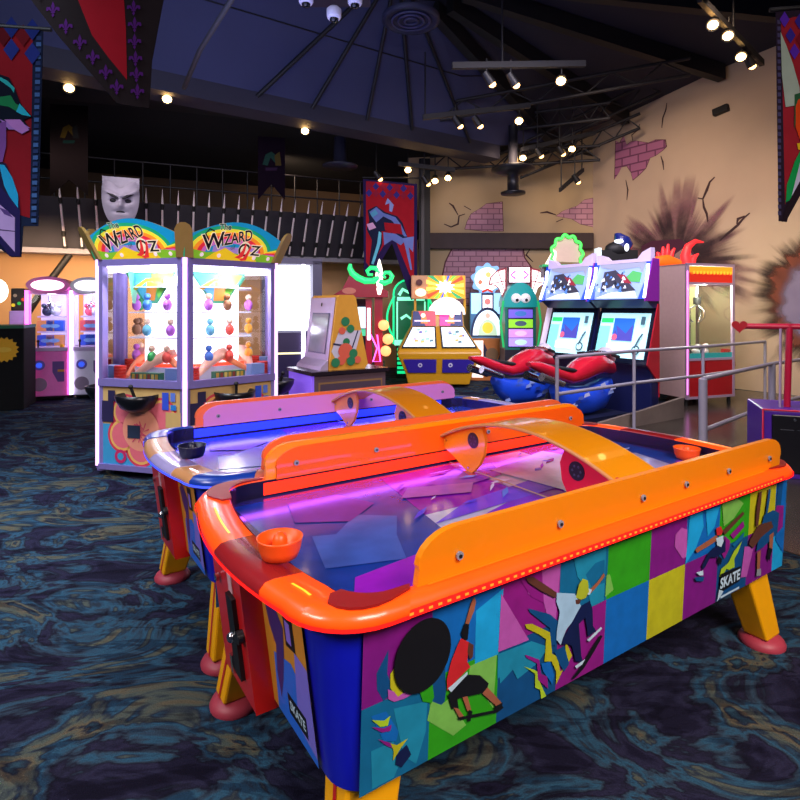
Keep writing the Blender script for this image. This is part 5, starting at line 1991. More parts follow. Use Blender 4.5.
# ---------------------------------------------------------------- red tower with neon dragon swirl
dt = P(372, HZ, 10.6); dt.z = 0
t = thing('redemption_tower', 'red pagoda-roofed tower game with a green neon swirl and torch on top', 'arcade machine', dt, 0.0)
rd = mat('tower_red', '#a01828', 0.4)
mb = MB()
mb.box((-0.62, 0.0, 0.0), (0.22, 0.7, 0.55), paint('#3a2030'))
mb.box((-0.62, 0.0, 0.55), (-0.50, 0.7, 1.78), rd)
mb.box((-0.12, 0.0, 0.55), (0.0, 0.7, 1.78), rd)
mb.box((-0.5, 0.6, 0.55), (-0.12, 0.7, 1.78), paint('#4a2038'))
mb.build('body', t)
mb = MB()
mb.prism([(-0.78, -0.1, 1.80), (0.30, -0.1, 1.80), (0.30, -0.1, 1.92), (0.18, -0.1, 1.96), (-0.30, -0.1, 2.25), (-0.42, -0.1, 2.20), (-0.55, -0.1, 1.95)], (0, 0.85, 0), rd)
A = Art(mb, (-0.42, -0.105, 1.92), (1, 0, 0), (0, 0, 1), (0, -1, 0), 0.003)
A.disc(0, 0, 0.13, paint('#d07a60'), 0.06)
mb.build('roof', t)
mb = MB()
mb.box((0.05, -0.02, 0.1), (0.20, 0.13, 1.85), rd)
mb.cyl((0.02, 0.05, 0.02), (0.26, 0.05, 0.02), 0.02, glow('#ff50d0', 2.0), n=8)
mb.build('front_post', t)
mb = MB()
sw = [(-0.40, -0.08, 2.42), (-0.41, -0.08, 2.34), (-0.36, -0.08, 2.24), (-0.26, -0.08, 2.16), (-0.12, -0.08, 2.10), (0.02, -0.08, 2.10), (0.12, -0.08, 2.16), (0.14, -0.08, 2.26), (0.08, -0.08, 2.34), (-0.02, -0.08, 2.35), (-0.09, -0.08, 2.29), (-0.06, -0.08, 2.22), (0.02, -0.08, 2.22)]
mb.tube(sw, [0.03, 0.05, 0.06, 0.065, 0.065, 0.06, 0.055, 0.05, 0.045, 0.04, 0.035, 0.03, 0.025], glow('#28e878', 1.0), 8)
sw = [(0.14, -0.09, 2.10), (0.24, -0.09, 2.06), (0.34, -0.09, 2.10), (0.38, -0.09, 2.19), (0.33, -0.09, 2.26), (0.25, -0.09, 2.26), (0.21, -0.09, 2.20), (0.26, -0.09, 2.16)]
mb.tube(sw, [0.05, 0.05, 0.045, 0.045, 0.04, 0.035, 0.03, 0.02], glow('#28e878', 1.0), 8)
mb.build('neon_swirl', t, 'green neon swirl')
mb = MB()
mb.lathe([(0.05, 1.85), (0.065, 1.95), (0.05, 2.08), (0.075, 2.2), (0.05, 2.36), (0.02, 2.48), (0, 2.52)], glow('#fff4e0', 2.5), (0.14, -0.06, 0), 12)
mb.build('torch', t)
mb = MB()
A = Art(mb, (-0.31, 0.58, 0), (1, 0, 0), (0, 0, 1), (0, -1, 0), 0.003)
A.rect(-0.17, 1.20, 0.17, 1.62, glow('#c8f0ff', 1.6)); A.rect(-0.17, 1.05, 0.17, 1.18, glow('#50d8a0', 1.0)); A.rect(-0.17, 0.75, 0.17, 1.0, paint('#1c3440'))
A.rect(-0.17, 0.60, 0.17, 0.72, glow('#e07820', 0.7))
mb.build('display', t)
mb = MB()
mb.cyl((-0.66, -0.01, 0.7), (-0.66, -0.01, 1.7), 0.03, glow('#ff50c0', 1.6), n=8)
mb.cyl((-0.06, -0.02, 1.0), (-0.06, -0.02, 1.6), 0.03, glow('#f0e8ff', 2.5), n=8)
mb.build('light_tube', t)
for i, (x, z) in enumerate(((0.22, 1.28), (0.30, 1.02), (0.26, 0.80))):
    mb = MB()
    mb.ball((x, -0.08, z), 0.10, glow('#ffa060', 1.8), (1, 0.5, 1))
    mb.build('bell_lamp', t)
mb = MB()
mb.tube([(-0.02, -0.05, 1.1), (0.10, -0.08, 0.85), (0.02, -0.05, 0.6), (0.16, -0.05, 0.6), (0.10, -0.06, 1.1)], 0.014, glow('#ff60e0', 2.5), 6)
mb.build('neon_line', t, 'magenta neon line')
mb = MB()
mb.rbox((-0.52, -0.35, 0.28), (-0.16, -0.05, 0.62), mat('magenta_box', '#e030a0', 0.4, emit='#ff30b0', es=0.5), 0.02)
A = Art(mb, (-0.34, -0.352, 0.45), (1, 0, 0), (0, 0, 1), (0, -1, 0), 0.003)
A.poly([(0.1 * math.cos(k * 2.09 + 1.57), 0.1 * math.sin(k * 2.09 + 1.57)) for k in range(3)], paint('#601850'))
mb.box((-0.5, -0.33, 0.0), (-0.18, -0.07, 0.28), paint('#401830'))
mb.build('coin_unit', t)

# ---------------------------------------------------------------- green neon capsule machine
gt = P(411, HZ, 12.9); gt.z = 0
t = thing('neon_capsule_machine', 'round-topped machine outlined in green neon, left of the yellow pusher', 'arcade machine', gt, 0.0)
t.scale = (1.05, 1, 1.04)
gm = glow('#18e890', 1.1)
gp = glow('#8cffd0', 1.1)
dk = mat('capsule_green', '#0c5040', 0.3, emit='#10a060', es=0.22)
mb = MB()
arch_ = [(-0.38, 0.75)] + [(-0.38 * math.cos(i * math.pi / 12), 1.85 + 0.32 * math.sin(i * math.pi / 12)) for i in range(13)] + [(0.38, 0.75)]
mb.prism([(x, 0, z) for x, z in arch_], (0, 0.6, 0), dk)
mb.box((-0.32, 0, 0.0), (0.32, 0.55, 0.75), paint('#0a3028'))
mb.build('body', t)
mb = MB()
mb.tube([(-0.46 * math.cos(i * math.pi / 16) * (1 + .12 * math.sin(i * math.pi / 16)), -0.03, 0.85 + 0) if False else (-0.36 - 0.16 * math.sin(i * math.pi / 16), -0.03, 0.85 + 0.95 * i / 16) for i in range(17)], 0.022, gm, 8)
mb.tube([(0.36 + 0.16 * math.sin(i * math.pi / 16), -0.03, 0.85 + 0.95 * i / 16) for i in range(17)], 0.022, gm, 8)
mb.tube([(x * 1.0, -0.03, z) for x, z in arch_], 0.02, gm, 8)
mb.build('neon_outline', t, 'green neon outline')
mb = MB()
A = Art(mb, (0, -0.005, 0), (1, 0, 0), (0, 0, 1), (0, -1, 0), 0.003)
A.stroke([(-0.26, 1.82), (-0.18, 1.95), (-0.05, 1.88), (0.05, 2.0), (0.22, 1.98), (0.28, 1.9)], 0.07, gp)
A.rect(-0.30, 1.70, 0.30, 1.78, gp)
A.stroke([(-0.22, 1.30), (-0.10, 1.38), (0.0, 1.30), (0.12, 1.45), (0.26, 1.40)], 0.06, gp)
A.stroke([(-0.30, 0.85), (-0.30, 1.68)], 0.03, gp)
A.stroke([(0.30, 0.85), (0.30, 1.68)], 0.03, gp)
A.rect(-0.36, 0.72, 0.36, 0.84, gp)
for i in range(6):
    A.rect(-0.30, 0.10 + i * 0.10, -0.04, 0.16 + i * 0.10, gm)
mb.build('sign_tubes', t)

# ---------------------------------------------------------------- two-player yellow pusher
m_, an, w = facing(402, 476, 11.3, 11.3)
t = thing('twin_pusher_machine', 'yellow two-player machine with purple lower doors and sunburst sign', 'arcade machine', m_, an)
yl = paint('#d8a020', 0.35)
t.scale = (1, 1, 0.975)
h = w / 2 * 1.04
mb = MB()
def tier(z, hw_, y0, y1):
    return [Vector((-hw_, y0, z)), Vector((hw_, y0, z)), Vector((hw_, y1, z)), Vector((-hw_, y1, z))]
lv = [tier(0.06, h * 0.80, 0.05, 0.95), tier(0.28, h * 0.86, 0.0, 1.0), tier(0.62, h * 1.04, -0.12, 1.0), tier(0.72, h * 1.08, -0.14, 1.0), tier(0.78, h * 1.05, -0.10, 1.0), tier(1.25, h * 0.72, 0.42, 1.0), tier(1.58, h * 0.69, 0.5, 1.0)]
vs = [p for l in lv for p in l]
fs = [(4 * j + k, 4 * j + (k + 1) % 4, 4 * j + 4 + (k + 1) % 4, 4 * j + 4 + k) for j in range(len(lv) - 1) for k in range(4)] + [(3, 2, 1, 0), (24, 25, 26, 27)]
mb.add(vs, fs, yl)
mb.build('body', t, bevel=0.02)
for sg, nm in ((-1, 'l'), (1, 'r')):
    mb = MB()
    A = Art(mb, (0, -0.03, 0.30), (1, 0, 0), (0, -0.11 / 0.34, 1), (0, -1, -0.3), 0.004)
    x0, x1 = (0.06, h * 0.80)
    pts = [(x0 * sg, 0.02), (x1 * sg, 0.02), ((x1 + 0.10) * sg, 0.30), (x0 * sg, 0.30)]
    A.poly(pts, mat('door_purple', '#3a2aa0', 0.4))
    A.disc(sg * 0.22 if sg > 0 else -0.38, 0.18, 0.045, paint('#d8d8f0'), n=14)
    A.disc(sg * 0.22 if sg > 0 else -0.38, 0.18, 0.02, paint('#3a2aa0'), n=10)
    mb.build('lower_door', t)
    mb = MB()
    A = Art(mb, (0, -0.105, 0.80), (1, 0, 0), (0, 0.52 / 0.45, 1), (0, -1, 1), 0.006)
    pts = [(0.05 * sg, 0.02), (h * 0.98 * sg, 0.02), (h * 0.70 * sg, 0.44), (0.04 * sg, 0.44)]
    A.poly(pts, paint('#2a3040'))
    pts2 = [(0.08 * sg, 0.045), (h * 0.93 * sg, 0.045), (h * 0.67 * sg, 0.425), (0.07 * sg, 0.425)]
    A.poly(pts2, glow('#e8f6ff', 1.0))
    rnd = random.Random(20 + sg)
    for j in range(9):
        xx = rnd.uniform(0.14, h * 0.68) * sg
        zz = rnd.uniform(0.07, 0.36)
        A.poly([(xx, zz), (xx + 0.08, zz + 0.01), (xx + 0.07, zz + 0.05), (xx + 0.01, zz + 0.045)], glow(rnd.choice(['#a8d8c8', '#c8c0e8', '#6a8898', '#d8b870', '#7a70b0']), 0.6))
    mb.build('playfield_window', t)
    mb = MB()
    A = Art(mb, (0, 0.40, 1.26), (1, 0, 0), (0, 0.08 / 0.32, 1), (0, -1, 0.2), 0.005)
    A.poly([(0.04 * sg, 0.0), (h * 0.68 * sg, 0.0), (h * 0.66 * sg, 0.31), (0.04 * sg, 0.31)], paint('#2a3a80'))
    A.poly([(0.04 * sg, 0.0), (0.25 * sg, 0.0), (0.40 * sg, 0.31), (0.04 * sg, 0.31)], glow('#d03a50' if sg < 0 else '#e02890', 0.6))
    A.poly([(0.20 * sg, 0.05), (0.35 * sg, 0.05), (0.32 * sg, 0.28), (0.26 * sg, 0.28)], glow('#e88030', 0.7))
    A.disc(0.30 * sg, 0.22, 0.05, glow('#ffd0c0', 1.0), n=12)
    A.rect(0.16 * sg, 0.09, 0.48 * sg, 0.12, glow('#f0e0ff', 0.9))
    mb.build('header', t)
mb = MB()
for x in (-h * 0.62, h * 0.05, h * 0.78):
    mb.box((x, 0.95, 1.5), (x + 0.05, 1.0, 2.0), yl)
mb.build('sign_support', t)
mb = MB()
mb.lathe([(0.40, 0.0), (0.37, 0.15), (0.27, 0.28), (0.13, 0.36), (0.0, 0.38)], glow('#ffffff', 1.1), (h * 0.28, 0.75, 1.5), 20)
mb.build('lit_dome', t)
mb = MB()
mb.rbox((-h * 0.70, 0.82, 1.84), (h * 0.82, 0.95, 2.36), paint('#e0a878'), 0.02)
A = Art(mb, (0, 0.818, 2.10), (1, 0, 0), (0, 0, 1), (0, -1, 0), 0.003)
x0, x1 = -h * 0.24, h * 0.80
A.rect(x0, -0.25, x1, 0.25, glow('#f0a020', 0.9))
cx_ = (x0 + x1) / 2 - 0.03
cols_ = ['#f8e060', '#e04820', '#80c840', '#3060c0', '#f8e060', '#f09020', '#30a060', '#f8e060']
for j in range(16):
    a0, a1 = j * math.pi / 8, j * math.pi / 8 + 0.22
    def clampp(x, y):
        s_ = min(1, (0.5 * (x1 - x0)) / max(1e-6, abs(x)), 0.25 / max(1e-6, abs(y)))
        return (cx_ + x * s_, y * s_)
    A.poly([(cx_, 0), clampp(1.2 * math.cos(a0), 1.2 * math.sin(a0)), clampp(1.2 * math.cos(a1), 1.2 * math.sin(a1))], glow(cols_[j % 8], 0.9))
A.poly([(cx_ + (0.22 if j % 2 else 0.13) * math.cos(j * math.pi / 10), (0.16 if j % 2 else 0.10) * math.sin(j * math.pi / 10)) for j in range(20)], glow('#fffce8', 2.5))
A.disc(-h * 0.48, 0.10, 0.07, paint('#5a1818'), n=18)
A.disc(-h * 0.44, -0.12, 0.12, glow('#ffd8b0', 1.4), 0.09, n=16)
mb.build('marquee', t, 'orange sunburst sign')

# ---------------------------------------------------------------- silvery dome game with round playfield
m_, an, w = facing(471, 506, 12.5, 12.45)
t = thing('dome_game', 'pale blue lit game with domed play window and cloud-shaped top beside the yellow pusher', 'arcade machine', m_, an)
h = w / 2
mb = MB()
t.scale = (1, 1, 1.05)
mb.box((-h, 0, 0), (h, 0.7, 0.88), paint('#c87838', 0.4))
mb.box((-h, 0.25, 0.88), (h, 0.7, 1.85), mat('game_blue', '#5aa0d8', 0.4))
mb.build('body', t)
mb = MB()
A = Art(mb, (0, -0.003, 0), (1, 0, 0), (0, 0, 1), (0, -1, 0), 0.003)
A.rect(-h + 0.02, 0.06, h * -0.3, 0.84, glow('#ffe8e0', 1.0))
A.disc(-h * 0.62, 0.58, 0.09, glow('#e05040', 0.8), n=14)
A.poly([(-h * 0.28, 0.10), (h * 0.9, 0.10), (h * 0.9, 0.8), (h * 0.4, 0.3), (-h * 0.28, 0.8)], paint('#28284a'))
A.disc(h * 0.2, 0.55, 0.14, paint('#8a6a4a'), n=14)
A.poly([(h * 0.1, 0.1), (h * 0.95, 0.1), (h * 0.95, 0.62)], paint('#e09030'))
mb.build('front_panel', t)
mb = MB()
mb.prism([(h * 0.98 * math.cos(i * math.pi / 16), 0.22, 0.92 + 0.62 * math.sin(i * math.pi / 16)) for i in range(17)], (0, 0.06, 0), paint('#2a3a70'))
A = Art(mb, (0, 0.215, 0.94), (1, 0, 0), (0, 0, 1), (0, -1, 0), 0.003)
A.poly([(h * 0.86 * math.cos(i * math.pi / 16), 0.54 * math.sin(i * math.pi / 16)) for i in range(17)], glow('#d8f0ff', 1.3))
A.poly([(h * 0.55 * math.cos(i * math.pi / 16), 0.34 * math.sin(i * math.pi / 16)) for i in range(17)], glow('#b8d8b8', 0.9))
A.disc(0.0, 0.16, 0.12, glow('#e8c040', 1.0), n=14)
A.disc(0.0, 0.42, 0.06, glow('#f0b0a0', 1.0), n=12)
mb.build('play_window', t)
mb = MB()
A = Art(mb, (0, 0.245, 1.40), (1, 0, 0), (0, 0, 1), (0, -1, 0), 0.003)
A.rect(-h * 0.95, 0.0, h * 0.95, 0.44, glow('#a8d8ff', 1.2))
A.rect(-h * 0.36, 0.08, h * 0.36, 0.44, paint('#22335a'))
A.rect(-h * 0.28, 0.12, h * 0.28, 0.40, glow('#f8e8f8', 1.6))
A.disc(0, 0.26, 0.07, glow('#f08080', 1.0), n=12)
mb.build('screen', t)
mb = MB()
cl = [(0.36 * (1 + 0.10 * math.sin(9 * a)) * math.cos(a) * 0.95, 0.33 * (1 + 0.10 * math.sin(9 * a)) * math.sin(a)) for a in [i * 2 * math.pi / 60 for i in range(60)]]
mb.prism([(x, 0.28, 2.14 + z) for x, z in cl], (0, 0.10, 0), mat('cloud_blue', '#88c0f0', 0.5, emit='#88c0f0', es=0.6))
A = Art(mb, (0, 0.275, 2.14), (1, 0, 0), (0, 0, 1), (0, -1, 0), 0.003)
A.disc(0, 0, 0.28, glow('#fff4f0', 2.2), 0.25)
A.disc(-0.16, -0.06, 0.05, glow('#f07050', 1.0)); A.disc(0.02, 0.10, 0.06, glow('#f8b060', 1.2)); A.disc(0.14, 0.02, 0.05, glow('#f09060', 1.2))
A.stroke([(-0.12, -0.27), (0, -0.22), (0.12, -0.27)], 0.05, glow('#d03020', 0.8))
mb.build('cloud_top', t, 'white glowing cloud-shaped top')

# ---------------------------------------------------------------- teal round-headed tower with goggle eyes
m_, an, w = facing(505, 536, 11.5, 11.5)
t = thing('reel_tower', 'tall teal round-headed game with two white goggle eyes above stacked coloured reels', 'arcade machine', m_, an)
h = w / 2
mb = MB()
mb.box((-h, 0, 0.0), (h, 0.6, 0.75), paint('#181428'))
mb.box((-h, 0, 0.75), (h, 0.6, 1.62), mat('teal_body', '#127868', 0.35))
mb.prism([(h * 1.12 * math.cos(i * math.pi / 16), 0, 1.62 + 0.50 * math.sin(i * math.pi / 16)) for i in range(17)], (0, 0.55, 0), mat('teal_head', '#18a0a0', 0.35, emit='#18a0a0', es=0.25))
mb.build('body', t)
mb = MB()
for x in (-0.09, 0.10):
    mb.ball((x, -0.01, 1.80), 0.105, mat('eye_white', '#e8e8f0', 0.3, emit='#ffffff', es=0.3), (1, 0.5, 0.95))
    mb.ball((x + 0.01, -0.06, 1.76), 0.032, BLACK, (1, 0.6, 1))
mb.build('eyes', t)
mb = MB()
A = Art(mb, (0, -0.004, 0), (1, 0, 0), (0, 0, 1), (0, -1, 0), 0.004)
A.rect(-h * 0.82, 0.80, h * 0.82, 1.60, paint('#201848'))
for z, c, c2 in ((1.40, '#6a58c8', '#3a6ab0'), (1.20, '#88d030', '#405060'), (1.00, '#c088d8', '#e8b0d0'), (0.82, '#a890f0', '#b8e0c8')):
    A.rect(-h * 0.78, z, h * 0.78, z + 0.17, glow(c, 0.9))
    A.disc(0, z + 0.085, 0.12, glow(c2, 0.9), 0.055)
mb.build('reels', t)
mb = MB()
mb.rbox((-h * 0.72, 0.1, 2.10), (h * 0.72, 0.3, 2.46), paint('#6a3040'), 0.02)
A = Art(mb, (0, 0.097, 2.28), (1, 0, 0), (0, 0, 1), (0, -1, 0), 0.003)
A.rect(-h * 0.66, -0.15, h * 0.66, 0.15, glow('#fff4ff', 2.2))
for sx in (-1, 1):
    A.stroke([(sx * 0.08, -0.08), (sx * 0.18, 0.0), (sx * 0.08, 0.08)], 0.04, glow('#e030d0', 1.0))
mb.build('marquee', t)
for sx in (-1, 1):
    mb = MB()
    wing = [(0.24, 1.95), (0.24, 2.44), (0.42, 2.40), (0.58, 2.24), (0.62, 2.08), (0.48, 2.06), (0.38, 1.98), (0.32, 1.80)]
    mb.prism([(sx * x, 0.2, z) for x, z in wing], (0, 0.05, 0), paint('#a03040'))
    A = Art(mb, (0, 0.195, 0), (1, 0, 0), (0, 0, 1), (0, -1, 0), 0.003)
    A.poly([(sx * (0.28 + (x - 0.24) * 0.82), 2.03 + (z - 2.0) * 0.82) for x, z in wing], glow('#fff0f0', 2.0))
    A.stroke([(sx * 0.27, 2.16), (sx * 0.58, 2.10)], 0.02, paint('#a03040'))
    A.stroke([(sx * 0.27, 1.9), (sx * 0.42, 2.36)], 0.02, paint('#a03040'))
    mb.build('wing', t, 'white lit bat-wing panel')
mb = MB()
for sx in (-1, 1):
    mb.tube([(sx * h * 1.1, -0.02, 0.8), (sx * h * 1.3, -0.02, 1.3), (sx * h * 1.12, -0.02, 1.75)], 0.025, glow('#20b060', 0.7), 6)
mb.build('green_tubes', t)

# ================================================================ RIGHT SIDE
# ---------------------------------------------------------------- motorbike racing cabinets
CLA = Vector((2.43, 9.8, 0))
CD = Vector((0.53, -0.85, 0)).normalized()
CAN = math.atan2(CD.y, CD.x)
dkb = paint('#141a48', 0.35)
blu = paint('#1a48d0', 0.3, 0.4)
redb = paint('#c01830', 0.25, 0.5)


def racing_cabinet(label, s0, wdt, topper, last):
    o = CLA + CD * (s0 + wdt / 2)
    t = thing('racing_cabinet', label, 'arcade machine', o, CAN)
    h = wdt / 2 - 0.02
    mb = MB()
    mb.rbox((-h, 0.15, 0.0), (h, 0.33, 0.78), dkb, 0.02)
    mb.prism([(-h, 0.05, 0.76), (-h, 0.33, 0.76), (-h, 0.33, 1.62), (-h, 0.30, 1.62)], (2 * h, 0, 0), dkb)
    mb.prism([(-h, 0.18, 1.60), (-h, 0.33, 1.60), (-h, 0.33, 2.28), (-h, 0.20, 2.28), (-h, 0.02, 1.72)], (2 * h, 0, 0), dkb)
    mb.build('body', t)
    fr = MB()
    A = Art(fr, (0, 0.045, 0.78), (1, 0, 0), (0, 0.25 / 0.86 * 1, 1), (0, -1, 0.29), 0.004)
    A.k = 2
    A.rect(-h + 0.01, 0.0, h - 0.01, 0.86, paint('#10182c', 0.2))
    fr.build('monitor_bezel', t)
    mb = MB()
    A = Art(mb, (0, 0.030, 0.78), (1, 0, 0), (0, 0.25 / 0.86, 1), (0, -1, 0.29), 0.004)
    S = lambda c, s_=1.0: glow(c, round(s_ * 0.75, 2))
    x0, x1, y0, y1 = -h + 0.06, h - 0.06, 0.07, 0.74
    A.rect(x0, y0, x1, y1, S('#b8ecf4', 1.1))
    A.rect(x0 + 0.0, y0, x0 + 0.20, y1 - 0.2, S('#80dcd8', 1.0))
    A.rect(x0 + 0.02, y1 - 0.15, x0 + 0.24, y1 - 0.08, S('#30d070', 1.0))
    A.rect(x0 + 0.26, y0 + 0.25, x0 + 0.62, y1 - 0.08, S('#2868c8', 0.9))
    A.poly([(x0 + 0.28, y0 + 0.25), (x0 + 0.30, y0 + 0.42), (x0 + 0.36, y0 + 0.34), (x0 + 0.31, y0 + 0.48), (x0 + 0.5, y0 + 0.36), (x0 + 0.60, y0 + 0.5), (x0 + 0.62, y0 + 0.25)], S('#4a4aa8', 0.8))
    A.disc(x0 + 0.31, y0 + 0.30, 0.05, S('#d86080', 0.9), n=12)
    A.rect(x0 + 0.2, y0 + 0.08, x0 + 0.55, y0 + 0.2, S('#e8d8e0', 1.0))
    for r_ in ((0.07, '#203848'), (0.05, '#b8ecf4')):
        A.disc(x1 - 0.14, y0 + 0.12, r_[0], S(r_[1], 0.9), n=18)
    A.stroke([(x1 - 0.16, y0 + 0.15), (x1 - 0.10, y0 + 0.3), (x1 - 0.06, y0 + 0.36)], 0.03, S('#405868', 0.8))
    A.rect(x1 - 0.12, y1 - 0.18, x1 - 0.05, y1 - 0.06, S('#406070', 0.8))
    mb.build('screen', t)
    mb = MB()
    A = Art(mb, (0, 0.005, 1.73), (1, 0, 0), (0, 0.18 / 0.55, 1), (0, -1, 0.33), 0.004)
    A.rect(-h + 0.0, 0, h - 0.0, 0.56, S('#3050e0', 0.8))
    A.poly([(-h + 0.10, 0.0), (h - 0.12, 0.0), (h - 0.06, 0.30), (h - 0.1, 0.56), (-h + 0.06, 0.56), (-h + 0.05, 0.3)], S('#8ea6dc', 0.8))
    A.poly([(-h + 0.12, 0.02), (h - 0.14, 0.02), (h - 0.2, 0.12), (-0.1, 0.10)], S('#f4fcff', 1.1))
    A.poly([(-h + 0.10, 0.50), (-0.1, 0.44), (0.3, 0.47), (h - 0.12, 0.38), (h - 0.1, 0.55), (-h + 0.08, 0.55)], S('#8a90a8', 0.8))
    A.poly([(0.08, 0.30), (0.2, 0.42), (0.36, 0.38), (0.36, 0.24), (0.15, 0.26)], S('#50a860', 0.8))
    A.poly([(-0.30, 0.42), (-0.1, 0.44), (0.1, 0.30), (0.32, 0.12), (0.1, 0.10), (-0.1, 0.2), (-0.3, 0.12)], S('#383848', 0.7))
    A.poly([(-0.06, 0.38), (0.08, 0.36), (0.24, 0.22), (0.10, 0.24)], S('#8a2838', 0.8))
    rnd = random.Random(4)
    for j in range(26):
        x, z = rnd.uniform(-0.34, 0.15), rnd.uniform(0.08, 0.36)
        A.poly([(x, z), (x + 0.05, z + rnd.uniform(-.02, .03)), (x + 0.02, z + 0.05)], S(rnd.choice(['#203050', '#e8f0ff', '#5080d0', '#101828', '#f0f4ff']), 0.9))
    mb.build('marquee', t, 'lit sign picturing racing motorbikes')
    mb = MB()
    mb.prism([(-h + 0.02, 0.16, 2.28), (-h + 0.02, 0.16, 2.44), (-h + 0.16, 0.16, 2.40), (-h + 0.24, 0.16, 2.33), (h - 0.24, 0.16, 2.33), (h - 0.16, 0.16, 2.42), (h - 0.02, 0.16, 2.48), (h - 0.02, 0.16, 2.28)], (0, 0.1, 0), mat('crest_pale', '#c8b8d8', 0.4, emit='#c8b8f0', es=0.3))
    mb.build('crest', t)
    for sx in (-1, 1):
        mb = MB()
        mb.tube([(sx * (h - 0.03), 0.12, 2.24), (sx * (h - 0.03), 0.10, 2.08), (sx * (h + 0.0), -0.02, 1.75)], 0.022, glow('#e8eaff', 3.0), 8)
        mb.build('light_tube', t)
        mb = MB()
        mb.prism([(sx * (h + 0.02), 0.16, 2.32), (sx * (h + 0.02), 0.08, 2.05), (sx * (h + 0.02), -0.03, 1.70), (sx * (h + 0.02), 0.31, 1.70), (sx * (h + 0.02), 0.31, 2.32)], (-sx * 0.018, 0, 0), paint('#8a20a0') if sx > 0 else blu)
        mb.build('side_wing', t)
    if last:
        mb = MB()
        mb.prism([(h + 0.022, 0.02, 0.78), (h + 0.022, 0.28, 1.66), (h + 0.022, 0.31, 1.66), (h + 0.022, 0.31, 0.3), (h + 0.022, 0.3, 0.5)], (-0.02, 0, 0), paint('#a81828', 0.4))
        mb.build('side_panel', t, 'red side panel')
    else:
        mb = MB()
        mb.prism([(-h - 0.02, -0.05, 0.72), (-h - 0.02, 0.24, 1.72), (-h - 0.02, 0.30, 1.72), (-h - 0.02, 0.30, 0.72)], (-0.03, 0, 0), mat('side_white', '#e0d0e8', 0.4, emit='#ffe8ff', es=0.25))
        mb.build('side_panel', t, 'pale lit side panel')
    return t


racing_cabinet('left racing cabinet with lit motorbike sign and screen, pale side panel', 0.0, 1.02, 0, False)
racing_cabinet('right racing cabinet with lit motorbike sign and screen, red side panel', 1.03, 1.02, 1, True)
BF = Vector((-CD.y, CD.x, 0)) * -1       # towards the riders
if BF.y > 0:
    BF = -BF


def bike(label, s, shift):
    o = CLA + CD * s + BF * 0.1
    # local x: forward to the cabinet = +x ; y left
    an = math.atan2(-BF.y, -BF.x)
    t = thing('motorbike_simulator', label, 'ride', o + BF * 1.7 * shift, an)
    mb = MB()
    mb.loft([((0.32, 0, 0.50), (0, 0.06, 0), (0, 0, 0.06)), ((0.42, 0, 0.42), (0, 0.12, 0), (0, 0, 0.14)), ((0.6, 0, 0.32), (0, 0.15, 0), (0, 0, 0.20)), ((1.0, 0, 0.30), (0, 0.16, 0), (0, 0, 0.20)), ((1.3, 0, 0.36), (0, 0.15, 0), (0, 0, 0.22)), ((1.5, 0, 0.45), (0, 0.08, 0), (0, 0, 0.14))], blu)
    mb.box((0.0, -0.28, 0.02), (1.6, 0.28, 0.10), paint('#0e1430'))
    mb.build('base', t, 'blue lower fairing')
    mb = MB()
    # tail, seat, tank
    mb.loft([((-0.12, 0, 0.86), (0, 0.05, 0), (0, 0, 0.03)), ((0.05, 0, 0.82), (0, 0.12, 0), (0, 0, 0.07)), ((0.35, 0, 0.72), (0, 0.15, 0), (0, 0, 0.09)), ((0.62, 0, 0.64), (0, 0.14, 0), (0, 0, 0.09)), ((0.8, 0, 0.70), (0, 0.17, 0), (0, 0, 0.15)), ((1.05, 0, 0.78), (0, 0.19, 0), (0, 0, 0.17)), ((1.25, 0, 0.80), (0, 0.17, 0), (0, 0, 0.15)), ((1.5, 0, 0.74), (0, 0.12, 0), (0, 0, 0.12)), ((1.62, 0, 0.70), (0, 0.05, 0), (0, 0, 0.05))], redb)
    mb.build('fairing', t, 'red upper fairing and tail')
    mb = MB()
    mb.loft([((0.18, 0, 0.83), (0, 0.09, 0), (0, 0, 0.025)), ((0.4, 0, 0.775), (0, 0.13, 0), (0, 0, 0.04)), ((0.7, 0, 0.73), (0, 0.12, 0), (0, 0, 0.035))], BLACK)
    mb.build('seat', t)
    mb = MB()
    mb.tube([(1.25, -0.33, 0.92), (1.3, -0.1, 0.97), (1.3, 0.1, 0.97), (1.25, 0.33, 0.92)], 0.016, CHROME, 8)
    mb.cyl((1.25, -0.36, 0.92), (1.265, -0.24, 0.94), 0.024, BLACK, n=8)
    mb.cyl((1.25, 0.36, 0.92), (1.265, 0.24, 0.94), 0.024, BLACK, n=8)
    mb.build('handlebar', t)
    mb = MB()
    mb.loft([((1.3, 0, 0.93), (0, 0.13, 0), (0, 0, 0.02)), ((1.42, 0, 0.97), (0, 0.12, 0), (0, 0, 0.06)), ((1.58, 0, 0.86), (0, 0.06, 0), (0, 0, 0.05))], paint('#d8d0e0', 0.2, 0.4))
    mb.build('windscreen', t)
    mb = MB()
    mb.cyl((-0.02, -0.14, 0.70), (0.35, -0.17, 0.58), 0.06, CHROME, 0.045, 12)
    mb.cyl((-0.02, 0.14, 0.70), (0.35, 0.17, 0.58), 0.06, CHROME, 0.045, 12)
    mb.build('exhaust', t)
    mb = MB()
    rnd = random.Random(int(s * 10))
    for sy in (-1, 1):
        A = Art(mb, (0, 0.172 * sy, 0), (1, 0, 0), (0, 0, 1), (0, sy, 0), 0.002)
        for j in range(9):
            x, z = rnd.uniform(0.25, 1.3), rnd.uniform(0.18, 0.5)
            A.poly([(x, z), (x + 0.13, z + 0.02), (x + 0.1, z + 0.07), (x + 0.02, z + 0.05)], paint(rnd.choice(['#8aa0e0', '#203890', '#c0c8f0', '#506ac8'])))
    mb.build('decals', t)
    return t


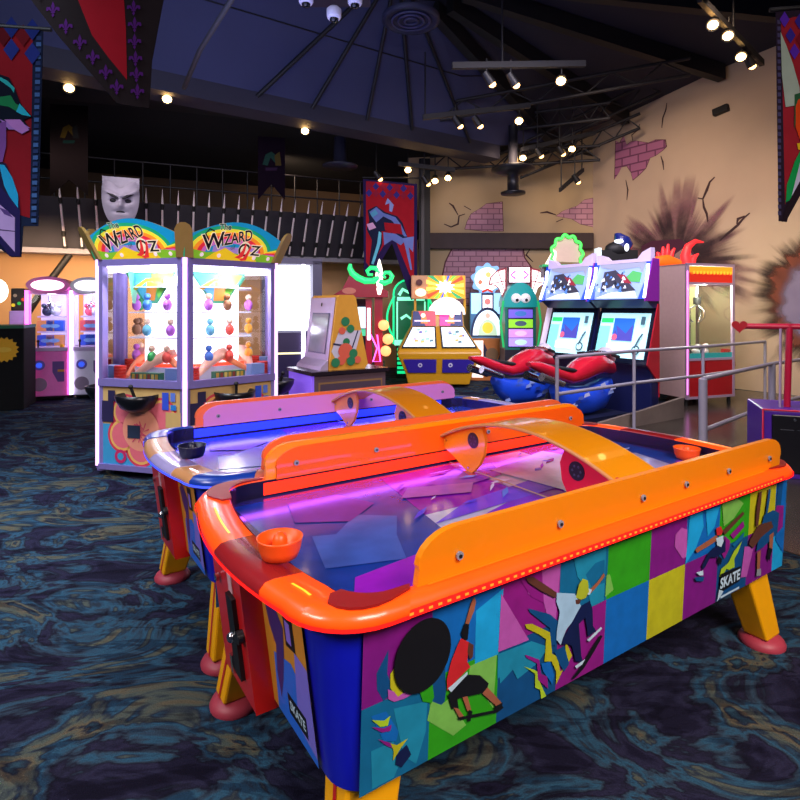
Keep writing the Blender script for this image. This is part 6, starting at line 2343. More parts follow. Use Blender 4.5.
bike('red and blue motorbike ride facing the left racing screen', 0.50, 1.02)
bike('red and blue motorbike ride facing the right racing screen, closer to the rails', 1.62, 0.98)
# toppers on the racing cabinets
q = CLA + CD * 0.5 + Vector((0.25, 0.42, 2.34))
t = thing('scalloped_sign', 'oval sign with green neon scallops on top of the left racing cabinet', 'sign', P(567, 277, 10.3), 0)
mb = MB()
mb.box((-0.45, 0.0, 0.0), (0.38, 0.3, 0.18), paint('#0c1018'))
mb.box((-0.15, 0.05, -t.location.z), (0.15, 0.25, 0.0), paint('#0c1018'))
t.scale = (0.92, 0.92, 1.0)
mb.box((-0.48, -0.01, 0.19), (0.40, 0.31, 0.23), glow('#20b060', 0.25))
mb.build('base', t)
mb = MB()
sc = [(0.30 * (1 + 0.07 * math.cos(11 * a)) * math.cos(a), 0.42 + 0.33 * (1 + 0.07 * math.cos(11 * a)) * math.sin(a)) for a in [-0.5 + i * (math.pi + 1.0) / 70 for i in range(71)]]
mb.prism([(x * 0.9, 0.05, 0.42 + (z - .42) * .9) for x, z in sc], (0, 0.08, 0), mat('sign_beige', '#b89c90', 0.5, emit='#e0c0a8', es=0.35))
mb.build('face', t)
mb = MB()
mb.tube([(x, 0.0, z) for x, z in sc], 0.028, glow('#48ff58', 1.2), 8)
mb.build('neon', t)
mb = MB()
mb.prism([(-0.42, 0.02, 0.24), (-0.26, 0.02, 0.50), (-0.20, 0.02, 0.46), (-0.22, 0.02, 0.24)], (0, 0.05, 0), glow('#ffe8d0', 1.6))
mb.build('flame', t)
t = thing('helmet_topper', 'dark blue hooded figurehead with white visor on top of the right racing cabinet', 'ornament', P(620, 256, 9.4), 0)
mb = MB()
mb.box((-0.30, 0.0, -0.16), (0.30, 0.3, 0.10), BLACK)
mb.box((-0.12, 0.05, -t.location.z), (0.12, 0.25, -0.16), BLACK)
mb.box((-0.36, 0.02, -0.12), (-0.30, 0.2, 0.14), glow('#d8e8e8', 0.8))
mb.ball((0.0, 0.1, 0.12), 0.17, BLACK, (1.3, 0.8, 0.8))
mb.build('base', t)
mb = MB()
mb.loft([((0.06, 0.1, 0.10), (0.14, 0, 0), (0, 0.12, 0)), ((0.10, 0.1, 0.2), (0.15, 0, 0), (0, 0.14, 0)), ((0.07, 0.1, 0.32), (0.12, 0, 0), (0, 0.12, 0)), ((0.0, 0.1, 0.39), (0.05, 0, 0), (0, 0.05, 0))], paint('#1c2a78', 0.25, 0.5))
mb.build('hood', t)
mb = MB()
mb.ball((0.10, -0.03, 0.14), 0.055, glow('#f0f4ff', 1.6), (0.7, 0.4, 1.2))
mb.ball((-0.03, -0.03, 0.24), 0.06, glow('#f0f4ff', 1.6), (1.3, 0.4, 0.6))
mb.build('visor', t)

# ---------------------------------------------------------------- crane machine by the wall
FX = Vector((0.94, 0.345, 0)).normalized()
CAO = P(686, HZ, 9.13); CAO.z = 0
t = thing('crane_machine', 'tall crane machine with red base and red-yellow sign beside the right wall', 'claw machine', CAO, math.atan2(FX.y, FX.x))
Wd, Dp, Ht = 1.05, 0.80, 2.32
pinkm = mat('crane_pink_side', '#b89a98', 0.5)
frame = mat('crane_frame', '#b8a0c0', 0.35, 0.3)
mb = MB()
mb.box((0.0, 0.0, 0.14), (0.03, Dp, Ht), pinkm)
mb.box((0.0, Dp - 0.03, 0.14), (Wd, Dp, Ht), pinkm)
mb.box((Wd - 0.03, 0.0, 0.14), (Wd, Dp, 0.75), pinkm)
mb.box((0.0, 0, Ht - 0.03), (Wd, Dp, Ht), pinkm)
mb.box((0.03, 0.02, 0.14), (Wd - 0.03, Dp - 0.03, 0.74), paint('#7a2028'))
mb.build('body', t)
mb = MB()
for x in (0.0, Wd - 0.05):
    mb.box((x, -0.02, 0.14), (x + 0.05, 0.02, Ht), frame)
for z in (0.12, 0.74, 1.98, Ht - 0.03):
    mb.box((0.0, -0.021, z), (Wd, 0.02, z + 0.04), frame)
mb.build('frame', t)
mb = MB()
mb.box((0.05, -0.012, 0.16), (Wd / 2 - 0.12, 0.0, 0.74), mat('crane_red', '#a8121e', 0.4))
mb.box((Wd / 2 - 0.10, -0.012, 0.16), (Wd - 0.05, 0.0, 0.74), mat('crane_red', '#a8121e', 0.4))
mb.build('lower_door', t)
mb = MB()
A = Art(mb, (0.05, -0.01, 2.02), (1, 0, 0), (0, 0, 1), (0, -1, 0), 0.003)
A.rect(0, 0, Wd - 0.1, 0.26, glow('#c02818', 0.7))
A.rect(0, 0.16, Wd - 0.1, 0.26, glow('#e89820', 0.7))
A.poly([(0.0, 0.16)] + [(0.06 * i, 0.16 - (0.04 if i % 2 else 0.0)) for i in range(1, 16)] + [(0.95, 0.16)], glow('#e86820', 0.7))
rnd = random.Random(3)
for j in range(12):
    x = 0.08 + j * 0.07
    A.poly([(x, 0.13), (x + 0.045, 0.14), (x + 0.04, 0.19), (x - 0.005, 0.18)], glow('#f0b030', 0.8))
mb.build('marquee', t, 'red and yellow sign')
mb = MB()
mb.quad((0.05, 0.0, 0.78), (Wd - 0.05, 0.0, 0.78), (Wd - 0.05, 0.0, 1.98), (0.05, 0.0, 1.98), glass('window_glass'))
mb.quad((Wd, 0.0, 0.78), (Wd, Dp, 0.78), (Wd, Dp, 1.98), (Wd, 0.0, 1.98), glass('window_glass'))
mb.build('window_pane', t)
mb = MB()
mb.box((0.04, 0.05, 0.74), (Wd - 0.04, Dp - 0.04, 0.80), mat('crane_teal', '#2aa0a0', 0.3))
mb.box((0.03, Dp - 0.06, 0.80), (Wd - 0.03, Dp - 0.03, 1.98), mat('crane_back', '#a8a878', 0.3))
mb.box((0.05, -0.005, 0.78), (Wd - 0.05, 0.004, 0.86), mat('crane_teal2', '#30b0b0', 0.3))
mb.build('cabinet_inside', t)
mb = MB()
mb.cyl((0.62, 0.35, 1.98), (0.62, 0.35, 1.78), 0.03, CHROME, n=10)
mb.cyl((0.62, 0.35, 1.78), (0.62, 0.35, 1.66), 0.06, BLACK, n=12)
for k in range(3):
    a = k * 2.1 + 0.4
    mb.tube([(0.62, 0.35, 1.66), (0.62 + 0.16 * math.cos(a), 0.35 + 0.16 * math.sin(a), 1.56), (0.62 + 0.17 * math.cos(a), 0.35 + 0.17 * math.sin(a), 1.46), (0.62 + 0.06 * math.cos(a), 0.35 + 0.06 * math.sin(a), 1.36)], 0.012, CHROME, 6)
mb.build('claw', t)
mb = MB()
mb.box((0.10, 0.3, 1.60), (0.30, 0.5, 1.90), glow('#e8fff0', 2.5))
mb.box((0.04, 0.3, 1.40), (0.34, 0.55, 1.58), mat('crane_yellow', '#e8a820', 0.4, emit='#e8a820', es=0.5))
mb.build('lit_unit', t)
mb = MB()
mb.cyl((0.30, 0.2, 0.8), (0.30, 0.2, 1.6), 0.012, CHROME, n=8)
mb.build('rod', t)
for j, (x, y, c) in enumerate(((0.15, 0.15, '#c02838'), (0.24, 0.2, '#202028'), (0.36, 0.14, '#e8e8f0'), (0.46, 0.2, '#303048'), (0.56, 0.16, '#f0d0e0'), (0.68, 0.25, '#b8c8d0'))):
    mb = MB()
    mb.ball((x, y, 0.87), 0.07, paint(c), (1, 1, 0.9), 12, 7)
    mb.ball((x + 0.02, y - 0.01, 0.96), 0.045, paint(c), n=10, k=6)
    mb.build('plush_toy', t)
for x, y in ((0.06, 0.05), (Wd - 0.06, 0.05), (0.06, Dp - 0.06), (Wd - 0.06, Dp - 0.06)):
    mb = MB()
    mb.cyl((x, y, 0.0), (x, y, 0.14), 0.03, BLACK, n=10)
    mb.build('foot', t)
mb = MB()
mb.prism([(Wd + 0.0, 0.05, 0.55), (Wd + 0.10, 0.05, 0.62), (Wd + 0.06, 0.05, 0.9), (Wd + 0.0, 0.05, 0.9)], (0, 0.2, 0), mat('crane_red', '#a8121e', 0.4))
mb.build('side_box', t)
mb = MB()
mb.cyl((0.0, -0.03, 0.2), (0.0, -0.03, 2.2), 0.012, glow('#f080e0', 1.6), n=8)
mb.build('light_tube', t)
ld = bpy.data.lights.new('crane_lamp', 'POINT')
ld.energy = 55; ld.color = (0.95, 1.0, 0.8); ld.shadow_soft_size = 0.08
lo = bpy.data.objects.new('crane_lamp', ld); COL.objects.link(lo); lo.parent = t; lo.location = (0.55, 0.2, 1.9)

# orange hand and red claw ornaments glowing above the crane machine's side
t = thing('hand_ornament', 'orange glowing hand-shaped ornament above the crane machine', 'ornament', P(662, 264, 10.75))
mb = MB()
om = mat('ornament_orange', '#ff6a20', 0.4, emit='#ff5a10', es=0.9)
mb.loft([((-0.28, 0, 0.0), (0, 0.08, 0), (0, 0, 0.02)), ((-0.1, 0, 0.05), (0, 0.1, 0), (0, 0, 0.10)), ((0.1, 0, 0.06), (0, 0.1, 0), (0, 0, 0.12)), ((0.34, 0, 0.02), (0, 0.08, 0), (0, 0, 0.05))], om)
mb.build('palm', t)
rm = mat('ornament_red', '#ff3a40', 0.4, emit='#ff2830', es=0.7)
for x0, x1, z1 in ((-0.05, -0.10, 0.22), (0.02, 0.02, 0.33), (0.09, 0.12, 0.38), (0.16, 0.24, 0.30)):
    mb = MB()
    mb.tube([(x0, 0, 0.1), ((x0 + x1) / 2, 0, 0.1 + z1 * 0.45), (x1, 0, z1)], [0.045, 0.038, 0.02], rm, 8)
    mb.build('finger', t)
t = thing('claw_ornament', 'curved red claw-shaped ornament to the right of the orange glowing hand', 'ornament', P(684, 264, 10.9))
mb = MB()
mb.tube([(0.06, 0, 0.0), (0.02, 0, 0.16), (0.08, 0, 0.34), (0.22, 0, 0.44), (0.38, 0, 0.42)], [0.10, 0.09, 0.07, 0.045, 0.01], rm, 10)
mb.tube([(0.14, 0, 0.0), (0.18, 0, 0.12), (0.28, 0, 0.2)], [0.08, 0.06, 0.015], rm, 8)
mb.build('claw', t)
# platform that carries the ornaments
mb = MB()
a = P(650, 266, 10.65); b = P(706, 266, 10.65)
mb.box((a.x, 10.6, a.z - 0.22), (b.x, 11.0, a.z - 0.02), paint('#5a4850'))
mb.box((a.x + 0.1, 10.7, 0.0), (b.x - 0.1, 10.9, a.z - 0.22), paint('#5a4850'))
tag(mb.build('pedestal'), 'narrow brown pedestal behind the crane machine holding the glowing ornaments', 'pedestal')

# ---------------------------------------------------------------- ramp wall and rails
RA = PF(600, 434); RB = PF(684, 418)
mb = MB()
d_ = (RB - RA)
nn = Vector((-d_.y, d_.x, 0)).normalized() * 0.05
mb.prism([RA, RB, RB + Vector((0, 0, 0.30)), RA.lerp(RB, 0.5) + Vector((0, 0, 0.21)), RA + Vector((0, 0, 0.14))], nn, plaster_mat('ramp_concrete', '#6f625c', '#84766c', 2.0))
struct(mb.build('trim_ramp_wall'))


def rail_set(name, label, pts, ztop, zmid, posts, r=0.022, ends=True, thick=None):
    t = thing(name, label, 'railing', (pts[0][0], pts[0][1], 0))
    o = Vector((pts[0][0], pts[0][1], 0))
    for z in (ztop, zmid):
        mb = MB()
        mb.tube([Vector((x, y, z)) - o for x, y in pts], r, STEEL, 10)
        mb.build('rail', t)
    for i, (x, y) in enumerate(posts):
        mb = MB()
        rr = thick if thick else r
        mb.cyl(Vector((x, y, 0.008)) - o, Vector((x, y, ztop)) - o, rr, STEEL, n=12)
        mb.cyl(Vector((x, y, 0.006)) - o, Vector((x, y, 0.016)) - o, rr * 2.0, STEEL, n=14)
        mb.build('post', t)
    return t


def at_floor(px, d):
    return ((px - 400) / FOC * d, d)


pa = PF(634, 430)
Pz = lambda px, py, z: ((PF(px, py, z)).x, (PF(px, py, z)).y)
RT = 0.98
A0 = Pz(557, 362, 0.98)
A0 = at_floor(557, 6.45)
A1 = (pa.x, pa.y)
A2 = at_floor(703, 8.25)
A3 = at_floor(765, 9.5)
zt = 1.6 - (351 - HZ) / FOC * A1[1]
rail_set('handrail', 'far lavender-grey handrail in front of the racing cabinets and crane machine', [A0, A1, A2, A3], zt, zt - 0.42, [A0, A1, A2, A3])
B0_ = PF(703, 452)
B0_ = (B0_.x, B0_.y)
zb_ = 1.6 - (379 - HZ) / FOC * B0_[1]
B1 = at_floor(772, 8.0)
B2 = at_floor(800, 8.6)
rail_set('handrail', 'near lavender-grey handrail with a thick end post, in front of the other one', [B0_, B1, B2], zb_, 0.24, [B0_, B1], 0.026, thick=0.045)

# ---------------------------------------------------------------- game at the right edge
m_, an, w = facing(763, 846, 5.35, 5.12)
t = thing('ticket_game', 'purple-framed game with black coin door and red uprights at the right edge', 'arcade machine', m_, an)
h = w / 2
pur = mat('edge_purple', '#4a1e9a', 0.35)
mb = MB()
mb.rbox((-h, 0.0, 0.0), (h, 0.7, 0.64), pur, 0.015)
mb.tube([(-h, -0.0, 0.02), (-h, -0.0, 0.64), (h, -0.0, 0.64)], 0.012, mat('edge_red', '#c01840', 0.3), 6)
mb.build('body', t)
mb = MB()
mb.rbox((-h + 0.07, -0.02, 0.06), (0.08, 0.0, 0.60), paint('#101018', 0.3), 0.008)
mb.build('coin_door', t)
mb = MB()
mb.box((-h + 0.14, -0.026, 0.46), (-h + 0.24, -0.02, 0.467), CHROME)
mb.box((-h + 0.27, -0.026, 0.46), (-h + 0.37, -0.02, 0.467), CHROME)
mb.cyl((-h + 0.25, -0.02, 0.56), (-h + 0.25, -0.03, 0.56), 0.012, CHROME, n=10)
mb.build('slot_trim', t)
mb = MB()
mb.box((0.10, -0.012, 0.05), (0.16, 0.0, 0.62), glow('#ff60e0', 1.6))
mb.build('light_strip', t)
mb = MB()
mb.tube([(-0.07, 0.25, 0.62), (-0.05, 0.25, 1.44)], 0.03, mat('edge_red', '#c01840', 0.3), 8)
mb.build('upright', t)
mb = MB()
mb.tube([(-0.46, 0.25, 1.42), (0.3, 0.25, 1.42)], 0.028, mat('edge_red', '#c01840', 0.3), 8)
mb.build('crossbar', t)
mb = MB()
mb.tube([(-0.14, 0.20, 0.62), (-0.135, 0.20, 1.40)], 0.012, mat('crane_frame', '#b8a0c0', 0.35, 0.3), 8)
mb.build('side_rod', t)
mb = MB()
hp = [(0.085 * 16 * math.sin(a) ** 3 / 16, (13 * math.cos(a) - 5 * math.cos(2 * a) - 2 * math.cos(3 * a) - math.cos(4 * a)) * 0.085 / 16) for a in [i * 2 * math.pi / 40 for i in range(40)]]
mb.prism([(-0.48 + x * .8, 0.2, 1.42 + z * .8) for x, z in hp], (0, 0.03, 0), mat('heart_red', '#b01828', 0.3))
mb.build('heart', t)

# ---------------------------------------------------------------- banners
def cloth_panel(mb, pts, m, o, ex, nrm, off=0.0):
    mb.poly([o + ex * x + Vector((0, 0, z)) + nrm * off for x, z in pts], m)


def banner(name, label, o, ex, pieces, thick=0.01, rod=None):
    """pieces: (colour, [(x,z)...]) first is the cloth's outline"""
    ex = Vector(ex).normalized()
    n = Vector((ex.y, -ex.x, 0))
    t = thing(name, label, 'banner', o)
    mb = MB()
    c0, p0 = pieces[0]
    mb.prism([ex * x + Vector((0, 0, z)) for x, z in p0], -n * thick, cloth(c0))
    A = Art(mb, n * 0.001, ex, (0, 0, 1), n, 0.0003)
    for c, p in pieces[1:]:
        A.poly(p, cloth(c))
    mb.build('cloth', t)
    if rod:
        mb = MB()
        mb.cyl(ex * rod[0] + Vector((0, 0, rod[2])), ex * rod[1] + Vector((0, 0, rod[2])), 0.02, BLACK, n=8)
        mb.build('rod', t)
    return t


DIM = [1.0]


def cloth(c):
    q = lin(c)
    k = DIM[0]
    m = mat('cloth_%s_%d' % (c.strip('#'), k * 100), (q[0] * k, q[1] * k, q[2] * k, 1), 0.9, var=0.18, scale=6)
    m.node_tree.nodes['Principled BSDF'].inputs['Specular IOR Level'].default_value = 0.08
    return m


def pxp(o, ex, pts, sc=None):
    """photo outline -> (x,z) on the upright plane through o along ex"""
    ex = Vector(ex).normalized()
    n = Vector((ex.y, -ex.x, 0))
    r = []
    for x, y in pts:
        q = on_plane(x, y, o, n) - Vector(o)
        r.append((q.dot(ex), q.z))
    return r


# centre banner
o = P(390, 180, 12.35); ex = (1, 0.03, 0)
q = lambda *p: pxp(o, ex, p)
Zc = (350, 170, 5.714)
qz = lambda *p: pxp(o, ex, pts_px(Zc, p))
pcs = [('#2a1e4a', q((363, 179), (417, 184), (417, 298), (411, 300), (392, 243), (370, 280), (364, 272))),
       ('#a01c28', q((366, 181), (414, 186), (414, 285), (392, 232), (370, 268), (366, 262)))]
for i in range(7):
    for j in range(2):
        x, y = 369 + i * 6.9, 186 + j * 7 + i * 0.5
        pcs.append(('#38307a' if (j + i) % 2 else '#8a2038', q((x, y - 4), (x + 3.4, y), (x, y + 4), (x - 3.4, y))))
for c, pts in (('#20243e', [(100, 230), (150, 205), (200, 240), (270, 265), (300, 300), (330, 390), (300, 400), (250, 350), (180, 350), (185, 420), (130, 560), (110, 540), (125, 400), (95, 340), (110, 290)]),
               ('#6878b8', [(110, 240), (150, 212), (190, 245), (260, 270), (290, 310), (325, 380), (310, 380), (240, 290), (190, 265), (150, 300), (120, 260)]),
               ('#6878b8', [(190, 355), (260, 365), (320, 400), (290, 430), (240, 400), (195, 430)]),
               ('#58a0c0', [(115, 250), (145, 225), (160, 250), (130, 270)]),
               ('#7080c0', [(300, 390), (365, 380), (360, 470), (335, 440), (355, 570), (345, 570), (315, 440)]),
               ('#a01c28', [(195, 300), (290, 310), (300, 370), (200, 345)]),
               ('#8a98d0', [(200, 200), (215, 160), (250, 200), (240, 240), (225, 235), (225, 190)]),
               ('#6ac0d8', [(165, 350), (180, 360), (175, 420), (135, 540), (122, 535), (155, 420)]),
               ('#d0a0c8', [(95, 310), (130, 300), (150, 330), (110, 345)])):
    pcs.append((c, qz(*pts)))
banner('jester_banner', 'red swallow-tailed banner with a blue jester figure, hanging left of the back wall column', o, ex, pcs, rod=(-0.6, 0.65, 0.05))

# left foreground banner
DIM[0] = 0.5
o = P(0, 24, 5.0); ex = Vector((1, 0.15, 0))
q = lambda *p: pxp(o, ex, p)
Z1_ = (0, 0, 6.154)
Z2_ = (0, 120, 5.714)
Z0_ = (0, 0, 4)
q1 = lambda *p: pxp(o, ex, pts_px(Z1_, p))
q2 = lambda *p: pxp(o, ex, pts_px(Z2_, p))
q0 = lambda *p: pxp(o, ex, pts_px(Z0_, p))
pcs = [('#16203c', q((-45, 16), (43, 30), (38, 226), (23, 226), (21, 257), (11, 257), (-45, 214))),
       ('#8a1420', q((-42, 20), (33, 30), (30, 218), (20, 215), (-42, 160)))]
for j in range(30):
    y = 36 + j * 6.3
    xr = 43 - (y - 30) * 5 / 196
    pcs.append(('#44649a' if j % 2 else '#2a3a66', q((xr - 6.5, y), (xr - 1.5, y), (xr - 1.5, y + 4), (xr - 6.5, y + 4))))
for (x, y, c) in ((-8, 38, '#1c2a70'), (4, 36, '#5a0c18'), (12, 28, '#1c2a70'), (24, 36, '#6a101c'), (33, 30, '#1c2a70'), (12, 50, '#24307c'), (-10, 54, '#24307c'), (33, 54, '#24307c')):
    pcs.append((c, q((x, y - 11), (x + 8, y), (x, y + 11), (x - 8, y))))
for c, pts, f in (('#0c1424', [(0, 460), (60, 480), (100, 560), (130, 640), (200, 720), (150, 740), (190, 800), (0, 800)], q1),
                  ('#2aa8a8', [(0, 475), (50, 500), (95, 545), (90, 575), (70, 545), (0, 495)], q1),
                  ('#1a7a48', [(0, 600), (70, 590), (100, 640), (130, 655), (110, 690), (60, 660), (0, 650)], q1),
                  ('#28b0c8', [(125, 640), (195, 720), (140, 710), (105, 690)], q1),
                  ('#a070b8', [(0, 735), (60, 760), (120, 745), (190, 790), (160, 800), (60, 800)], q1),
                  ('#b878c0', [(30, 0), (120, 0), (172, 60), (130, 82), (90, 60)], q2),
                  ('#7a4890', [(0, 20), (40, 10), (40, 150), (20, 240), (0, 250)], q2),
                  ('#1f1a3a', [(0, 240), (40, 250), (110, 430), (120, 520), (60, 480), (0, 380)], q2),
                  ('#22a0d0', [(0, 255), (30, 260), (75, 330), (108, 430), (108, 510), (70, 460), (30, 380)], q2),
                  ('#241c50', [(0, 380), (60, 440), (120, 520), (120, 780), (60, 780), (0, 700)], q2),
                  ('#b898d0', [(0, 480), (90, 560), (90, 755), (0, 655)], q2),
                  ('#5a4080', [(0, 500), (50, 520), (80, 560), (30, 540)], q2),
                  ('#3a2c50', [(0, 625), (90, 635), (90, 640), (0, 632)], q2)):
    pcs.append((c, f(*pts)))
banner('jester_banner', 'large red banner with teal and lilac jester figure and swallow tail at the left edge', o, ex, pcs, rod=(-0.6, 0.42, -0.02))

# fleur-de-lis pennant overhead
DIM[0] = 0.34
o = P(120, 10, 3.6); ex = Vector((1, 0.25, 0))
q = lambda *p: pxp(o, ex, p)
pcs = [('#241a20', q((10, -30), (31, 0), (60, 38), (95, 78), (117, 103), (128, 105), (149, 108), (152, 60), (164, -4), (170, -30))),
       ('#b01028', q((62, -30), (78, 0), (92, 35), (108, 57), (127, 80), (126, 30), (124, 0), (124, -30)))]


def fleur(cx_, cy_, s, rot):
    r = []
    base = [[(0, -1.0), (0.22, -0.45), (0.10, 0.1), (0.12, 0.25), (-0.12, 0.25), (-0.10, 0.1), (-0.22, -0.45)],
            [(0.1, 0.15), (0.35, -0.35), (0.75, -0.3), (0.8, 0.1), (0.6, 0.15), (0.5, -0.05), (0.15, 0.25)],
            [(-0.1, 0.15), (-0.35, -0.35), (-0.75, -0.3), (-0.8, 0.1), (-0.6, 0.15), (-0.5, -0.05), (-0.15, 0.25)],
            [(-0.25, 0.25), (0.25, 0.25), (0.25, 0.38), (-0.25, 0.38)],
            [(0, 0.35), (0.18, 0.6), (0, 0.9), (-0.18, 0.6)]]
    for b_ in base:
        r.append([(cx_ + s * (x * math.cos(rot) - y * math.sin(rot)), cy_ + s * (x * math.sin(rot) + y * math.cos(rot))) for x, y in b_])
    return r


for (x, y, rr) in ((53, 10, 0), (66, 27, 0), (80, 43, 0), (93, 58, 0), (106, 73, 0), (117, 88, 0), (40, -7, 0), (134, 9, 0), (135, 26, 0), (135, 43, 0), (136, 60, 0), (137, 76, 0), (138, 93, 0), (134, -8, 0)):
    for b_ in fleur(x, y, 8.5, rr):
        pcs.append(('#5a1c80', q(*b_)))
banner('fleur_pennant', 'dark pennant with red centre and purple fleur-de-lis border hanging overhead at the left', o, ex, pcs, 0.012)

# right foreground banner
DIM[0] = 0.8
o = P(776, 12, 4.9); ex = Vector((1, -0.2, 0))
q = lambda *p: pxp(o, ex, p)
Z4_ = (600, 0, 4)
Z5_ = (600, 100, 4)
q4 = lambda *p: pxp(o, ex, pts_px(Z4_, p))
q5 = lambda *p: pxp(o, ex, pts_px(Z5_, p))
pcs = [('#2c2030', q((776, 12), (850, -2), (850, 120), (800, 170), (787, 222), (779, 221))),
       ('#a02430', q((781, 20), (846, 6), (846, 100), (800, 150), (785, 205)))]
for j in range(30):
    y = 20 + j * 6.6
    pcs.append(('#4a4468', q((777.2, y), (780.5, y), (780.8, y + 4), (777.5, y + 4))))
for (x, y, c) in ((784, 20, '#5a2ab0'), (790, 36, '#3a2a90'), (794, 52, '#5a2ab0'), (799, 22, '#3a2a90'), (800, 40, '#801828')):
    pcs.append((c, q((x, y - 8), (x + 5, y), (x, y + 8), (x - 5, y))))
for c, pts, f in (('#a8b8a8', [(720, 130), (745, 190), (770, 260), (795, 350), (800, 420), (740, 430), (725, 300)], q4),
                  ('#2c5a3a', [(775, 380), (840, 360), (840, 420), (790, 440), (775, 520)], q4),
                  ('#e04818', [(780, 430), (790, 400), (850, 380), (850, 560), (800, 570), (780, 510)], q4),
                  ('#e8c020', [(785, 575), (850, 570), (850, 610), (790, 600)], q4),
                  ('#18a050', [(740, 410), (745, 340), (775, 250), (800, 200), (830, 190), (800, 240), (785, 300), (760, 400)], q5),
                  ('#c8c8e0', [(760, 400), (785, 300), (800, 240), (840, 230), (800, 320), (775, 380)], q5),
                  ('#281c24', [(725, 490), (740, 430), (800, 320), (840, 300), (800, 380), (745, 480)], q5)):
    pcs.append((c, f(*pts)))
banner('jester_banner', 'red banner with green, white and orange costumed figure at the right edge', o, ex, pcs, rod=(-0.05, 0.6, 0.02))

# two dim small banners up in the loft
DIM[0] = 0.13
for i, (x0, x1, y0, y1, d, lab) in enumerate(((50, 88, 104, 196, 9.55, 'dim dark banner with a small yellow crest in the loft behind the left banner'),
                                              (258, 285, 136, 200, 11.3, 'narrow dark violet banner with a pastel crest in the loft above the spikes'))):
    o = P(x0, y0, d)
    ex = BD
    q = lambda *p: pxp(o, ex, p)
    cx_, cy_ = (x0 + x1) / 2, y0 + (y1 - y0) * (0.33 if i == 0 else 0.4)
    base = '#2a1618' if i == 0 else '#30183c'
    pcs = [(base, q((x0, y0), (x1, y0 + 2), (x1, y1), ((x0 + x1) / 2, y1 - 16), (x0, y1)))]
    c1, c2, c3 = ('#8a6a20', '#3a3a3a', '#205048') if i == 0 else ('#4a8a80', '#a08a50', '#6a4a80')
    pcs.append((c1, q((cx_ - 9, cy_ + 3), (cx_ - 6, cy_ - 7), (cx_, cy_ - 10), (cx_ + 6, cy_ - 5), (cx_ + 5, cy_ + 3), (cx_ - 1, cy_ - 4), (cx_ - 4, cy_ + 4))))
    pcs.append((c2, q((cx_ + 3, cy_ - 6), (cx_ + 8, cy_ - 10), (cx_ + 10, cy_ + 4), (cx_ + 4, cy_ + 4))))
    pcs.append((c3, q((cx_ - 6, cy_ + 6), (cx_ + 6, cy_ + 6), (cx_ + 5, cy_ + 9), (cx_ - 6, cy_ + 9))))
    banner('loft_banner', lab, o, ex, pcs)

# ---------------------------------------------------------------- pale horned mask above the pusher
mo = P(121, 204, 10.4)
t = thing('wall_mask', 'large pale grey mask with hollow eyes fixed on the balcony front', 'mask', mo, math.atan2(BD.y, BD.x))
t.scale = (0.92, 0.92, 0.88)
skin = mat('mask_pale', '#aaa4bc', 0.6, var=0.15, scale=8)
mb = MB()
NX, NZ = 26, 30
wv, hv = 0.34, 0.38


def mask_y(x, z):
    r = 1 - (x / wv) ** 2 * 0.75 - ((z + 0.02) / hv) ** 2 * 0.55
    y = 0.22 * max(0, r) ** 0.6
    nose = math.exp(-(x / 0.05) ** 2) * max(0, min(1, (0.12 - z) / 0.18)) * (1 if z > -0.08 else math.exp(-((z + 0.08) / 0.04) ** 2)) * 0.09
    brow = 0.08 * math.exp(-((z - 0.12 - abs(x) * 0.3) / 0.035) ** 2)
    eye = -0.16 * math.exp(-(((abs(x) - 0.13) / 0.06) ** 2) - ((z - 0.04) / 0.045) ** 2)
    mouth = -0.05 * math.exp(-(x / 0.13) ** 4 - ((z + 0.19 + 0.6 * x * x) / 0.025) ** 2)
    cheek = 0.03 * math.exp(-((abs(x) - 0.15) / 0.07) ** 2 - ((z + 0.08) / 0.06) ** 2)
    return y + nose + brow + eye + mouth + cheek


vs = []
for j in range(NZ + 1):
    z = -hv + 2 * hv * j / NZ
    lim = wv * (0.55 + 0.45 * math.sin(math.pi * (0.5 * (z + hv) / hv) ** 0.8 * 0.62 + 0.1)) if z < 0.2 else wv * 0.98
    for i in range(NX + 1):
        x = -lim + 2 * lim * i / NX
        zz = z - 0.07 * math.exp(-(x / 0.11) ** 2) * max(0, (z - 0.12) / 0.26) + (0.2 * (abs(x) / wv) ** 2 * max(0, (z - 0.1) / 0.28))
        vs.append(Vector((x, -mask_y(x, z), zz)))
mb.add(vs, [(j * (NX + 1) + i, j * (NX + 1) + i + 1, (j + 1) * (NX + 1) + i + 1, (j + 1) * (NX + 1) + i) for j in range(NZ) for i in range(NX)], skin, True)
bk = [Vector((v.x, 0.06, v.z)) for v in (vs[0], vs[NX], vs[-1], vs[-NX - 1])]
mb.poly(bk, skin)
mb.build('face', t)
mb = MB()
for sx in (-1, 1):
    mb.ball((sx * 0.13, -0.12, 0.045), 0.062, mat('mask_socket', '#141020', 0.6), (1.1, 0.6, 0.7))
for sx in (-1, 1):
    mb.tube([(sx * 0.04, -0.24, 0.07), (sx * 0.13, -0.25, 0.12), (sx * 0.25, -0.16, 0.20)], [0.02, 0.03, 0.012], mat('mask_socket', '#141020', 0.6), 8)
mb.build('eye_sockets', t)
mb = MB()
mb.tube([(-0.12, -0.12, -0.215), (-0.05, -0.17, -0.19), (0.0, -0.185, -0.185), (0.05, -0.17, -0.19), (0.12, -0.12, -0.215)], [0.006, 0.014, 0.016, 0.014, 0.006], mat('mask_socket', '#141020', 0.6), 8)
mb.build('mouth', t)

# ---------------------------------------------------------------- lamps and tracks
can_m = paint('#101014', 0.5)
bulb_m = glow('#ffc878', 26.0)
bulb_s = glow('#ffc070', 9.0)
lamp_protos = {}


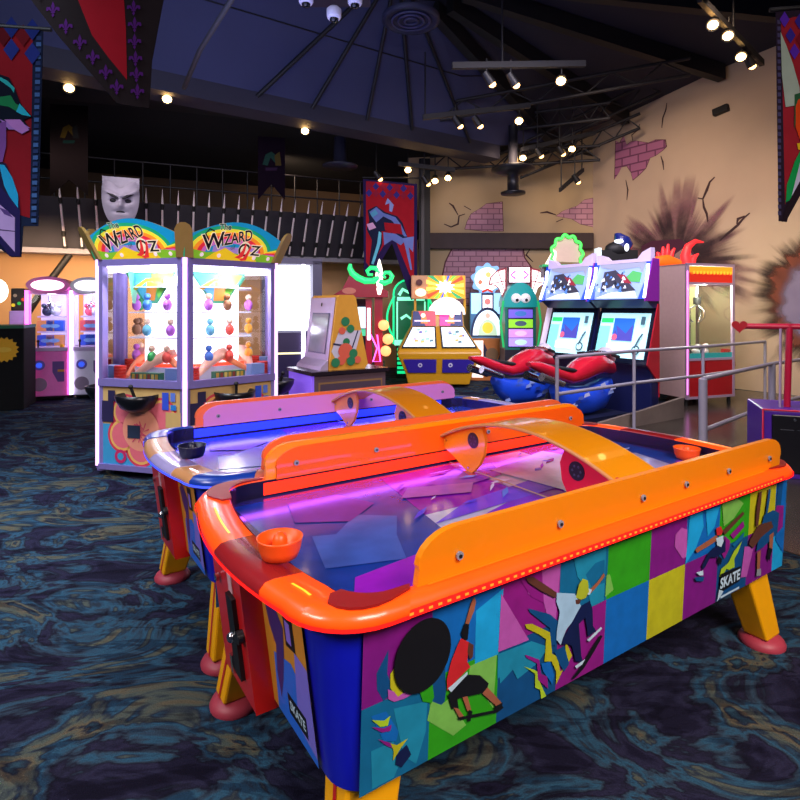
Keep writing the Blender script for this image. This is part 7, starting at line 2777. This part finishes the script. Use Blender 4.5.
def lamp(px, py, d, label, bright=True, hang=0.25, aim=(0, -0.6, -0.8), grp='ceiling spotlights'):
    p = P(px, py, d)
    t = thing('spotlight', label, 'ceiling lamp', p, 0, grp)
    a = Vector(aim).normalized()
    sz = 0.085 if bright else 0.07
    mb = MB()
    mb.cyl(Vector((0, 0, 0)) - a * 0.20, Vector((0, 0, 0)), sz * 0.75, can_m, sz, 14)
    mb.cyl(-a * 0.14, -a * 0.14 + Vector((0, 0, hang if d < 11.5 else 1.1)), 0.014, can_m, n=6)
    mb.build('can', t)
    mb = MB()
    mb.ball(a * 0.005, sz * 0.80, bulb_m if bright else bulb_s, (1, 1, 0.8), 12, 6)
    mb.build('bulb', t)
    return t


LP = [(69, 88, 8.4, 'lamp with two bulbs high at the left, right of the left-edge banner', True), (167, 99, 8.8, 'lamp just right of the pennant tip, above the dark loft', True), (305, 131, 10.4, 'lone lamp hanging below the tent edge, left of the centre', True),
      (492, 84, 8.3, 'left lamp of the pair under the upper track', False), (516, 85, 8.35, 'second lamp under the upper track', False), (561, 81, 8.4, 'brightest lamp, at the right end of the upper track', True),
      (460, 126, 10.1, 'left lamp under the lower track', False), (480, 126, 10.15, 'middle lamp under the lower track', False), (519, 121, 10.2, 'bright lamp at the right end of the lower track', True),
      (523, 158, 12.2, 'bright lamp above the black pulley shape', True), (541, 156, 12.2, 'small dim lamp right of the black pulley shape', False), (563, 154, 12.3, 'dim lamp beside the bright one above the wall corner', False), (572, 149, 12.3, 'bright lamp left of the wall corner', True),
      (408, 170, 12.3, 'bright lamp above the red central banner', True), (428, 184, 12.3, 'dim lamp at the top right of the red central banner', False), (435, 181, 12.4, 'bright lamp right of the central banner', True), (448, 178, 12.4, 'bright lamp, rightmost of the three over the column', True),
      (713, 25, 7.9, 'topmost of the four lamps by the right wall', True), (728, 36, 8.1, 'second from the top of the four lamps by the right wall', True), (741, 57, 8.5, 'third from the top of the four lamps by the right wall', True), (752, 66, 8.7, 'lowest of the four lamps by the right wall', False),
      (578, 182, 12.6, 'small lamp on the slanted track in front of the corner', False), (380, 179, 12.3, 'faint lamp at the upper edge of the red central banner', False)]
for px, py, d, lab, br in LP:
    ax = (px - 400) / 400
    lamp(px, py, d, 'black spotlight: ' + lab, br, aim=(-ax * 0.9 + (0.0 if br else 0.9), -1.0, -0.7) if br else (0.6, 0.2, -0.8))


def track(x0, y0, d0, x1, y1, d1, label, drop=()):
    a, b = P(x0, y0, d0), P(x1, y1, d1)
    t = thing('light_track', label, 'track', a)
    d = (b - a)
    s = d.cross(Vector((0, 0, 1))).normalized() * 0.035
    mb = MB()
    mb.prism([-s, s, s + Vector((0, 0, 0.09)), -s + Vector((0, 0, 0.09))], d, paint('#0e0e16', 0.6))
    mb.build('bar', t)
    for f in drop:
        mb = MB()
        mb.cyl(d * f + Vector((0, 0, 0.09)), d * f + Vector((0, 0, 1.2)), 0.016, paint('#0e0e16', 0.6), n=6)
        mb.build('hanger', t)


track(452, 69, 8.2, 585, 67, 8.5, 'upper black lighting track under the tent, holding three lamps', (0.37,))
track(423, 120, 10.0, 530, 108, 10.3, 'lower black lighting track with a pale underside, below the first', (0.02,))
track(560, 192, 12.4, 583, 172, 12.8, 'short slanted black track in front of the back wall corner', (0.05, 0.95))
track(520, 152, 12.2, 595, 135, 12.5, 'thin lighting track across the top of the back wall', ())
track(398, 166, 12.2, 455, 172, 12.4, 'short lighting track over the red central banner', ())
track(700, 2, 7.6, 762, 66, 8.9, 'lighting track beside the right wall holding four lamps', (0.5,))

# black pulley-shaped fitting
t = thing('pulley_fitting', 'black spool-shaped fitting hanging in front of the back wall', 'fitting', P(513, 194, 12.0))
mb = MB()
mb.lathe([(0.0, 0.0), (0.26, 0.0), (0.26, 0.04), (0.12, 0.07), (0.12, 0.40), (0.30, 0.44), (0.46, 0.50), (0.46, 0.55), (0.3, 0.60), (0.1, 0.62), (0.1, 1.45)], paint('#16161e', 0.4), (0, 0, 0), 24)
mb.build('spool', t)
t = thing('pulley_fitting', 'dark disc-shaped fitting on a stem hanging over the loft rail', 'fitting', P(340, 168, 11.6))
mb = MB()
mb.lathe([(0.0, 0.0), (0.36, 0.02), (0.36, 0.05), (0.14, 0.10), (0.12, 0.62)], paint('#1c1e30', 0.4), (0, 0, 0), 24)
mb.build('disc', t)
# dome cameras on the ceiling
for px, py, lab in ((306, 3, 'leftmost of the three white dome cameras on the ceiling, cut by the top edge'), (334, 18, 'lowest of the three white dome cameras on the ceiling'), (355, 4, 'rightmost of the three white dome cameras on the ceiling')):
    t = thing('dome_camera', lab, 'camera', P(px, py, 6.9), 0, 'dome cameras')
    mb = MB()
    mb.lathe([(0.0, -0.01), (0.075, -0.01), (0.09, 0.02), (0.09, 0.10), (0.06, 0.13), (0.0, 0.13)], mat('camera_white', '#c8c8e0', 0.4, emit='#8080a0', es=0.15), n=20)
    mb.build('housing', t)
    mb = MB()
    mb.ball((0, 0, -0.015), 0.055, paint('#0c1018', 0.1), (1, 1, 0.8))
    mb.build('lens', t)
mb = MB()
c = P(332, -2, 6.9)
mb.box((c.x - 0.45, 6.7, c.z + 0.10), (c.x + 0.45, 7.3, c.z + 0.14), paint('#201a30'))
tag(mb.build('camera_plate'), 'dark violet plate holding the three dome cameras', 'plate')
# round speaker with concentric rings
t = thing('ceiling_speaker', 'round dark blue ceiling speaker with concentric rings at the tent top', 'speaker', P(411, 21, 9.0))
sm = mat('speaker_blue', '#20223e', 0.6)
mb = MB()
mb.lathe([(0.46, 0.06), (0.46, 0.0), (0.40, -0.02), (0.38, 0.01), (0.0, 0.01)], sm, n=36)
mb.build('rim', t)
for r_ in (0.30, 0.20, 0.10):
    mb = MB()
    mb.tube([(r_ * math.cos(i * math.pi / 16), r_ * math.sin(i * math.pi / 16), -0.005) for i in range(32)], 0.02, mat('ring_blue', '#34365c', 0.5), 6, closed=True)
    mb.build('ring', t)
